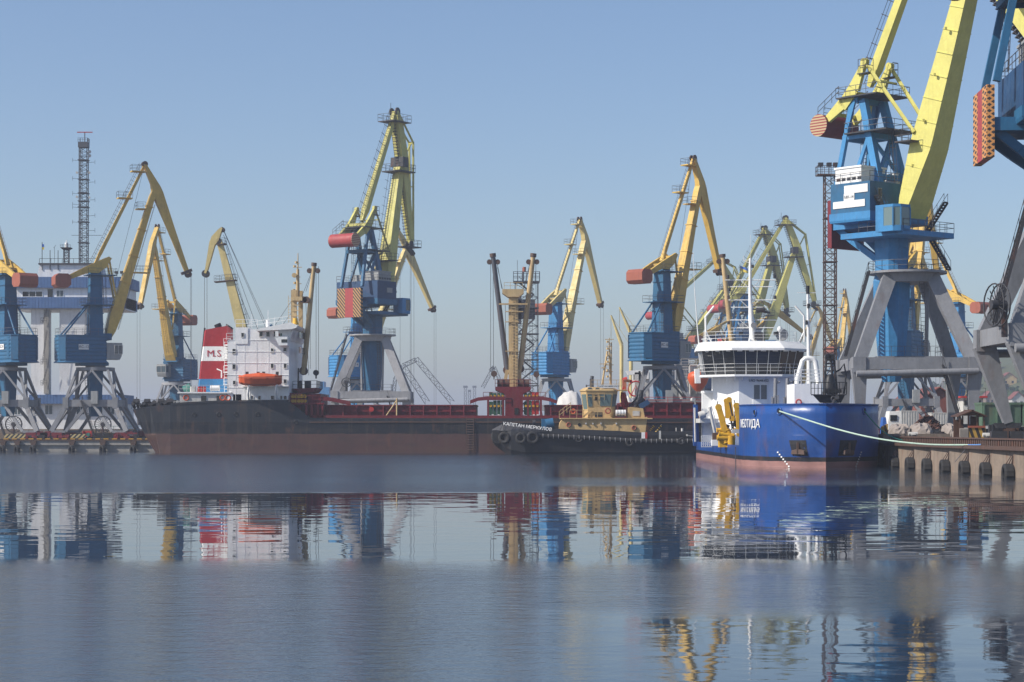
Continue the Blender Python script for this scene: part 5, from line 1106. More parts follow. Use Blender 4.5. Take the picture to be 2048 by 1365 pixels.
for (a, b, Y, py, m), lb in zip(hs, ds):
    x = (P(a,0,Y).x+P(b,0,Y).x)/2; w_ = (P(b,0,Y).x-P(a,0,Y).x)/2; z = hz(x, Y)-2; zt = max(P(0, py, Y).z, z+8); T = thing('house', lb, 'house', (x, Y, z), 'houses on the hillside')
    mb = MB(); mb.box((x-w_, Y-4, z-3), (x+w_, Y+5, zt-1.5)); mb.prism([(x-w_+.05,Y-3.95,zt-1.5),(x+w_-.05,Y-3.95,zt-1.5),(x,Y-3.95,zt+1.6)], (0,8.9,0)); mb.build('wall', m, T)
    mb = MB()
    for s0 in (x-w_-.5, x+w_+.5): mb.loft([[Vector((s0,y,zt-1.8)),Vector((x,y,zt+1.8)),Vector((x,y,zt+2.1)),Vector((s0,y,zt-1.5))] for y in (Y-4.6, Y+5.6)])
    mb.build('roof', 'roof_red', T)
    for k in (-.45, .45): mb = MB(); mb.box((x+w_*k-.6, Y-4.05, zt-4.2), (x+w_*k+.6, Y-3.9, zt-2.8)); mb.build('window', 'glass_dark', T)
# ------------------------------------------------------------ cargo ship
SY, SB = 282.0, 8.0; sx = lambda p: P(p, 0, SY).x; sz = lambda p: P(0, p, SY).z; SC = SY+SB
T = thing('cargo_ship', 'long black and red cargo ship with white stern house and M.S funnel', 'cargo ship', (sx(900), SC, 0))
def hull(stations, m, name, parent, flip=1, smooth=True, cap=True):
    """stations: list of (x or y position, list of (half_breadth, z)); returns hull mesh builder"""
# hull from stern (left) to bow (right); stations: px at deck, half-breadth factor, deck z
mb = MB(); rings = []
zd, zp = sz(837), sz(804)
stn = [(261, .80, sz(819.5), 5.0), (264, .84, sz(818.5), 3.6), (272, .90, sz(817), 1.6), (284, .95, sz(815), .3), (300, .97, sz(813), -.8), (340, 1, sz(810), -1.5), (420, 1, sz(805.5), -1.5), (500, 1, sz(804), -1.5), (577, 1, sz(803.5), -1.5), (620, 1, sz(836), -1.5), (700, 1, sz(836.5), -1.5), (1000, 1, sz(837), -1.5), (1500, 1, sz(837), -1.5), (1640, 1, sz(836), -1.5), (1690, .85, sz(820), -1.5), (1735, .5, sz(817), -1.5), (1765, .04, sz(814), -1.5)]
for px, hb, zt, zb_ in stn:
    zb_ = -1.5; rk_ = 44*max(0, 1-(px-261)/85)**1.3
    x = sx(px); h = SB*hb; zs = [zb_, zb_+(min(.8, max(.1, (zt-zb_)*.1))), (zb_+zt)*.5, zt]
    fl = [h*.9, h, h, h] if px > 290 else [h*.8, h*.86, h*.96, h]
    xo = lambda z: sx(px+rk_*(max(0, zt-z)/zt)**1.15)
    rings.append([Vector((xo(z), SC-f_, z)) for f_, z in zip(fl, zs)]+[Vector((xo(z), SC+f_, z)) for f_, z in reversed(list(zip(fl, zs)))])
mb.loft(rings); mb.build('hull', 'bulker_hull', T)
mb = MB()
for a, b, pa, pb in ((262, 577, 818.5, 803.5), ): pass
def strip(pts, y0, y1, h, m, nm): 
    mb = MB()
    for (a, pa), (b, pb) in zip(pts[:-1], pts[1:]): mb.loft([[Vector((sx(a), y0, sz(pa))), Vector((sx(a), y1, sz(pa))), Vector((sx(a), y1, sz(pa)+h)), Vector((sx(a), y0, sz(pa)+h))], [Vector((sx(b), y0, sz(pb))), Vector((sx(b), y1, sz(pb))), Vector((sx(b), y1, sz(pb)+h)), Vector((sx(b), y0, sz(pb)+h))]])
    return mb.build(nm, m, T)
strip([(342, 810.5), (420, 806), (500, 804.5), (577, 804)], SY-.08, SY+.15, .28, 'bulker_hull', 'bulwark_cap')
strip([(618, 846), (800, 845.5), (1100, 846), (1640, 847)], SY-.12, SY, .16, 'steel_rusty', 'rubbing_strake')
mb = MB()
for k in range(70): px = 628+k*15.2; mb.box((sx(px), SY-.03, sz(845)), (sx(px)+.1, SY+.02, sz(838)))
mb.box((sx(628), SY-.05, sz(845)), (sx(628+69*15.2)+.1, SY+.02, sz(844.3))); mb.build('bulwark_stay', 'bulker_hull', T)
for px, py in ((437, 829), (472, 829), (515, 829), (388, 830), (592, 845)): mb = MB(); mb.torus((sx(px), SY-.04, sz(py)), .26, .06, (0,1,0), 12, 6); mb.disc((sx(px), SY-.02, sz(py)), .24, (0,1,0), 12, .04); mb.build('mooring_hole', 'black', T)
mb = MB(); mb.ladder((sx(940), SY-.2, sz(905)), (sx(940), SY-.2, sz(834)), (1,0,0), 1.0, .35, .06); mb.build('rope_ladder', 'steel_rusty', T)
# stern rail fittings
mb = MB(); rnd = random.Random(3)
for px in range(264, 350, 7): h = rnd.uniform(.4, 1.1); mb.cyl((sx(px), SY+.8+rnd.random()*2, sz(815)), (sx(px), SY+.8, sz(815)+h), .18+rnd.random()*.2, 8)
for px in (268, 290, 318, 336): mb.cyl((sx(px)-.3, SY+1.2, sz(815)+.8), (sx(px)+.5, SY+1.2, sz(815)+.8), .42, 10)
mb.build('mooring_winch', 'black_gear', T)
mb = MB(); mb.rail([(sx(262), SY+.5, sz(818)), (sx(345), SY+.2, sz(810.5))], 1.0, 1.1, .035); mb.tube([(sx(268), SY+2, sz(815)), (sx(268), SY+2, sz(794))], .07, 5); mb.build('railing', 'steel_dark', T)
def sbox(a, b, c, d, y0, y1, m, nm, par=None, mb=None): 
    mb = MB(); mb.box((sx(a), y0, sz(d)), (sx(b), y1, sz(c))); return mb.build(nm, m, par or T)
# low deckhouse
dh = sbox(358, 462, 786, 806, SY+.6, SY+14, 'white_dirty', 'deckhouse')
mb = MB(); mb.box((sx(354), SY+.3, sz(787)), (sx(462), SY+14.3, sz(784.5)));
mb.build('deck_slab', 'white', dh)
mb = MB()
for k in range(26): x = sx(347+k*4.35); mb.box((x, SY+.1, sz(811-k*.12)), (x+.1, SY+.2, sz(803)))
mb.box((sx(347), SY+.08, sz(803.5)), (sx(461), SY+.22, sz(802.5))); mb.build('stern_grating', 'white_dirty', T)
for a, b, c, d in ((401, 411, 792, 803), (432, 439, 792, 801), (465, 482, 789, 803)): sbox(a, b, c, d, SY+.5, SY+.63, 'glass_dark', 'doorway', dh)
for px in (371, 444, 455): mb = MB(); mb.torus((sx(px), SY+.5, sz(796)), .36, .08, (0,1,0), 14, 6); mb.build('lifebuoy', 'orange', dh)
mb = MB(); mb.cyl((sx(364), SY+3, sz(785)), (sx(378), SY+3, sz(778)), 1.0, 12); mb.build('net_bundle', 'net_teal', T)
for px0, px1, py0, py1, m, nm in ((376, 384, 773, 784, 'white_dirty', 'locker'), (391, 407, 773, 784, 'red_bright', 'pipe_rack'), ):
    mb = MB()
    for k in range(3): x = sx(px0+(px1-px0)*k/3); mb.cyl((x+.3, SY+1.5, sz(py1)), (x+.3, SY+1.5, sz(py0)), .22, 10)
    mb.box((sx(px0), SY+1.7, sz(py1)), (sx(px1), SY+2.2, sz(py0+3))); mb.build(nm, m, T)
mb = MB(); mb.cyl((sx(418), SY+1.2, sz(777)), (sx(436), SY+1.2, sz(777)), .42, 12); mb.build('life_raft', 'white', T)
mb = MB(); mb.rail([(sx(356), SY+.5, sz(785)), (sx(455), SY+.5, sz(785))], 1.0, 1.2, .035); mb.build('railing', 'white_dirty', dh)
# funnel
def fun(py): # left and right edge px by py
    t_ = (785-py)/(785-648); return 384+ (400-384)*t_, 447.5
mb = MB(); ys = (SY+4, SY+9.5)
def fband(p0, p1, mi, top=False):
    mb.m = mi; (l0, r0), (l1, r1) = fun(p0), fun(p1)
    pts0 = [(l0, ys[0]+.8), (l0+4, ys[0]), (r0-2, ys[0]), (r0+2, ys[0]+1.2), (r0+2, ys[1]-1.2), (r0-2, ys[1]), (l0+4, ys[1]), (l0, ys[1]-.8)]
    pts1 = [(l1, ys[0]+.8), (l1+4, ys[0]), (r1-2, ys[0]), (r1+2, ys[0]+1.2), (r1+2, ys[1]-1.2), (r1-2, ys[1]), (l1+4, ys[1]), (l1, ys[1]-.8)]
    zt = (lambda a: sz(p1)) if not top else (lambda a: sz(658-(a-399)/(440-399)*12 if a < 441 else 646+(a-441)*.7))
    mb.loft([[Vector((sx(a), y, sz(p0))) for a, y in pts0], [Vector((sx(a), y, zt(a))) for a, y in pts1]])
fband(785, 757, 0); fband(757, 720.5, 1); fband(720.5, 691, 2); fband(691, 660, 1); fband(660, 652, 1, True)
fn = mb.build('funnel', ['blue_pale', 'funnel_red', 'white_clean'], T)
for a, s in ((413, 'M'), (422, '.'), (430, 'S')): text(s, 1.35, (sx(a), ys[0]-.03, sz(706)), (1,0,0), (0,0,1), 'letter_red', fn, sx=1.1)
mb = MB(); mb.tube([(sx(383), ys[0]+2, sz(785)), (sx(396.5), ys[0]+2, sz(652))], .14, 6); mb.build('exhaust_pipe', 'black', fn)
mb = MB(); mb.cyl((sx(424), ys[0]+2.5, sz(651)), (sx(421), ys[0]+2.5, sz(644)), .5, 10); mb.cyl((sx(445), ys[0]+2.5, sz(651)), (sx(447), ys[0]+2.5, sz(648)), .6, 10); mb.build('exhaust_pipe', 'black', fn)
mb = MB()
for py in (770, 745, 717, 690): mb.box((sx(441), ys[0]-1.0, sz(py)), (sx(455), ys[0]+.4, sz(py)+.12)); mb.rail([(sx(441), ys[0]-1.0, sz(py)), (sx(455), ys[0]-1.0, sz(py))], 1.0, .7, .035)
mb.ladder((sx(446), ys[0]-.9, sz(784)), (sx(446), ys[0]-.9, sz(682)), (1,0,0), .5, .4, .04); mb.tube([(sx(426), ys[0]-.3, sz(737)), (sx(436), ys[0]-.5, sz(741)), (sx(436), ys[0]-.5, sz(755))], .1, 5); mb.build('gallery', 'white', T)
# superstructure
mb = MB(); y0 = SY+.5; mb.loft([[Vector((sx(a), y, sz(p))) for a, y in ((454, y0), (577, y0), (585, y0+13), (458, y0+13))] for p in (805, 681)]); ho = mb.build('superstructure', 'white', T)
mb = MB()
for py in (681, 704, 727, 751, 776): mb.box((sx(453.6), y0-.05, sz(py)), (sx(577.5), y0, sz(py)+.09))
for a in (470, 488, 512, 536, 560): mb.box((sx(a), y0-.03, sz(803)), (sx(a)+.05, y0, sz(683)))
mb.build('weld_seam', 'white', ho)
br = MB(); br.box((sx(470), y0-.12, sz(688)), (sx(495), SY+11, sz(655))); br.build('house_corner', 'white', ho)
br = MB(); br.loft([[Vector((sx(495), y0, sz(681))), Vector((sx(579), y0, sz(681))), Vector((sx(587), y0+13, sz(681))), Vector((sx(495), y0+13, sz(681)))], [Vector((sx(495), y0, sz(659))), Vector((sx(585), y0, sz(659))), Vector((sx(592), y0+13, sz(659))), Vector((sx(495), y0+13, sz(659)))]])
br.build('bridge', 'white', ho)
br = MB(); br.loft([[Vector((sx(a), y, sz(p))) for a, p in ((514, 660), (583, 646), (597, 652), (594, 657), (585, 659.5), (514, 663))] for y in (SY-1.2, y0+14)]); br.build('bridge_roof', 'white_clean', ho)
br = MB(); br.loft([[Vector((sx(a), y, sz(p))) for a, p in ((551, 675), (577, 675), (577, 692), (560, 692))] for y in (SY-1.4, y0+.1)]); br.box((sx(553), SY-1.4, sz(676)), (sx(559), SY-1.2, sz(664))); wg = br.build('bridge_wing', 'white_clean', ho)
sbox(565, 577, 680, 686, SY-1.45, SY-1.36, 'glass_dark', 'window', wg)
for a, b, c, d in ((482,487,666,674),(518,524,664,673),(532,538,664,673),(547,553,664,673),(464,470,698,707),(464,470,729,738),(465,470,762,769),(541,546,697,705),(566,572,696,704),(541,546,728,736),(567,572,728,736),(567,572,759,767),(541,547,792,799),(567,572,792,799),(500,505,792,799),(516,520,792,799),(560,563,792,799)):
    g = sbox(a, b, c, d, y0-(.16 if a == 482 else .04), y0+.02, 'glass_dark', 'window', ho)
    mb = MB(); yy = y0-(.2 if a == 482 else .09); mb.box((sx(a)-.06, yy, sz(d)-.1), (sx(b)+.06, yy+.04, sz(d))); mb.box((sx(b), yy, sz(d)), (sx(b)+.08, yy+.04, sz(c))); mb.build('window_frame', 'white_dirty', g)
for a, m in ((560, 'winch_green'), (556, 'salmon')): sbox(a, a+3, 667, 672, y0-.05, y0+.02, m, 'notice', ho)
for k, (py, ) in enumerate(((668,), (699,))):
    for j in range(3 if k == 0 else 2):
        yb = y0+1.5+j*3.6; mb = MB(); xx = sx(581+j*2.0) ; mb.loft([[Vector((xx+.95+i, yb+q_, z)) for i, q_ in ((0,0),(.1,0),(.2,1.8),(.1,1.8))] for z in (sz(py+7), sz(py-6))]); mb.build('window', 'glass_dark', ho)
mb = MB(); mb.rail([(sx(470), y0, sz(655)), (sx(514), y0, sz(655))], 1.1, 1.2, .04); mb.rail([(sx(497), y0, sz(659)), (sx(583), SY-1, sz(647))], 1.0, 1.4, .03); mb.rail([(sx(452), y0-.1, sz(681)), (sx(470), y0-.1, sz(681))], 1, 1, .035); mb.build('railing', 'white', ho)
mb = MB(); mb.tube([(sx(530), y0+3, sz(655)), (sx(530), y0+3, sz(618))], .05, 4); mb.cyl((sx(529.6), y0+3, sz(652)), (sx(529.6), y0+3, sz(638)), .25, 8); mb.tube([(sx(499), y0+2, sz(655)), (sx(499), y0+2, sz(627))], .04, 4); mb.tube([(sx(545), y0+2, sz(652)), (sx(545), y0+2, sz(632))], .03, 4); mb.build('antenna', 'white', ho)
mb = MB(); mb.cyl((sx(587), y0+2, sz(648)), (sx(587), y0+2, sz(642)), .5, 12, .35); mb.cyl((sx(587), y0+2, sz(642)), (sx(587), y0+2, sz(635)), .35, 12, .3); mb.build('signal_horn', 'hydraulic_yellow', ho)
for px in (495, 517, 528, 555): mb = MB(); mb.beam((sx(px), SY-.4, sz(752)), (sx(px), SY-.4, sz(744)), .25, .4); mb.build('davit_head', 'steel_dark', ho)
# lifeboat
mb = MB(); rings = []; 
for t_, h, s_ in ((0, .05, .9), (.04, .5, .6), (.15, .95, .2), (.35, 1.2, .05), (.65, 1.2, .05), (.85, .98, .2), (.96, .55, .55), (1, .08, .85)):
    x = sx(480)+(sx(566)-sx(480))*t_; zc = sz(770); rings.append([Vector((x, SY-1.3+o*h, zc+z)) for o, z in ((0, s_*.5-.25), (.7, .05+s_*.5), (1, .8+s_*.3), (.98, 1.15+.25*s_), (-.98, 1.15+.25*s_), (-1, .8+s_*.3), (-.7, .05+s_*.5))])
mb.loft(rings, smooth=False); lb = mb.build('lifeboat', 'orange', T)
mb = MB(); rings = []
for t_, h, z in ((.05, .5, .05), (.15, .85, .28), (.5, 1.08, .5), (.85, .85, .28), (.95, .5, .05)): x = sx(480)+(sx(566)-sx(480))*t_; rings.append([Vector((x, SY-1.3+o*h, sz(770)+1.15+z_*z)) for o, z_ in ((-1, 0), (-.6, 1), (.6, 1), (1, 0))])
mb.loft(rings); mb.build('lifeboat_cover', 'orange', lb)
mb = MB(); mb.box((sx(480), SY-2.52, sz(757)), (sx(566), SY-2.47, sz(756))); mb.build('grab_line', 'salmon', lb)
for px in (497, 552):
    mb = MB(); mb.tube([(sx(px), SY+.6, sz(803)), (sx(px), SY-.5, sz(790)), (sx(px+3), SY-1.6, sz(773)), (sx(px+5), SY-1.3, sz(769))], .14, 6); mb.tube([(sx(px+4), SY+.5, sz(803)), (sx(px+4), SY-.3, sz(787)), (sx(px+4), SY-.1, sz(768))], .1, 6); mb.build('davit', 'white', T)
mb = MB(); mb.box((sx(485), SY-.6, sz(774)), (sx(578), SY+.5, sz(773))); mb.rail([(sx(485), SY-.55, sz(773)), (sx(578), SY-.55, sz(773))], .9, 1.6, .035); mb.build('boat_deck', 'white', ho)
# stern mast
def mast(name, m, f): mb = MB(); f(mb); return mb.build(name, m, T)
my = SC
ms = mast('king_mast', 'tan_mast', lambda mb: (mb.beam((sx(577), my-1, sz(660)), (sx(577), my-1, sz(574)), .6, .8), mb.beam((sx(588), my+1, sz(660)), (sx(588), my+1, sz(574)), .6, .6), mb.box((sx(572), my-1.6, sz(596)), (sx(595), my+1.6, sz(588))), mb.tube([(sx(583), my, sz(590)), (sx(583.5), my, sz(530))], .32, 8, .2), mb.tube([(sx(583.5), my, sz(530)), (sx(583.8), my, sz(497))], .12, 6, .06)))
mb = MB()
for py, w_ in ((518, 4), (526, 9), (546, 6), (560, 8), (575, 11)): mb.tube([(sx(583-w_), my-.1, sz(py)), (sx(583+w_), my-.1, sz(py))], .07, 4); mb.cyl((sx(583-w_*.7), my, sz(py)), (sx(583-w_*.7), my, sz(py-4)), .2, 8)
for k in range(6): mb.box((sx(574), my-1.4, sz(650-k*11)), (sx(591), my-1.3, sz(650-k*11)+.12))
mb.ladder((sx(569), my-1.3, sz(650)), (sx(569), my-1.3, sz(585)), (1,0,0), .4, .4, .04); mb.disc((sx(577), my-.5, sz(543)), .35, (0,1,0), 12, .2); mb.build('mast_fitting', 'tan_mast', ms)
def derrick(a, b, r0, r1, m, y0_=my, y1_=my, top=True):
    A_ = Vector((sx(a[0]), y0_, sz(a[1]))); B_ = Vector((sx(b[0]), y1_, sz(b[1]))); mb = MB(); mb.tube([A_, A_.lerp(B_, .5), B_], r0, 10, r1); d = mb.build('derrick', m, T); mb = MB()
    mb.cyl(B_+(A_-B_)*.02, B_+(A_-B_)*-.01, r1*1.35, 10); 
    for s in (-1, 1): c = B_+(A_-B_)*.05+Vector((s*.6, 0, -.2)); mb.disc(c, .38, (0,1,0), 10, .2); mb.tube([c, B_+(A_-B_)*.02], .06, 4)
    c = A_+(B_-A_)*.03; mb.disc(c, r0*1.5, (0,1,0), 10, .3); mb.build('block', 'steel_rusty', d); return B_
derrick((595, 746), (617, 519), .42, .30, 'tan_mast')
mb = MB()
for a, b in (((616,525),(590,590)), ((617,523),(600,576)), ((621,525),(621,742)), ((626,524),(626,745)), ((609,600),(609,735)), ((585,600),(548,650)), ((574,590),(530,655)), ((600,600),(606,748))): mb.tube([(sx(a[0]), my, sz(a[1])), (sx(b[0]), my, sz(b[1]))], .035, 3)
mb.build('rigging', 'wire', T)
mb = MB(); mb.disc((sx(621), my, sz(743)), .42, (0,1,0), 12, .25); mb.beam((sx(621), my, sz(745)), (sx(621), my, sz(755)), .2, .2); mb.build('cargo_hook', 'black_gear', T)
mb = MB(); mb.box((sx(590), my-1.0, sz(592)), (sx(606), my+1, sz(588))); 
for p in (597, 603): mb.disc((sx(p), my-1.2, sz(594)), .5, (0,1,0), 12, .3)
mb.build('crosstree', 'steel_rusty', ms)
# winch platforms and red deck gear aft
mb = MB(); mb.loft([[Vector((sx(a), y, sz(p))) for a, p in ((580, 777), (629, 775), (622, 784), (596, 786))] for y in (my-5, my+4)]); pf = mb.build('winch_platform', 'red_deep', T)
mb = MB(); mb.rail([(sx(581), my-5, sz(776)), (sx(629), my-5, sz(775)), (sx(629), my+4, sz(775))], 1.0, .9, .04); mb.cyl((sx(592), my-4, sz(770)), (sx(598), my-4, sz(770)), .7, 12); mb.cyl((sx(604), my-4, sz(769)), (sx(616), my-4, sz(769)), .6, 12); mb.tube([(sx(590), my-4, sz(776)), (sx(591), my-4, sz(735))], .12, 6); mb.build('winch', 'black_gear', pf)
def redhouse(a, b, c, d, y0_, y1_, m='red_deep', nm='hatch_end'): return sbox(a, b, c, d, y0_, y1_, m, nm)
redhouse(577, 600, 786, 836, SY+1.2, SY+14, nm='mast_house'); redhouse(612, 638, 787, 836, SY+2.5, SY+13, 'red_deep', nm='hatch_cover_stack')
mb = MB()
for k in range(5): 
    for j in range(2): mb.cyl((sx(584+k*6), SY+1.0, sz(793+j*9)), (sx(584+k*6), SY+1.3, sz(793+j*9)), .26, 10)
mb.build('hatch_roller', 'hydraulic_yellow', T)
mb = MB(); mb.rail([(sx(577), SY+.3, sz(806)), (sx(640), SY+.3, sz(806))], 1.0, 1.0, .05); mb.box((sx(577), SY+.2, sz(809)), (sx(648), SY+1.5, sz(806))); mb.build('gallery', 'red_deep', T)
strip([(636, 803), (650, 801.5), (668, 804), (700, 811)], SY+.4, SY+.8, .55, 'red_deep', 'breakwater')
for px in (610, 621, 633, 642): mb = MB(); mb.box((sx(px), SY+.3, sz(836)), (sx(px)+.3, SY+.8, sz(806))); mb.build('stanchion', 'red_deep', T)
# hatch coamings
def coaming(a, b, c=811):
    mb = MB(); mb.box((sx(a), SY+1.5, sz(838)), (sx(b), SY+14.5, sz(c))); mb.box((sx(a)-.1, SY+1.25, sz(c+1.2)), (sx(b)+.1, SY+14.7, sz(c-1.2))); co = mb.build('hatch_coaming', 'red_deep', T)
    mb = MB(); mb.box((sx(a), SY+1.2, sz(824)), (sx(b), SY+1.5, sz(823))); x = sx(a)+.6
    while x < sx(b)-.3: mb.prism([(x, SY+1.0, sz(836)), (x+.16, SY+1.0, sz(836)), (x+.16, SY+1.25, sz(c+1)), (x, SY+1.25, sz(c+1))], (0,.4,0)); x += 1.9
    mb.build('coaming_stay', 'red_deep', co)
coaming(648, 952); coaming(1092, 1240); coaming(1245, 1430, 806); coaming(1520, 1640, 808)
strip([(620, 838), (1000, 838.5), (1640, 838.5)], SY+.3, SY+.5, .5, 'red_deep', 'deck_edge')
for a, b, c in ((795, 795, 0), (771, 795, 1)): pass
mb = MB(); mb.tube([(sx(793), SY+.9, sz(833)), (sx(793), SY+.9, sz(797))], .13, 6); mb.tube([(sx(771), SY+.9, sz(833)), (sx(793), SY+.9, sz(801))], .1, 6); mb.build('derrick_crutch', 'tan_mast', T)
mb = MB(); mb.disc((sx(742), SY+1.1, sz(819)), .35, (0,1,0), 12, .2); mb.build('valve_wheel', 'red_bright', T)
# middle mast house
mb = MB(); mb.loft([[Vector((sx(a), y, sz(p))) for a, p in ((1010, 836), (1046, 836), (1046, 788), (1062, 779), (1062, 773), (990, 773), (990, 779), (1010, 788))] for y in (SY+3, SY+13)]); mh = mb.build('mast_house', 'red_deep', T)
sbox(1029, 1037, 816, 829, SY+2.92, SY+3.02, 'black', 'doorway', mh)
mb = MB(); mb.rail([(sx(990), SY+3, sz(773)), (sx(1062), SY+3, sz(773))], 1.0, 1.0, .05)
mb.build('railing', 'red_deep', mh)
for a in (1001, 1012, 1042, 1053): mb = MB(); mb.cyl((sx(a)-.45, SY+4.5, sz(766)), (sx(a)+.45, SY+4.5, sz(766)), .62, 12); mb.cyl((sx(a)-.5, SY+4.5, sz(766)), (sx(a)-.42, SY+4.5, sz(766)), .8, 12); mb.build('winch_drum', 'steel_rusty', mh)
mb = MB(); w_ = .95
for k in range(1): mb.box((sx(1017), my-.9, sz(773)), (sx(1037), my+.9, sz(585)))
mb.loft([[Vector((sx(a), y, sz(p))) for a, p in ((1004, 572), (1048, 572), (1048, 580), (1038, 588), (1015, 588), (1004, 580))] for y in (my-1.3, my+1.3)]); mm = mb.build('king_mast', 'tan_mast', T)
mb = MB()
for py in (619, 604, 640, 700): mb.box((sx(1010), my-1.1, sz(py)), (sx(1047) if py == 619 else sx(1038), my-.9, sz(py-2)))
mb.box((sx(997), my-1.2, sz(604)), (sx(1056), my-.8, sz(601)))
mb.ladder((sx(1027), my-1.05, sz(773)), (sx(1027), my-1.05, sz(590)), (1,0,0), .6, .45, .045); mb.rail([(sx(1008), my-1.2, sz(572)), (sx(1046), my-1.2, sz(572))], .95, .9, .04); mb.build('mast_fitting', 'tan_mast', mm)
derrick((1015, 745), (984.5, 500), .42, .34, 'portal_dark'); derrick((1040, 742), (1068, 500), .42, .34, 'tan_mast'); derrick((1478, 700), (1457, 501), .42, .34, 'tan_mast')
for a in (1008, 1041): mb = MB(); mb.beam((sx(a), my-.5, sz(773)), (sx(a+(6 if a < 1020 else -2)), my-.5, sz(737)), .45, .5); mb.build('heel_fitting', 'tan_mast', mm)
mb = MB()
for a, b in (((980,515),(980,735)), ((985,515),(986,735)), ((994,526),(1006,578)), ((994,520),(1003,570)), ((1062,520),(1046,574)), ((1060,520),(1050,566)), ((1073,520),(1074,740)), ((1010,600),(1012,740)), ((1460,515),(1480,600))): mb.tube([(sx(a[0]), my, sz(a[1])), (sx(b[0]), my, sz(b[1]))], .04, 3)
mb.build('rigging', 'wire', T)
for a, p in ((987, 745), (1074, 746)): mb = MB(); mb.disc((sx(a), my, sz(p)), .45, (0,1,0), 12, .25); mb.beam((sx(a), my, sz(p)), (sx(a), my, sz(p+12)), .35, .3, (0,1,0), .1, .1); mb.build('cargo_hook', 'steel_rusty', T)
def folded(a, b, y0_, m0, seed):
    rnd = random.Random(seed)
    for k in range(4): 
        x0 = sx(a+(b-a)*k/4)+.05; x1 = sx(a+(b-a)*(k+1)/4)-.05; mb = MB()
        mb.box((x0, y0_, sz(830)), (x1, y0_+8, sz(801 if k > 0 else 803))); mb.box((x0, y0_-.1, sz(799)), (x1, y0_+8, sz(784+rnd.random()*2))); 
        c = mb.build('hatch_panel', m0 if not (seed == 2 and k > 1) else 'red_bright', T); mb = MB()
        for p in (792, 812): mb.disc(((x0+x1)/2, y0_-.15, sz(p)), .17, (0,1,0), 10, .12)
        mb.build('roller', 'hydraulic_yellow', c)
folded(977, 1009, SY+3.2, 'winch_green', 1); folded(1048, 1079, SY+3.2, 'winch_green', 2)
for px in (974, 1004, 1054, 1080): mb = MB(); mb.box((sx(px), SY+.8, sz(836)), (sx(px+4), SY+1.3, sz(800))); mb.build('stanchion', 'red_deep', T)
for px in (983, 995, 1046, 1066, 1074): mb = MB(); mb.box((sx(px), SY+2.4, sz(835)), (sx(px+4), SY+2.9, sz(829))); mb.build('hatch_wedge', 'white', T)
strip([(940, 808), (956, 802), (974, 800.5), (1010, 801)], SY+.8, SY+1.3, .5, 'red_deep', 'breakwater'); strip([(1046, 801), (1085, 800.5), (1100, 803), (1114, 808)], SY+.8, SY+1.3, .5, 'red_deep', 'breakwater')
mb = MB(); mb.rail([(sx(966), SY+2.6, sz(800)), (sx(1009), SY+2.6, sz(800))], 1.1, 1.2, .05); mb.rail([(sx(1046), SY+2.6, sz(800)), (sx(1092), SY+2.6, sz(800))], 1.1, 1.2, .05); mb.build('railing', 'red_deep', T)
mb = MB(); mb.rail([(sx(1290), SY+1, sz(806)), (sx(1430), SY+1, sz(806))], .8, 3.0, .05); mb.build('railing', 'red_bright', T)
# white heap seen over the hatch
def heap(px0, px1, Y, zb_, py, label, pts):
    rnd = random.Random(12); a, b = P(px0,0,Y).x, P(px1,0,Y).x; N_ = 44; rings = []; cx_ = (a+b)/2
    def top(t): 
        for (t0, v0), (t1, v1) in zip(pts[:-1], pts[1:]):
            if t <= t1: return v0+(v1-v0)*(t-t0)/(t1-t0)
        return pts[-1][1]
    h = P(0, py, Y).z-zb_
    for j in range(13):
        s_ = j/12; rg = []
        for k in range(N_): t = k/(N_-1); pr = (1-abs(2*s_-1)**1.6); rg.append(Vector((a+(b-a)*t, Y+(s_-.5)*11, zb_+h*top(t)*pr+.10*math.sin(k*.8+j*1.7)*pr)))
        rings.append(rg)
    mb = MB(); mb.loft(rings, False, True, False); return tag(recentre(mb.build('cargo_heap', 'tarp_white')), label, 'cargo heap')
heap(1094, 1168, 312, ZL, 782, 'white heap of loose cargo on the quay just left of the tug wheelhouse', [(0,.2),(.15,.45),(.32,.86),(.4,.93),(.6,1.0),(.8,.98),(1,.75)])
heap(1240, 1292, 318, ZL, 792, 'smaller white heap on the quay behind the tug funnel', [(0,.8),(.3,1),(.7,.85),(1,.5)])
mb = MB(); L_ = lambda p, Y: P(p, 0, Y).x
rnd = random.Random(6)
# ------------------------------------------------------------ grey workship behind, with orange free-fall lifeboat
WY = 345; wx = lambda p: P(p, 0, WY).x; wz = lambda p: P(0, p, WY).z
T = thing('offshore_ship', 'grey and white ship with an upright orange lifeboat, partly behind the survey ship bridge', 'ship', (wx(1350), WY, 0))
def wbox(a, b, c, d, m, nm, y=0, dp=8, par=None): mb = MB(); mb.box((wx(a), WY+y, wz(d)), (wx(b), WY+y+dp, wz(c))); return mb.build(nm, m, par or T)
wbox(1250, 1405, 800, 870, 'portal_grey', 'hull', 0, 12); wbox(1270, 1300, 745, 800, 'white_dirty', 'deckhouse', 1); wbox(1362, 1410, 760, 800, 'grey_house', 'deckhouse', 1); wbox(1285, 1298, 742, 758, 'white', 'wheelhouse', .5)
mb = MB(); mb.loft([[Vector((wx(a), y, wz(p))) for a, p in ((1254, 742), (1282, 740), (1282, 748), (1258, 750))] for y in (WY+1, WY+4)]); mb.box((wx(1278), WY+1, wz(800)), (wx(1283), WY+2, wz(742))); mb.build('helm_wing', 'white', T)
mb = MB()
for p in (730, 745, 760, 774, 788): mb.rail([(wx(1362), WY, wz(p)), (wx(1408), WY, wz(p))], 1.0, 1.5, .06)
for p in (1380, 1408): mb.tube([(wx(p), WY-.2, wz(800)), (wx(p), WY-.2, wz(731))], .14, 5)
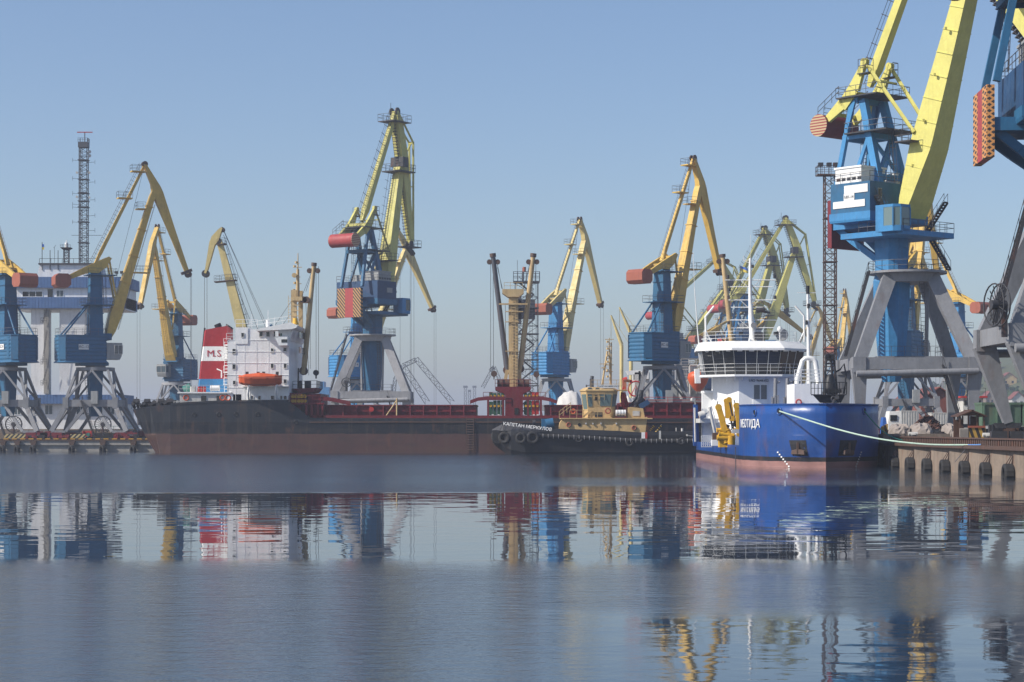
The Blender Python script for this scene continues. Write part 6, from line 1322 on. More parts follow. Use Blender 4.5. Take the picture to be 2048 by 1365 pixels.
mb.tube([(wx(1380), WY-.2, wz(731)), (wx(1408), WY-.2, wz(731))], .14, 5); mb.stairs((wx(1362), WY+.2, wz(800)), (wx(1376), WY+.2, wz(770)), (0,1,0), .8); mb.build('railing', 'white_dirty', T)
mb = MB(); rings = []
for py, r_ in ((784, .35), (779, .8), (768, 1.5), (757, 1.85), (749, 1.7), (745, 1.2), (743, .6)): rings.append([Vector((wx(1394)+r_*math.cos(2*math.pi*k/14), WY-2.2+r_*.9*math.sin(2*math.pi*k/14), wz(py))) for k in range(14)])
mb.loft(rings, smooth=True); fl = mb.build('lifeboat', 'orange', T); mb = MB(); mb.cyl((wx(1393), WY-2.2, wz(744)), (wx(1393), WY-2.2, wz(739)), .5, 10); mb.build('hatch', 'hydraulic_yellow', fl)
mb = MB(); mb.torus((wx(1272), WY+.5, wz(778)), 1.3, .14, (0,1,0), 16, 6); mb.tube([(wx(1262), WY+.5, wz(792)), (wx(1272), WY+.5, wz(771)), (wx(1280), WY+.5, wz(792))], .12, 5); mb.build('winch_ring', 'red_bright', T)
clutter(1370, 1410, 300, ZL, 14, ['red_deep', 'salmon', 'red_bright'], 22, 5.0, name='deck_gear', label='low red gear above the hatch rail just left of the survey ship', wm=3.5)
for px0, px1, Y, py0, m, lb in ((1352, 1392, 372, 728, 'portal_grey', 'grey corrugated bin standing between the blue column crane and the survey ship bridge'), (1340, 1356, 350, 770, 'grey_house', 'pale switch cabinet right of the royal blue crane column')):
    a, b = P(px0,0,Y).x, P(px1,0,Y).x; mb = MB(); zt = P(0,py0,Y).z; mb.box((a,Y,ZL),(b,Y+3,zt)); mb.box((a-.1,Y-.1,zt-.2),(b+.1,Y+3.1,zt)); mb.box((a+.3,Y-.08,ZL+.3),(a+1.2,Y,zt-.6)); x = a
    while x < b-.2: mb.box((x, Y-.05, ZL), (x+.1, Y, zt-.2)); x += .5
    tag(recentre(mb.build('cabinet', m)), lb, 'cabinet')
for px, py, px2, py2, Y, lb in ((1222, 631, 1243, 690, 520, 'left of the two faint pale derrick booms left of the royal blue crane house'), (1239, 615, 1262, 668, 520, 'right of the two faint pale derrick booms left of the royal blue crane house')):
    A_ = P(px, py, Y); B_ = P(px2, py2, Y); mb = MB(); mb.tube([A_, B_], .22, 6, .55); mb.tube([B_, Vector((B_.x, Y, 2))], .5, 6); mb.tube([A_, P(px2+14, py2-4, Y)], .06, 3); mb.tube([A_, P(px, py2-8, Y)], .07, 3); mb.box((B_.x-3, Y-2, 1.7), (B_.x+3, Y+2, 5)); tag(recentre(mb.build('mast_crane', 'cream_yellow')), lb, 'mast crane', )
# ------------------------------------------------------------ tug
TC, TB = 276.0, 4.3; ux = lambda p: P(p, 0, TC-TB).x; uz = lambda p: P(0, p, TC-TB).z; UN = TC-TB
T = thing('tug', 'black tug with tan deckhouse lying in front of the long cargo ship', 'tug', (ux(1190), TC, 0))
mb = MB(); rings = []
for px, hb, pt, zb_ in ((985, .05, 862, uz(885)), (988, .35, 861, uz(890)), (996, .6, 860, uz(897)), (1008, .8, 860, uz(905)), (1022, .92, 861, -.6), (1050, 1, 862, -1), (1085, 1, 862, -1), (1117, 1, 858, -1), (1180, 1, 860, -1), (1240, 1, 862.5, -1), (1292, 1, 866, -1), (1294, 1, 864, -1), (1392, 1, 863.5, -1), (1404, .93, 863, -1), (1414, .7, 863, 0)):
    h = TB*hb; zt = uz(pt); rings.append([Vector((ux(px), TC+s*f_*h, z)) for s, f_, z in ((-1, .8, zb_), (-1, .95, zb_+(zt-zb_)*.3), (-1, 1, zt), (1, 1, zt), (1, .95, zb_+(zt-zb_)*.3), (1, .8, zb_))])
mb.loft(rings); mb.build('hull', 'tug_hull', T)
mb = MB(); rings = []
for px, hb, pb, pt in ((984, .3, 862, 859), (1000, .75, 862, 851), (1006, .82, 862, 847), (1040, .93, 863, 850), (1088, 1.0, 864, 857.5), (1096, 1.0, 864, 862)):
    h = TB*hb+.12; rings.append([Vector((ux(px), TC-h, uz(pb))), Vector((ux(px), TC-h*.72, uz(pt))), Vector((ux(px), TC+h*.72, uz(pt))), Vector((ux(px), TC+h, uz(pb)))])
mb.loft(rings); bc = mb.build('bow_cover', 'tug_cover', T)
c0 = Vector((ux(1025), TC-TB*.87, uz(850.5))); c1 = Vector((ux(1085), TC-TB*.88, uz(858))); rt = (c1-c0); upv = Vector((0, .62, 1)).normalized()
text('КАПІТАН МЕРКУЛОВ', .70, c0.lerp(c1, .5)+Vector((0,-.42,.02)), rt, upv, 'white_clean', bc, bold=.02, sx=.92, ext=.03)
mb = MB(); mb.cyl((ux(1004), TC-TB*.6, uz(847.5)), (ux(1022), TC-TB*.6, uz(848.5)), .28, 10); 
for p in (1006, 1030, 1045, 1070, 1086): mb.tube([(ux(p), TC-TB*.75, uz(849+(p-1006)*.09)), (ux(p-7), TC-TB-.16, uz(862))], .035, 3); mb.cyl((ux(p+2), TC-TB*.7, uz(850+(p-1006)*.09)), (ux(p+2), TC-TB*.7, uz(846+(p-1006)*.09)), .08, 6)
mb.build('bow_roller', 'black_gear', bc)
def fender(px, py, r, par, tl=0, y=None):
    mb = MB(); c = Vector((ux(px), (y or UN-.25), uz(py))); mb.torus(c, r*.72, r*.30, (tl, -1, .08), 20, 8, 1.1); return mb.build('tyre_fender', 'rubber', par)
for px, py, r, tl, y in ((992, 873, .85, -.9, TC-2.4), (1009, 876, .88, -.35, TC-3.5), (1042, 877, .80, -.15, None), (1066, 876, .92, 0, None), (1158, 879, .50, 0, None), (1259, 886, .55, 0, None), (1363, 883, .52, 0, None)): fender(px, py, r, T, tl, y)
mb = MB(); mb.box((ux(985), TC-3.0, uz(887)), (ux(1006), TC+3.0, uz(861))); mb.build('bow_pudding', 'rubber', T)
pts = [(1082, 872), (1120, 873.5), (1180, 876.5), (1252, 881), (1300, 882.5), (1392, 882)]
mb = MB(); mb.tube([(ux(a), UN-.12, uz(b)) for a, b in pts], .27, 10); rb = mb.build('rubbing_fender', 'rubber', T)
mb = MB()
for k in range(30):
    a = 1086+k*10.3; py = next(p0+(p1-p0)*(a-a0)/(a1-a0) for (a0, p0), (a1, p1) in zip(pts[:-1], pts[1:]) if a <= a1); mb.torus((ux(a), UN-.12, uz(py)), .29, .035, (1,0,0), 10, 4)
mb.build('chain_band', 'portal_light', rb)
# tug deckhouse
mb = MB(); y0 = TC-2.9; mb.loft([[Vector((ux(a), y, uz(p))) for a, p in ((1118, 866), (1121, 846), (1126, 838), (1290, 836), (1296, 834), (1292, 867), (1200, 866))] for y in (y0, TC+2.9)]); dh = mb.build('deckhouse', 'tan', T)
mb = MB(); mb.box((ux(1122), y0-.35, uz(838.5)), (ux(1306), TC+3.2, uz(836.3))); mb.build('deck_edge', 'tan', dh)
for px in (1138, 1269): mb = MB(); mb.torus((ux(px), y0-.12, uz(850 if px < 1200 else 856)), .27, .09, (0,1,0), 16, 8); mb.build('lifebuoy', 'salmon', dh)
mb = MB(); mb.disc((ux(1159.5), y0-.02, uz(850)), .22, (0,1,0), 14, .05); mb.build('porthole', 'black', dh)
for px in (1202, 1233): mb = MB(); mb.box((ux(px-5.5), y0-.05, uz(862)), (ux(px+5.5), y0+.02, uz(844))); mb.disc((ux(px+1), y0-.07, uz(849)), .15, (0,1,0), 10, .04); mb.build('door', 'tan', dh)
for px in (1172, 1186, 1202, 1233): mb = MB(); mb.beam((ux(px), y0-.15, uz(846)), (ux(px+1), y0-.15, uz(849)), .18, .2); mb.build('deck_lamp', 'white_dirty', dh)
mb = MB(); mb.rail([(ux(1119), y0-.1, uz(838)), (ux(1142), y0-.1, uz(820))], 1.0, .7, .05); mb.rail([(ux(1140), y0-.1, uz(836)), (ux(1168), y0-.1, uz(836)), (ux(1210), y0-.1, uz(836))], 1.05, .9, .04); mb.build('railing', 'tan', dh)
# wheelhouse with outward sloping windows
wl = [(836, 1.0), (815, 1.0), (812, 1.02), (787, 1.13), (782, 1.15)]; cxw = (1168+1233)/2
def wring(py, k, a0=1168, a1=1233): c = (a0+a1)/2; h = (a1-a0)/2*k; hy = 2.15*k; e = .72; return [Vector((ux(c)+i*(ux(c+h)-ux(c)), TC+j*hy, uz(py))) for i, j in ((-1,-.45),(-.72,-1),(.72,-1),(1,-.45),(1,.45),(.72,1),(-.72,1),(-1,.45))]
mb = MB(); mb.loft([wring(p, k) for p, k in wl]); wh = mb.build('wheelhouse', 'tan', T)
mb = MB(); mb.loft([wring(782, 1.2), wring(780, 1.2), wring(775, .95), wring(774, .8)]); mb.build('wheelhouse_roof', 'tan', wh)
def quadw(pts, m, par, nm='window', th=.04):
    n = (Vector(pts[1])-Vector(pts[0])).cross(Vector(pts[3])-Vector(pts[0])).normalized()*th
    mb = MB(); mb.loft([[Vector(p)-n*.5 for p in pts], [Vector(p)+n for p in pts]]); return mb.build(nm, m, par)
r0, r1 = wring(812, 1.02), wring(787, 1.13)
def face_win(i, t0, t1, m='glass_green', lo=.06, hi=.94, inset=0):
    j = (i+1) % 8; a0 = r0[i].lerp(r0[j], t0); a1 = r0[i].lerp(r0[j], t1); b0 = r1[i].lerp(r1[j], t0); b1 = r1[i].lerp(r1[j], t1)
    quadw([a0.lerp(b0, lo), a1.lerp(b1, lo), a1.lerp(b1, hi), a0.lerp(b0, hi)], m, wh)
face_win(0, .12, .9, lo=-.25); face_win(1, .03, .2, lo=-.05); face_win(1, .32, .40, 'glass_dark', .45, .85); face_win(1, .52, .95, lo=.0); face_win(2, .1, .92, lo=-.05); face_win(7, .05, .3); face_win(7, .35, .65); face_win(7, .7, .95)
sbox_ = lambda a, b, c, d, y, y1, m, nm, par: (lambda mb: (mb.box((ux(a), y, uz(d)), (ux(b), y1, uz(c))), mb.build(nm, m, par))[1])(MB())
sbox_(1191, 1206, 825, 834, TC-2.2, TC-2.1, 'black', 'doorway', wh)
for a, p in ((1181, 780), (1196, 781)): mb = MB(); mb.loft([[Vector((ux(a+i), TC-2.45+j, uz(p-q_*5))) for i in (-6*(1-.5*q_), 6*(1-.5*q_)) for j in ((0, .05) if i < 0 else (.05, 0))] for q_ in (0, 1)]); mb.build('top_window', 'glass_blue', wh)
mb = MB(); mb.rail([(ux(1183), TC-2.3, uz(776)), (ux(1260), TC-2.3, uz(776))], 1.1, .9, .04); mb.rail([(ux(1176), TC-2.5, uz(800)), (ux(1210), TC-2.5, uz(800))], .9, .8, .035); mb.beam((ux(1168), TC-2.3, uz(834)), (ux(1184), TC-2.3, uz(820)), .1, .25); mb.build('railing', 'tan', wh)
mb = MB(); mb.box((ux(1201), TC-2.5, uz(776)), (ux(1236), TC-2.42, uz(769.5))); nb = mb.build('name_board', 'sign_white', wh); text('КАПІТАН МЕРКУЛОВ', .30, (ux(1218.5), TC-2.51, uz(772.7)), (1,0,0), (0,0,1), 'letter_dark', nb, bold=.003, sx=.95, ext=.005)
mb = MB(); mb.torus((ux(1217), TC-2.5, uz(822)), .33, .1, (0,1,0), 16, 8); mb.build('lifebuoy', 'salmon', wh); mb = MB(); mb.torus((ux(1147), TC-2.9, uz(823)), .3, .09, (0,1,0), 16, 8); mb.build('lifebuoy', 'orange', T)
mb = MB(); mb.cyl((ux(1233), TC-2.3, uz(826)), (ux(1253), TC-2.3, uz(826)), .42, 14); lr = mb.build('life_raft', 'white', T); mb = MB()
for p in (1237, 1243, 1249): mb.torus((ux(p), TC-2.3, uz(826)), .43, .03, (1,0,0), 12, 4)
mb.box((ux(1235), TC-2.6, uz(834)), (ux(1251), TC-2, uz(832))); mb.build('strap', 'steel_dark', lr)
mb = MB(); mb.loft([[Vector((ux(a), y, uz(p))) for a, p in ((1258, 837), (1258, 815), (1263, 814), (1288, 817), (1292, 837))] for y in (TC-2.4, TC+2.4)]); fu = mb.build('funnel_casing', 'tan', T)
sbox_(1267, 1281, 822, 832, TC-2.48, TC-2.4, 'white_dirty', 'vent_louvre', fu)
mb = MB(); mb.tube([(ux(1273), TC-1.2, uz(814)), (ux(1276), TC-1.2, uz(806)), (ux(1284), TC-1.2, uz(796)), (ux(1286), TC-1.2, uz(780))], .32, 10); mb.tube([(ux(1281), TC+.8, uz(815)), (ux(1284), TC+.8, uz(806)), (ux(1294), TC+.8, uz(798))], .28, 10); mb.tube([(ux(1263), TC, uz(812)), (ux(1276), TC, uz(798)), (ux(1279), TC, uz(788))], .15, 8); mb.build('exhaust_pipe', 'steel_dark', fu)
mb = MB(); mb.beam((ux(1282), TC-1.5, uz(814)), (ux(1300), TC-1.5, uz(803)), .8, .7); mb.build('engine_hood', 'blue_deep', fu)
mb = MB()
for s in (0, 9): mb.tube([(ux(1250+s), TC+(s-4)*.15, uz(812)), (ux(1248+s*.6), TC, uz(795)), (ux(1249+s*.2), TC, uz(784))], .26, 8)
mb.box((ux(1248), TC-.6, uz(782)), (ux(1256), TC+.6, uz(756))); mb.beam((ux(1254), TC, uz(760)), (ux(1268), TC, uz(762)), .5, .4); mb.cyl((ux(1250), TC-.4, uz(760)), (ux(1258), TC-.4, uz(757)), .35, 10); mb.build('fire_monitor', 'red_bright', T)
mb = MB(); mb.box((ux(1240), TC-1.4, uz(781)), (ux(1259), TC+1.4, uz(779))); mb.rail([(ux(1240), TC-1.4, uz(779)), (ux(1259), TC-1.4, uz(779))], 1.05, .5, .04); mb.build('monitor_platform', 'tan', T)
mb = MB(); my2 = TC+.6
for s in (-1, 1): mb.tube([(ux(1206 if s < 0 else 1225), my2, uz(778)), (ux(1220+s*2), my2, uz(700))], .13, 6)
mb.tube([(ux(1226), my2, uz(770)), (ux(1226), my2, uz(682))], .1, 6); mb.tube([(ux(1222), my2, uz(710)), (ux(1222), my2, uz(673))], .12, 6, .06)
for p, w_ in ((676, 8), (690, 5), (728, 8), (742, 7), (715, 5)): mb.tube([(ux(1221-w_), my2, uz(p)), (ux(1223+w_), my2, uz(p))], .07, 4)
for p in (683, 697, 711, 724, 741, 754): mb.cyl((ux(1218), my2-.3, uz(p)), (ux(1218), my2-.3, uz(p-4)), .17, 8)
mb.box((ux(1206), my2-.3, uz(735)), (ux(1216), my2+.3, uz(733))); mb.box((ux(1202), my2-.4, uz(727)), (ux(1218), my2-.2, uz(725.5))); mb.build('signal_mast', 'tan_mast', T)
mb = MB(); mb.loft([[Vector((ux(1182+i), TC-.6+j, uz(p))) for i, j in ((0,0),(8,0),(8,1.0),(0,1.0))] for p in (777, 760, 757)]); mb.cyl((ux(1186), TC-.2, uz(758)), (ux(1187), TC-.2, uz(751)), .25, 8); mb.tube([(ux(1176), TC-.5, uz(771)), (ux(1184), TC-.5, uz(769))], .06, 4); mb.disc((ux(1175), TC-.5, uz(771)), .16, (1,0,0), 8, .1); mb.build('searchlight', 'portal_dark', T)
mb = MB(); mb.box((ux(1084), TC-1.6, uz(860)), (ux(1110), TC+1.6, uz(846))); mb.cyl((ux(1092), TC-1.8, uz(849)), (ux(1108), TC-1.8, uz(846)), .7, 14); mb.box((ux(1084), TC-1.5, uz(846)), (ux(1100), TC+1.4, uz(838))); mb.disc((ux(1101), TC-1.75, uz(856)), .55, (0,1,0), 14, .1); mb.build('winch', 'blue', T)
mb = MB(); mb.cyl((ux(1069), TC-.5, uz(858)), (ux(1069), TC-.5, uz(841)), .22, 10); mb.cyl((ux(1066), TC-.5, uz(846)), (ux(1072), TC-.5, uz(845)), .35, 10); mb.cyl((ux(1104), TC-2, uz(864)), (ux(1104), TC-2, uz(852)), .2, 10); mb.build('bitts', 'steel_dark', T)
sbox_(1283, 1287, 865, 877.5, UN-.04, UN+.05, 'white', 'hull_mark', T); sbox_(1287, 1290, 865, 877.5, UN-.04, UN+.05, 'white', 'hull_mark', T); sbox_(1290, 1294.5, 865, 877.5, UN-.045, UN+.05, 'red_bright', 'hull_mark', T)
for a, b in (((1302, 862), (1311, 851)), ((1313.5, 865), (1326, 850))):
    A_ = Vector((ux(a[0]), TC-2.5, uz(a[1]))); B_ = Vector((ux(b[0]), TC-2.5, uz(b[1])))
    mb = MB()
    for k in range(8): mb.m = k % 2; mb.tube([A_.lerp(B_, k/8), A_.lerp(B_, (k+1)/8)], .14, 8)
    mb.build('striped_guard', ['hydraulic_yellow', 'black'], T)
mb = MB(); mb.box((ux(1318), UN-.05, uz(880)), (ux(1322), UN+.1, uz(862))); mb.tube([(ux(1353), UN+.5, uz(863)), (ux(1353), UN+.5, uz(856))], .07, 5); mb.cyl((ux(1365), UN+.5, uz(863)), (ux(1365), UN+.5, uz(857)), .16, 8); mb.disc((ux(1374), UN-.1, uz(871)), .14, (0,1,0), 10, .1); mb.tube([(ux(1375), UN-.1, uz(871.5)), (ux(1389), UN-.1, uz(873))], .06, 4); mb.build('stern_fitting', 'white_dirty', T)
for a, b, p in ((1124, 1140, 870.5), (1176, 1202, 874), (1238, 1262, 878)): mb = MB(); mb.box((ux(a), UN-.06, uz(p+1.8)), (ux(b), UN+.02, uz(p))); mb.build('draught_mark', 'kerb_yellow', T)

# ------------------------------------------------------------ blue survey ship, bow on
BW = 180.0; M = lambda u, v, z: Vector((28.25+.008*u+v, BW+u, z))
T = thing('survey_ship', 'blue hulled ship seen bow on with white bridge, moored to the right quay', 'ship', M(35, 0, 0))
def hb(u, z):   # half breadth of the forecastle / hull by distance from the stem
    rake = max(0, (2.2-z))*.18 if z < 2.2 else 0
    k = max(0, min(1, (u-rake)/12.5)); full = 6.5*(1-(1-k)**2.35)**.62
    return max(.02, full)
us = [0, .12, .35, .8, 1.5, 2.5, 4, 6, 8, 10, 12.3]
mb = MB()
def hull_rings(us, zt, zb_=-1.5, n=9):
    out = []
    for u in us:
        zs = [zb_+(zt-zb_)*i/(n-1) for i in range(n)]
        out.append([M(u, -hb(u, z), z) for z in zs]+[M(u, hb(u, z), z) for z in reversed(zs)])
    return out
mb.loft(hull_rings(us, 5.72), True, True); fc = mb.build('hull', 'survey_hull', T)
mb = MB(); mb.loft(hull_rings([12.3, 20, 30, 45, 55, 61.5], 1.55), True, False)
mb.loft([[M(u_,-6.5,1.5), M(u_,-6.35,1.5), M(u_,-6.35,1.9), M(u_,-6.5,1.9)] for u_ in (12.3, 61.5)]); mb.build('main_deck_hull', 'survey_hull', T)
mb = MB(); prev = None
for u0, u1 in zip(us[:-1], us[1:]):
    for s in (-1, 1): mb.beam(M(u0, s*(hb(u0, 5.7)-.02), 5.76), M(u1, s*(hb(u1, 5.7)-.02), 5.76), .16, .1)
mb.build('bulwark_cap', 'survey_hull', T)
mb = MB(); mb.loft([[M(u_, v, z) for v, z in ((-1.9, 1.5), (6.45, 1.5), (6.45, 5.6), (-1.9, 5.6))] for u_ in (12.3, 56.2)]); mb.build('upper_deck', 'survey_hull', T)
# side door post at the stern quarter
mb = MB(); mb.loft([[M(60.5,-6.86,1.4), M(62,-6.86,1.4), M(62,-6.2,1.4), M(60.5,-6.2,1.4)], [M(60.5,-6.9,6.4), M(61.4,-6.9,6.4), M(61.4,-6.4,6.4), M(60.5,-6.4,6.4)]]); mb.build('stern_post', 'survey_hull', T)
mb = MB(); mb.tube([M(60.3,-6.7,1.9), M(60.3,-6.8,6.0)], .12, 6); mb.tube([M(60.4,-6.7,6.4), M(60.3,-6.9,6.9)], .1, 6); mb.disc(M(60.2,-7.0,6.95), .25, (.5,-1,.2), 10, .2); mb.build('post_lamp', 'white_dirty', T)
def on_hull(px, py, u0=0, side=-1):
    """point on the port/starboard bow where that line of sight meets the plating"""
    best = None
    for k in range(400):
        u = u0+k*.05; Y = BW+u; p = P(px, py, Y); v = side*hb(u, p.z)+28.25+.008*u
        d = (p.x-v)*side
        if d <= 0: return p, u
    return p, u
def hull_n(u, z, side=-1): e = .15; a = M(max(0,u-e), side*hb(max(0,u-e), z), z); b = M(u+e, side*hb(u+e, z), z); t_ = (b-a).normalized(); n = Vector((t_.y, -t_.x, 0)); return (n if n.y < 0 else -n), (t_ if side > 0 else -t_)
# name lettering, one plate per letter wrapped round the flare
nm = 'МЕОТИДА'; x0 = 1479.5
for ch, px, wpx in zip(nm, (1484.2, 1487.8, 1491.8, 1496.4, 1501.6, 1508.2, 1516.6), (2.8, 3.2, 3.9, 4.3, 4.9, 7.0, 8.2)):
    p, u = on_hull(px, 848.5); n, t_ = hull_n(u, p.z)
    if t_.x < 0: t_ = -t_
    los = Vector((p.x, p.y, 0)).normalized(); vis_ = max(.12, abs(t_.x*los.y-t_.y*los.x))   # how much of a length along the plating faces the camera side
    text(ch, 1.08, p+n*.05, t_, (0,0,1), 'white_clean', fc, ext=.02, sx=min(1.6, wpx*p.y/FPX/(1.08*.64*vis_)))
# fairleads
for px, py, sd in ((1510, 826, -1), (1559, 823, -1), (1728, 822, 1)):
    p, u = on_hull(px, py, 0, sd); n, t_ = hull_n(u, p.z, sd); mb = MB(); mb.torus(p+n*.03, .30, .075, n, 18, 8); mb.build('fairlead', 'survey_hull', T); mb = MB(); mb.disc(p+n*.02, .26, n, 16, .02); mb.build('fairlead_opening', 'black', T)
# anchor pockets with anchors
for sd, px in ((-1, 1596), (1, 1696)):
    zt_, zb2 = 3.7+(854-881)*.0455, .75
    cs_ = []
    for qx, qy in ((px-(18 if sd < 0 else -18), 881), (px+(16 if sd < 0 else -14), 881), (px+(22 if sd < 0 else -18), 912), (px-(10 if sd < 0 else -10), 912)):
        p, u = on_hull(qx, qy, 0, sd); n, t_ = hull_n(u, p.z, sd); cs_.append((p, n))
    mb = MB(); sg_ = 1 if sd < 0 else -1
    rows = []
    for k in range(9):
        t_ = k/8; rw = []
        for h_ in range(5):
            v_ = h_/4; qx = (px-18*sg_+34*sg_*t_)*(1-v_)+(px-10*sg_+30*sg_*t_)*v_; p, u = on_hull(qx, 881+31*v_, 0, sd); n, tt = hull_n(u, p.z, sd); rw.append((p+n*.03, p+n*.01))
        rows.append([a for a, b in rw]+[b for a, b in reversed(rw)])
    mb.loft(rows); ap_ = mb.build('anchor_pocket', 'black_gear', T)
    c = sum((p for p, n in cs_), Vector())/4; n = cs_[0][1]; mb = MB(); rt = Vector((-n.y, n.x, 0)); 
    if rt.x < 0: rt = -rt
    b0 = c+n*.12+Vector((0,0,-.45)); mb.loft([[b0-rt*.75+Vector((0,0,.25)), b0+Vector((0,0,.38)), b0+rt*.75+Vector((0,0,.22)), b0+rt*.8+Vector((0,0,-.15)), b0+Vector((0,0,-.1)), b0-rt*.8+Vector((0,0,-.12))], [q_+n*.12 for q_ in (b0-rt*.7+Vector((0,0,.2)), b0+Vector((0,0,.33)), b0+rt*.7+Vector((0,0,.2)), b0+rt*.75+Vector((0,0,-.15)), b0+Vector((0,0,-.1)), b0-rt*.75+Vector((0,0,-.12)))]]); mb.beam(b0+n*.1, b0+n*.1+Vector((0,0,.95)), .16, .2); mb.build('anchor', 'steel_rusty', T)
for sd, px0, px1, m in ((-1, 1556, 1578, 'white'), (1, 1722, 1712, 'white_dirty')):
    mb = MB()
    for k in range(7):
        t_ = k/6; p, u = on_hull(px0+(px1-px0)*t_, 905+28*t_, 0, sd); n, tt = hull_n(u, p.z, sd); mb.beam(p+n*.03-tt*.09, p+n*.03+tt*.09, .02, .13, n)
    mb.build('draught_mark', m, T)
# superstructure: plan polygons by (v, u), stacked
FU = 56.0
def tier(poly, z0, z1, m, nm, par=None, poly2=None):
    mb = MB(); mb.loft([[M(u, v, z0) for v, u in poly], [M(u, v, z1) for v, u in (poly2 or poly)]]); return mb.build(nm, m, par or T)
lo = [(-4.6, 62), (-4.6, 60), (-3.5, 58.5), (-1.9, 56.3), (5.1, 56.3), (5.1, 62)]
tier([(-5.8, 62.2), (-5.8, 61), (-4.5, 60.9), (-4.5, 62.2)], 1.5, 8.0, 'white', 'side_house')
lh = tier(lo, 1.5, 9.9, 'white', 'lower_house')
def lrect(px0, px1, py0, py1, u, m, nm, par, th=.05): mb = MB(); a = P(px0, py1, BW+u); b = P(px1, py0, BW+u); mb.box((a.x, a.y-th, a.z), (b.x, b.y+.02, b.z)); return mb.build(nm, m, par)
dd = lrect(1506, 1535.5, 769, 809, 56.3, 'white_clean', 'door', lh, .08)
for a in (1508, 1522): lrect(a, a+11.5, 770.5, 799, 56.22, 'grey_house', 'vent_louvre', dd, .04)
mb = MB()
for k in range(16):
    for a in (1508, 1522): p = P(a, 771.5+k*1.75, BW+56.17); q2 = P(a+11.5, 0, BW+56.17); mb.box((p.x, p.y-.02, p.z), (q2.x, p.y+.01, p.z+.035))
mb.build('louvre_slat', 'steel_dark', dd)
text('IMO 9646352', .42, P(1517.5, 762, BW+56.25), (1,0,0), (0,0,1), 'letter_dark', lh, bold=.012, sx=1.0)
lrect(1463, 1468, 792, 803, 58.3, 'salmon', 'doorway', lh, .06); lrect(1444, 1448, 764, 774, 59.9, 'glass_dark', 'doorway', lh, .3); lrect(1585, 1589, 762, 772, 56.3, 'glass_dark', 'window', lh)
for px, m in ((1550, 'portal_grey'), (1574, 'portal_grey')):
    u = 44; mb = MB(); c = P(px, 812, BW+u); ct = P(px+1, 757, BW+u); mb.cyl(Vector((c.x,c.y,c.z-1.2)), Vector((ct.x,ct.y,ct.z)), .26, 10, .2); mb.cyl(Vector((c.x,c.y,c.z-1.2)), Vector((c.x,c.y,c.z+.9)), .42, 10); mb.cyl(Vector((ct.x-.2,ct.y,ct.z-.6)), Vector((ct.x+.5,ct.y,ct.z-.4)), .12, 8)
    for k in range(3): mb.box((c.x-.45+k*.3, c.y-.5, c.z-.2), (c.x-.25+k*.3, c.y-.3, c.z+1.0+k*.1))
    mb.build('deck_crane_post', m, T)
# bridge deck and wheelhouse
bd = [(-6.3, 62.5), (-6.3, 58.5), (-5.6, 57), (-2.6, 54.4), (3.0, 54.4), (6.0, 57), (6.2, 62.5)]
tier(bd, 9.62, 9.85, 'white_clean', 'bridge_deck')
W0 = [(-5.5, 62.3), (-5.6, 59.0), (-2.3, 56.6), (2.7, 56.6), (5.6, 59.0), (5.6, 62.3)]; W1 = [(-6.0, 62.3), (-6.15, 58.3), (-2.6, 55.7), (3.0, 55.7), (6.1, 58.3), (6.0, 62.3)]
wh = tier(W0, 9.85, 12.75, 'black', 'wheelhouse', None, W1)
def wpt(i, t, h): a = Vector((*W0[i], 0)).lerp(Vector((*W0[i+1], 0)), t); b = Vector((*W1[i], 0)).lerp(Vector((*W1[i+1], 0)), t); c = a.lerp(b, h); return M(c.y, c.x, 9.85+2.9*h)
for i, n_, m in ((0, 3, 'glass_dark'), (1, 3, 'glass_dark'), (2, 4, 'glass_dark'), (3, 3, 'glass_brown'), (4, 3, 'glass_brown')):
    for k in range(n_):
        t0, t1 = (k+.07)/n_, (k+.93)/n_; h0, h1 = .06, .93
        if i == 2 and k in (0, 2): h0 = .30
        quadw([wpt(i, t0, h0), wpt(i, t1, h0), wpt(i, t1, h1), wpt(i, t0, h1)], m, wh, 'window', -.05)
mb = MB()
for i, n_ in ((1, 3), (2, 4), (3, 3)):
    for k in range(n_+1): mb.beam(wpt(i, k/n_, 0)+Vector((0,-.06,0)), wpt(i, k/n_, 1)+Vector((0,-.06,0)), .05, .05)
    for k in range(n_): mb.box(tuple(wpt(i, (k+.3)/n_, .95)+Vector((0,-.35,-.02))), tuple(wpt(i, (k+.3)/n_, .95)+Vector((.6,-.1,.16))))
mb.build('wiper', 'white_clean', wh)
mb = MB(); mb.beam(M(59.5,-5.9,9.8), M(59.2,-6.3,12.6), .35, .3, (0,1,0)); mb.loft([[M(60,-6.8,8.9), M(58.6,-6.8,8.9), M(58.6,-6.2,8.9), M(60,-6.2,8.9)], [M(60,-6.9,10.6), M(58.6,-6.9,10.6), M(58.6,-6.3,10.6), M(60,-6.3,10.6)]]); mb.build('bridge_wing', 'white_clean', T)
ro = [(-6.6, 62.9), (-6.75, 58.4), (-2.9, 54.7), (3.3, 54.7), (6.75, 58.4), (6.6, 62.9)]; ri = [(-6.1, 62.8), (-5.7, 59.4), (-2.4, 56.6), (2.9, 56.6), (5.7, 59.4), (6.1, 62.8)]
mb = MB(); mb.loft([[M(u, v, z) for v, u in pl] for pl, z in ((ri, 12.7), (ro, 12.72), (ro, 12.95), (ri, 13.85))]); rf = mb.build('bridge_roof', 'white_clean', T)
mb = MB()
for px, dz in ((1480, 0), (1490, 0), (1552, 0)): p = P(px, 690, BW+57.4); mb.tube([p+Vector((0,0,.25)), p+Vector((.1,-.4,-.1)), p+Vector((.5,-.6,-.25))], .06, 5); mb.box(tuple(p+Vector((.1,-.9,-.45))), tuple(p+Vector((.7,-.5,-.25))))
mb.build('roof_lamp', 'white_dirty', rf)
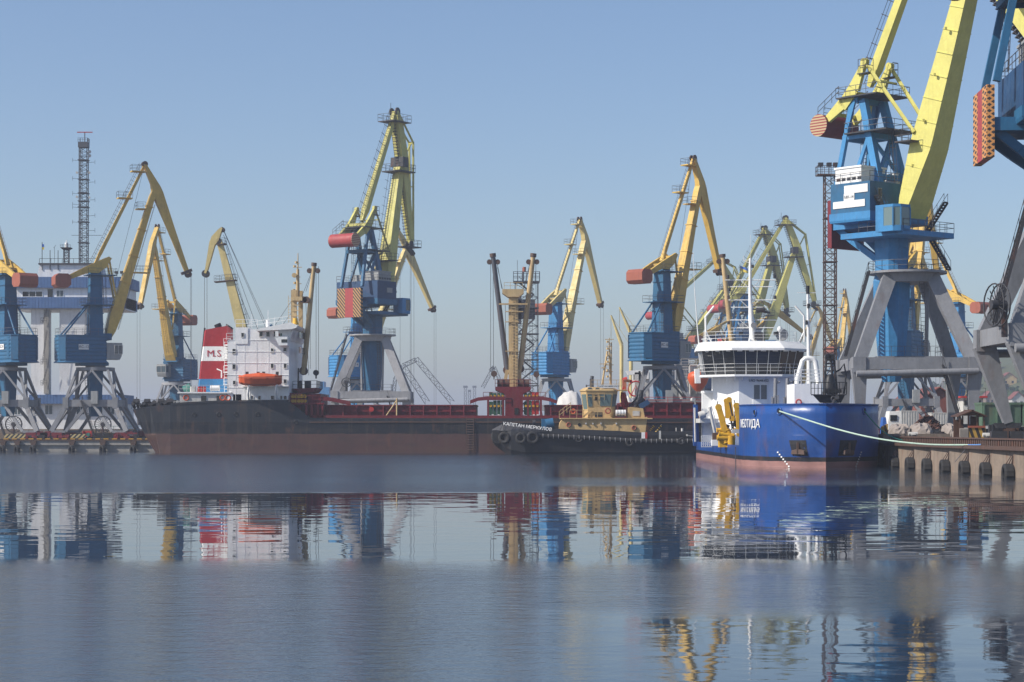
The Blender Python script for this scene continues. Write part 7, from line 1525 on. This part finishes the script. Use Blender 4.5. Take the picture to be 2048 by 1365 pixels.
mb = MB(); mb.rail([M(u, v, 9.85) for v, u in bd], 1.25, 1.3, .022, 3); mb.build('railing', 'white_clean', T)
mb = MB(); mb.rail([M(62.6, -5.5, 13.85), M(59.8, -5.5, 13.85), M(57.0, -2.2, 13.85), M(57.0, 2.7, 13.85), M(59.8, 5.4, 13.85), M(62.6, 5.4, 13.85)], 1.2, 1.6, .022, 3); mb.build('railing', 'white_clean', rf)
# shadow brackets under the bridge deck
mb = MB()
for px in (1455, 1471, 1487, 1503, 1530, 1560): p = P(px, 752, BW+55.2); mb.loft([[p+Vector((i,j,z)) for i, j, z in ((-.04,0,0),(.04,0,0),(.04,1.3,0),(-.04,1.3,0))], [p+Vector((i,1.3,-.7)) for i in (-.04,.04,.04,-.04)]])
mb.build('bracket', 'white_clean', lh)
# main mast
mu = BW+60; mq = lambda px, py, dy=0: P(px, py, mu+dy)
mb = MB(); rings = []
for py, c_, w_ in ((684, 1506, 19), (672, 1505, 13), (655, 1504, 12), (640, 1502, 11), (615, 1501.5, 9), (600, 1500.5, 7.5), (560, 1500, 6), (517, 1500.5, 5)): p = mq(c_, py); r_ = w_/2*mu/FPX; rings.append([p+Vector((r_*math.cos(2*math.pi*k/10), r_*math.sin(2*math.pi*k/10), 0)) for k in range(10)])
mb.loft(rings, smooth=True); ma = mb.build('mast', 'white_clean', T)
mb = MB()
for py, a, b in ((560.5, 1450, 1552), (574, 1460, 1545), (600.5, 1457, 1552), (615, 1462, 1535), (640.5, 1460, 1553), (656, 1462, 1548)): mb.tube([mq(a, py), mq(b, py)], .06, 5)
for a, b in (((1480,560),(1498,576)), ((1522,560),(1503,576)), ((1480,600),(1497,616)), ((1520,600),(1504,612)), ((1480,641),(1497,655))): mb.tube([mq(*a), mq(*b)], .045, 4)
mb.tube([mq(1486, 521), mq(1500, 527)], .06, 4); mb.tube([mq(1486, 521), mq(1504, 520)], .05, 4); mb.tube([mq(1500, 530), mq(1514, 521)], .05, 4); mb.tube([mq(1487, 521), mq(1487, 512)], .03, 4); mb.tube([mq(1512, 521), mq(1512, 500)], .03, 4); mb.tube([mq(1501, 518), mq(1501, 470)], .025, 4); mb.build('yard', 'white_clean', ma)
mb = MB()
for px, py in ((1456, 554), (1549, 553), (1457, 595), (1550, 595), (1505, 533), (1457, 646), (1458, 580)): p = mq(px, py, -.3); mb.cyl(p-Vector((0,0,.2)), p+Vector((0,0,.2)), .17, 8)
mb.box(tuple(mq(1509, 680, -1)-Vector((.0,.3,0))), tuple(mq(1528, 665, -1)+Vector((0,.3,0)))); mb.cyl(mq(1512, 622, -.5), mq(1530, 619, -.5), .3, 8); mb.beam(mq(1514, 622, -.5), mq(1540, 626, -.5), .25, .25); mb.build('mast_lamp', 'steel_dark', ma)
mb = MB(); mb.disc(mq(1507, 651, -.6), .32, (0,1,0), 14, .3); mb.disc(mq(1564, 670, 1), .75, (.3,1,0), 16, .15); mb.tube([mq(1560, 683, 1), mq(1560, 662, 1)], .07, 5); mb.build('radar_dish', 'portal_grey', ma)
mb = MB(); p = mq(1559.5, 659, 0); rings = [[p+Vector((r_*math.cos(2*math.pi*k/10), r_*math.sin(2*math.pi*k/10), z)) for k in range(10)] for z, r_ in ((-.3,.2),(-.1,.32),(.15,.3),(.35,.12))]; mb.loft(rings, smooth=True); mb.tube([mq(1560, 684, 0), mq(1559.5, 662, 0)], .06, 5); mb.build('satellite_dome', 'white_clean', T)
mb = MB()
for a in (((1412, 684), (1411, 634), (1428, 613)), ((1609, 684), (1608, 632), (1590, 612))): mb.tube([mq(*p) for p in a], .13, 8)
mb.tube([mq(1412, 664), mq(1426, 690)], .1, 6); mb.tube([mq(1609, 662), mq(1597, 688)], .1, 6); mb.tube([mq(1403, 679), mq(1424, 679)], .07, 5); mb.build('light_arm', 'white_clean', T)
mb = MB(); mb.tube([mq(1399, 702), mq(1395, 660), mq(1389, 575)], .09, 6, .05); mb.tube([mq(1389, 575), mq(1386, 505)], .04, 4); mb.build('whip_antenna', 'white_clean', T)
mb = MB(); mb.cyl(mq(1552, 671, -1), mq(1552, 665, -1), .3, 8); mb.box(tuple(mq(1548, 669, -1)), tuple(mq(1556, 664, -1)+Vector((0,.3,0)))); mb.box(tuple(mq(1478, 671, -1)), tuple(mq(1486, 664, -1)+Vector((0,.3,0)))); mb.build('searchlight', 'black', T)
# tall pole with black head, inverted-U davit and side house on the starboard foredeck
fu = lambda px, py, u: P(px, py, BW+u)
mb = MB(); mb.tube([fu(1618, 790, 40), fu(1617, 690, 40), fu(1615.5, 587, 40)], .26, 10, .14); tp_ = mb.build('signal_pole', 'white_clean', T)
mb = MB(); mb.cyl(fu(1615.5, 588, 40), fu(1615.5, 572, 40), .2, 8); mb.cyl(fu(1617, 617, 39.7), fu(1617, 608, 39.7), .16, 8); mb.cyl(fu(1613, 650, 39.7), fu(1613, 641, 39.7), .13, 8); mb.build('lamp', 'black', tp_)
mb = MB(); mb.tube([fu(1594, 586, 40), fu(1632, 586, 40)], .05, 4); mb.ladder(fu(1621, 780, 40), fu(1618, 600, 40), (1,0,0), .35, .5, .03); mb.build('yard', 'white_clean', tp_)
mb = MB(); mb.tube([fu(1590, 790, 38), fu(1594, 760, 38), fu(1605, 722, 38), fu(1610, 717.5, 38), (fu(1618, 716.5, 38)), fu(1626, 718, 38), fu(1631, 724, 38), fu(1636, 760, 38), fu(1640, 795, 38)], .27, 10); mb.build('davit', 'white_clean', T)
mb = MB(); a = fu(1589, 812, 36); b = fu(1642, 768, 36); mb.box((a.x, a.y, 4.5), (b.x, b.y+6, b.z)); fh = mb.build('foredeck_house', 'white', T)
mb = MB(); mb.rail([Vector((a.x, a.y, b.z)), Vector((b.x, a.y, b.z))], 1.5, .7, .05, 4); mb.build('railing', 'white_clean', fh)
mb = MB(); mb.torus(fu(1597.5, 805, 35.8), .28, .08, (0,1,0), 14, 6); mb.build('lifebuoy', 'red_bright', fh)
# bow loading gear: black framed basket, bell and hose gantry
g = lambda px, py, u=16: P(px, py, BW+u)
mb = MB(); mb.loft([[g(px, py, u) for px, u in ((1622, 13), (1693, 13), (1693, 18), (1622, 18))] for py in (791, 789)]); mb.loft([[g(1626,791,14), g(1690,791,14), g(1690,791,18), g(1626,791,18)], [g(1640,806,14), g(1682,806,14), g(1682,806,18), g(1640,806,18)]]); gb = mb.build('loading_basket', 'black_gear', T)
mb = MB(); pts_ = [g(1622,789,18), g(1622,789,13), g(1693,789,13), g(1693,789,18)]; mb.rail(pts_, 1.15, .35, .035, 2); mb.rail([p+Vector((0,0,.0)) for p in pts_], 1.15, .7, .05, 1); mb.build('railing', 'black', gb)
mb = MB(); rings = []; 
for py, r_ in ((788, .78), (783, .72), (770, .62), (760, .5), (753, .38), (749, .18)): c = g(1660, py, 15); rings.append([c+Vector((r_*math.cos(2*math.pi*k/16), r_*math.sin(2*math.pi*k/16), 0)) for k in range(16)])
mb.loft(rings, smooth=True); mb.box(tuple(g(1650, 786, 14)), tuple(g(1680, 779, 15))); mb.build('hose_bell', 'black', gb)
mb = MB()
for px0, px1 in ((1647, 1653), (1668, 1662), (1675, 1668)): mb.tube([g(px0, 788, 15), g(px1, 720, 15)], .1, 6)
for py in (728, 742, 757): mb.tube([g(1650, py, 15), g(1668, py, 15)], .07, 5)
mb.box(tuple(g(1652, 722, 15)), tuple(g(1667, 709, 15.4))); mb.disc(g(1656, 714, 14.6), .28, (0,1,0), 12, .15); mb.disc(g(1663, 714, 14.6), .25, (0,1,0), 12, .15)
mb.tube([g(1670, 745, 15.2), g(1680, 740, 15.2), g(1688, 728, 15.2), g(1692, 750, 15.2), g(1688, 788, 15.2)], .09, 6); mb.build('hose_gantry', 'black_gear', gb)
mb = MB(); mb.tube([g(1671, 799, 14), g(1665, 812, 8), g(1661, 822, 3)], .2, 10); mb.tube([g(1672, 800, 14), g(1674, 795, 12)], .22, 10); mb.torus(g(1667, 798, 12.5), .2, .08, (0,1,0), 12, 6); mb.build('discharge_pipe', 'steel_dark', gb)
# port side crane folded on the low deck
c = lambda px, py, u=24: P(px, py, BW+u)
cr = lambda *a: None
mb = MB(); mb.box(tuple(c(1439, 895)), tuple(c(1456, 872, 25.5))); mb.cyl(c(1462, 895), c(1462, 872), .42, 14); mb.cyl(c(1434, 876), c(1470, 876), .3, 12); pc = mb.build('deck_crane', 'hydraulic_yellow', T)
def arm(pts, w_, name, m='hydraulic_yellow', par=pc, r=None):
    mb = MB(); 
    for a, b in zip(pts[:-1], pts[1:]): mb.beam(a, b, w_*1.1, w_*1.35)
    for p in pts: mb.cyl(p-Vector((0, w_*.6, 0)), p+Vector((0, w_*.6, 0)), w_*.8, 12)
    return mb.build(name, m, par)
arm([c(1448, 858), c(1444, 838), c(1437, 815)], .42, 'crane_arm'); arm([c(1479, 868, 23), c(1478, 840, 23), c(1473, 812, 23)], .40, 'crane_arm'); arm([c(1455, 833), c(1452, 802)], .30, 'crane_arm'); arm([c(1464, 838), c(1458, 800)], .36, 'crane_arm')
mb = MB(); mb.cyl(c(1458, 802), c(1465, 836), .22, 10); mb.cyl(c(1432, 815), c(1436, 803), .05, 6); mb.cyl(c(1471, 812, 23), c(1468, 800, 23), .05, 6); mb.build('hydraulic_ram', 'steel_dark', pc)
for a, b, rr in (((1434,861),(1452,860),.22), ((1438,868),(1468,872),.3), ((1452,886),(1448,872),.22), ((1470,858),(1460,878),.2), ((1455,860),(1462,874),.25)): mb = MB(); mb.cyl(c(*a), c(*b), rr, 12); mb.torus(c(*a), rr, .05, (c(*b)-c(*a)), 12, 5); mb.build('suction_pipe', 'hydraulic_yellow', pc)
mb = MB(); mb.box(tuple(c(1464, 867, 22)), tuple(c(1478, 859, 22.4))); mb.build('control_box', 'white_dirty', pc)
mb = MB(); rnd = random.Random(2)
for k in range(10): a = c(rnd.uniform(1460, 1476), rnd.uniform(818, 850)); b = c(rnd.uniform(1456, 1472), rnd.uniform(845, 872)); mb.tube([a, a.lerp(b, .5)+Vector((rnd.uniform(-.4,.4), -.2, 0)), b], .055, 5)
mb.cyl(c(1452, 862), c(1456, 850), .2, 8); mb.cyl(c(1474, 854), c(1470, 842), .16, 8); mb.build('hydraulic_hose', 'black', pc)
mb = MB(); mb.box(tuple(c(1426, 880, 25)), tuple(c(1437, 866, 26))); mb.build('winch', 'steel_rusty', T)
mb = MB()
for k in range(6): mb.tube([c(1403+k*4, 895, 40), c(1403+k*4, 872, 40)], .05, 4); 
for k in range(5): mb.tube([c(1403, 872+k*5.5, 40), c(1423, 872+k*5.5, 40)], .05, 4)
mb.build('guard_grating', 'white_clean', T)
mb = MB(); mb.box(tuple(c(1424, 892, 30)), tuple(c(1436, 880, 31))); mb.build('locker', 'white_clean', T)
mb = MB(); mb.tube([c(1431, 872, 45), c(1425, 845, 45), c(1419, 815, 45)], .16, 8); mb.box(tuple(c(1400, 846, 55)), tuple(c(1425, 838, 62))); mb.tube([c(1400, 838, 55), c(1412, 828, 55), c(1418, 822, 55)], .1, 6); mb.cyl(c(1398, 832, 55), c(1410, 828, 55), .45, 10); mb.stairs(c(1431, 858, 50), c(1423, 830, 50), (0,1,0), .6); mb.build('side_gallery', 'white_dirty', T)
mb = MB(); mb.box(tuple(c(1410, 812, 62)), tuple(c(1430, 785, 64))); mb.box(tuple(c(1408, 786, 60)), tuple(c(1432, 783, 64))); mb.build('side_cabinet', 'white', T)
mb = MB(); mb.tube([c(1471, 895, 14), c(1472, 965, 6)], .045, 5); mb.build('hanging_line', 'steel_dark', T)
# mooring lines
def line(pts, r, m, label, cat='mooring line'):
    sm = []
    P0 = [Vector(p) for p in pts]
    for i in range(len(P0)-1):
        a = P0[max(i-1,0)]; b = P0[i]; c_ = P0[i+1]; d = P0[min(i+2,len(P0)-1)]
        for k in range(10):
            t = k/10; sm.append(.5*((2*b)+(c_-a)*t+(2*a-5*b+4*c_-d)*t*t+(3*b-a-3*c_+d)*t**3))
    sm.append(P0[-1]); mb = MB(); mb.tube(sm, r, 6); return tag(recentre(mb.build('mooring_line', m)), label, cat)
p0, u0 = on_hull(1560, 823)
line([p0+Vector((-.05,-.25,0)), P(1600, 836, 175), P(1680, 860.5, 168), P(1760, 878.5, 163), P(1850, 889, 160), P(1936, 890.5, 158)], .075, 'rope', 'pale green mooring rope sagging from the blue bow to the right quay')
line([P(1936, 890.5, 158), P(1955, 890.3, 156.5), P(1967, 889, 156)], .06, 'rope_blue', 'short blue end of the long mooring rope, tied at the cope beside the booth')
p1, u1 = on_hull(1728, 822, 0, 1)
line([p1+Vector((0,-.1,0)), P(1745, 842, 183), P(1765, 862, 183), P(1790, 877, 183), P(1822, 884, 183)], .06, 'rope_teal', 'dark teal mooring rope dropping from the right side of the blue bow')
line([P(1938, 891, 158), P(1910, 924, 158.5)], .03, 'wire', 'thin wire slanting down the brown quay wall to a tyre', 'wire')
p2, _ = on_hull(1559, 812)
# flag
fy = 545; T = thing('flag', 'blue and yellow flag flying over the far cranes left of the ship radar mast', 'flag', P(1480, 560, fy))
mb = MB(); mb.tube([P(1481, 575, fy), P(1480, 530, fy)], .12, 4); mb.build('staff', 'steel_dark', T)
for m, d0, d1 in (('flag_blue', 0, 5), ('flag_yellow', 5, 10)):
    mb = MB(); rings = []
    for k in range(6): px = 1481+k*3; wv = math.sin(k*1.2)*.25; rings.append([P(px, 532+d0+k*1.1, fy+wv), P(px, 532+d1+k*1.1, fy+wv), P(px, 532+d1+k*1.1, fy+wv+.1), P(px, 532+d0+k*1.1, fy+wv+.1)])
    mb.loft(rings); mb.build('cloth', m, T)
# ------------------------------------------------------------ haze
if HAZE:
    m = bpy.data.materials.new('haze'); m.use_nodes = True; t = m.node_tree; t.nodes.clear(); v = t.nodes.new('ShaderNodeVolumePrincipled'); o_ = t.nodes.new('ShaderNodeOutputMaterial')
    v.inputs['Color'].default_value = (.80, .86, 1.0, 1); v.inputs['Density'].default_value = HAZE; v.inputs['Anisotropy'].default_value = HAZE_G
    t.links.new(v.outputs[0], o_.inputs['Volume']); MATS['haze'] = m
    mb = MB(); mb.box((-2600, -40, -4), (2600, 5300, 82)); hz_ = mb.build('haze', 'haze', kind='stuff')
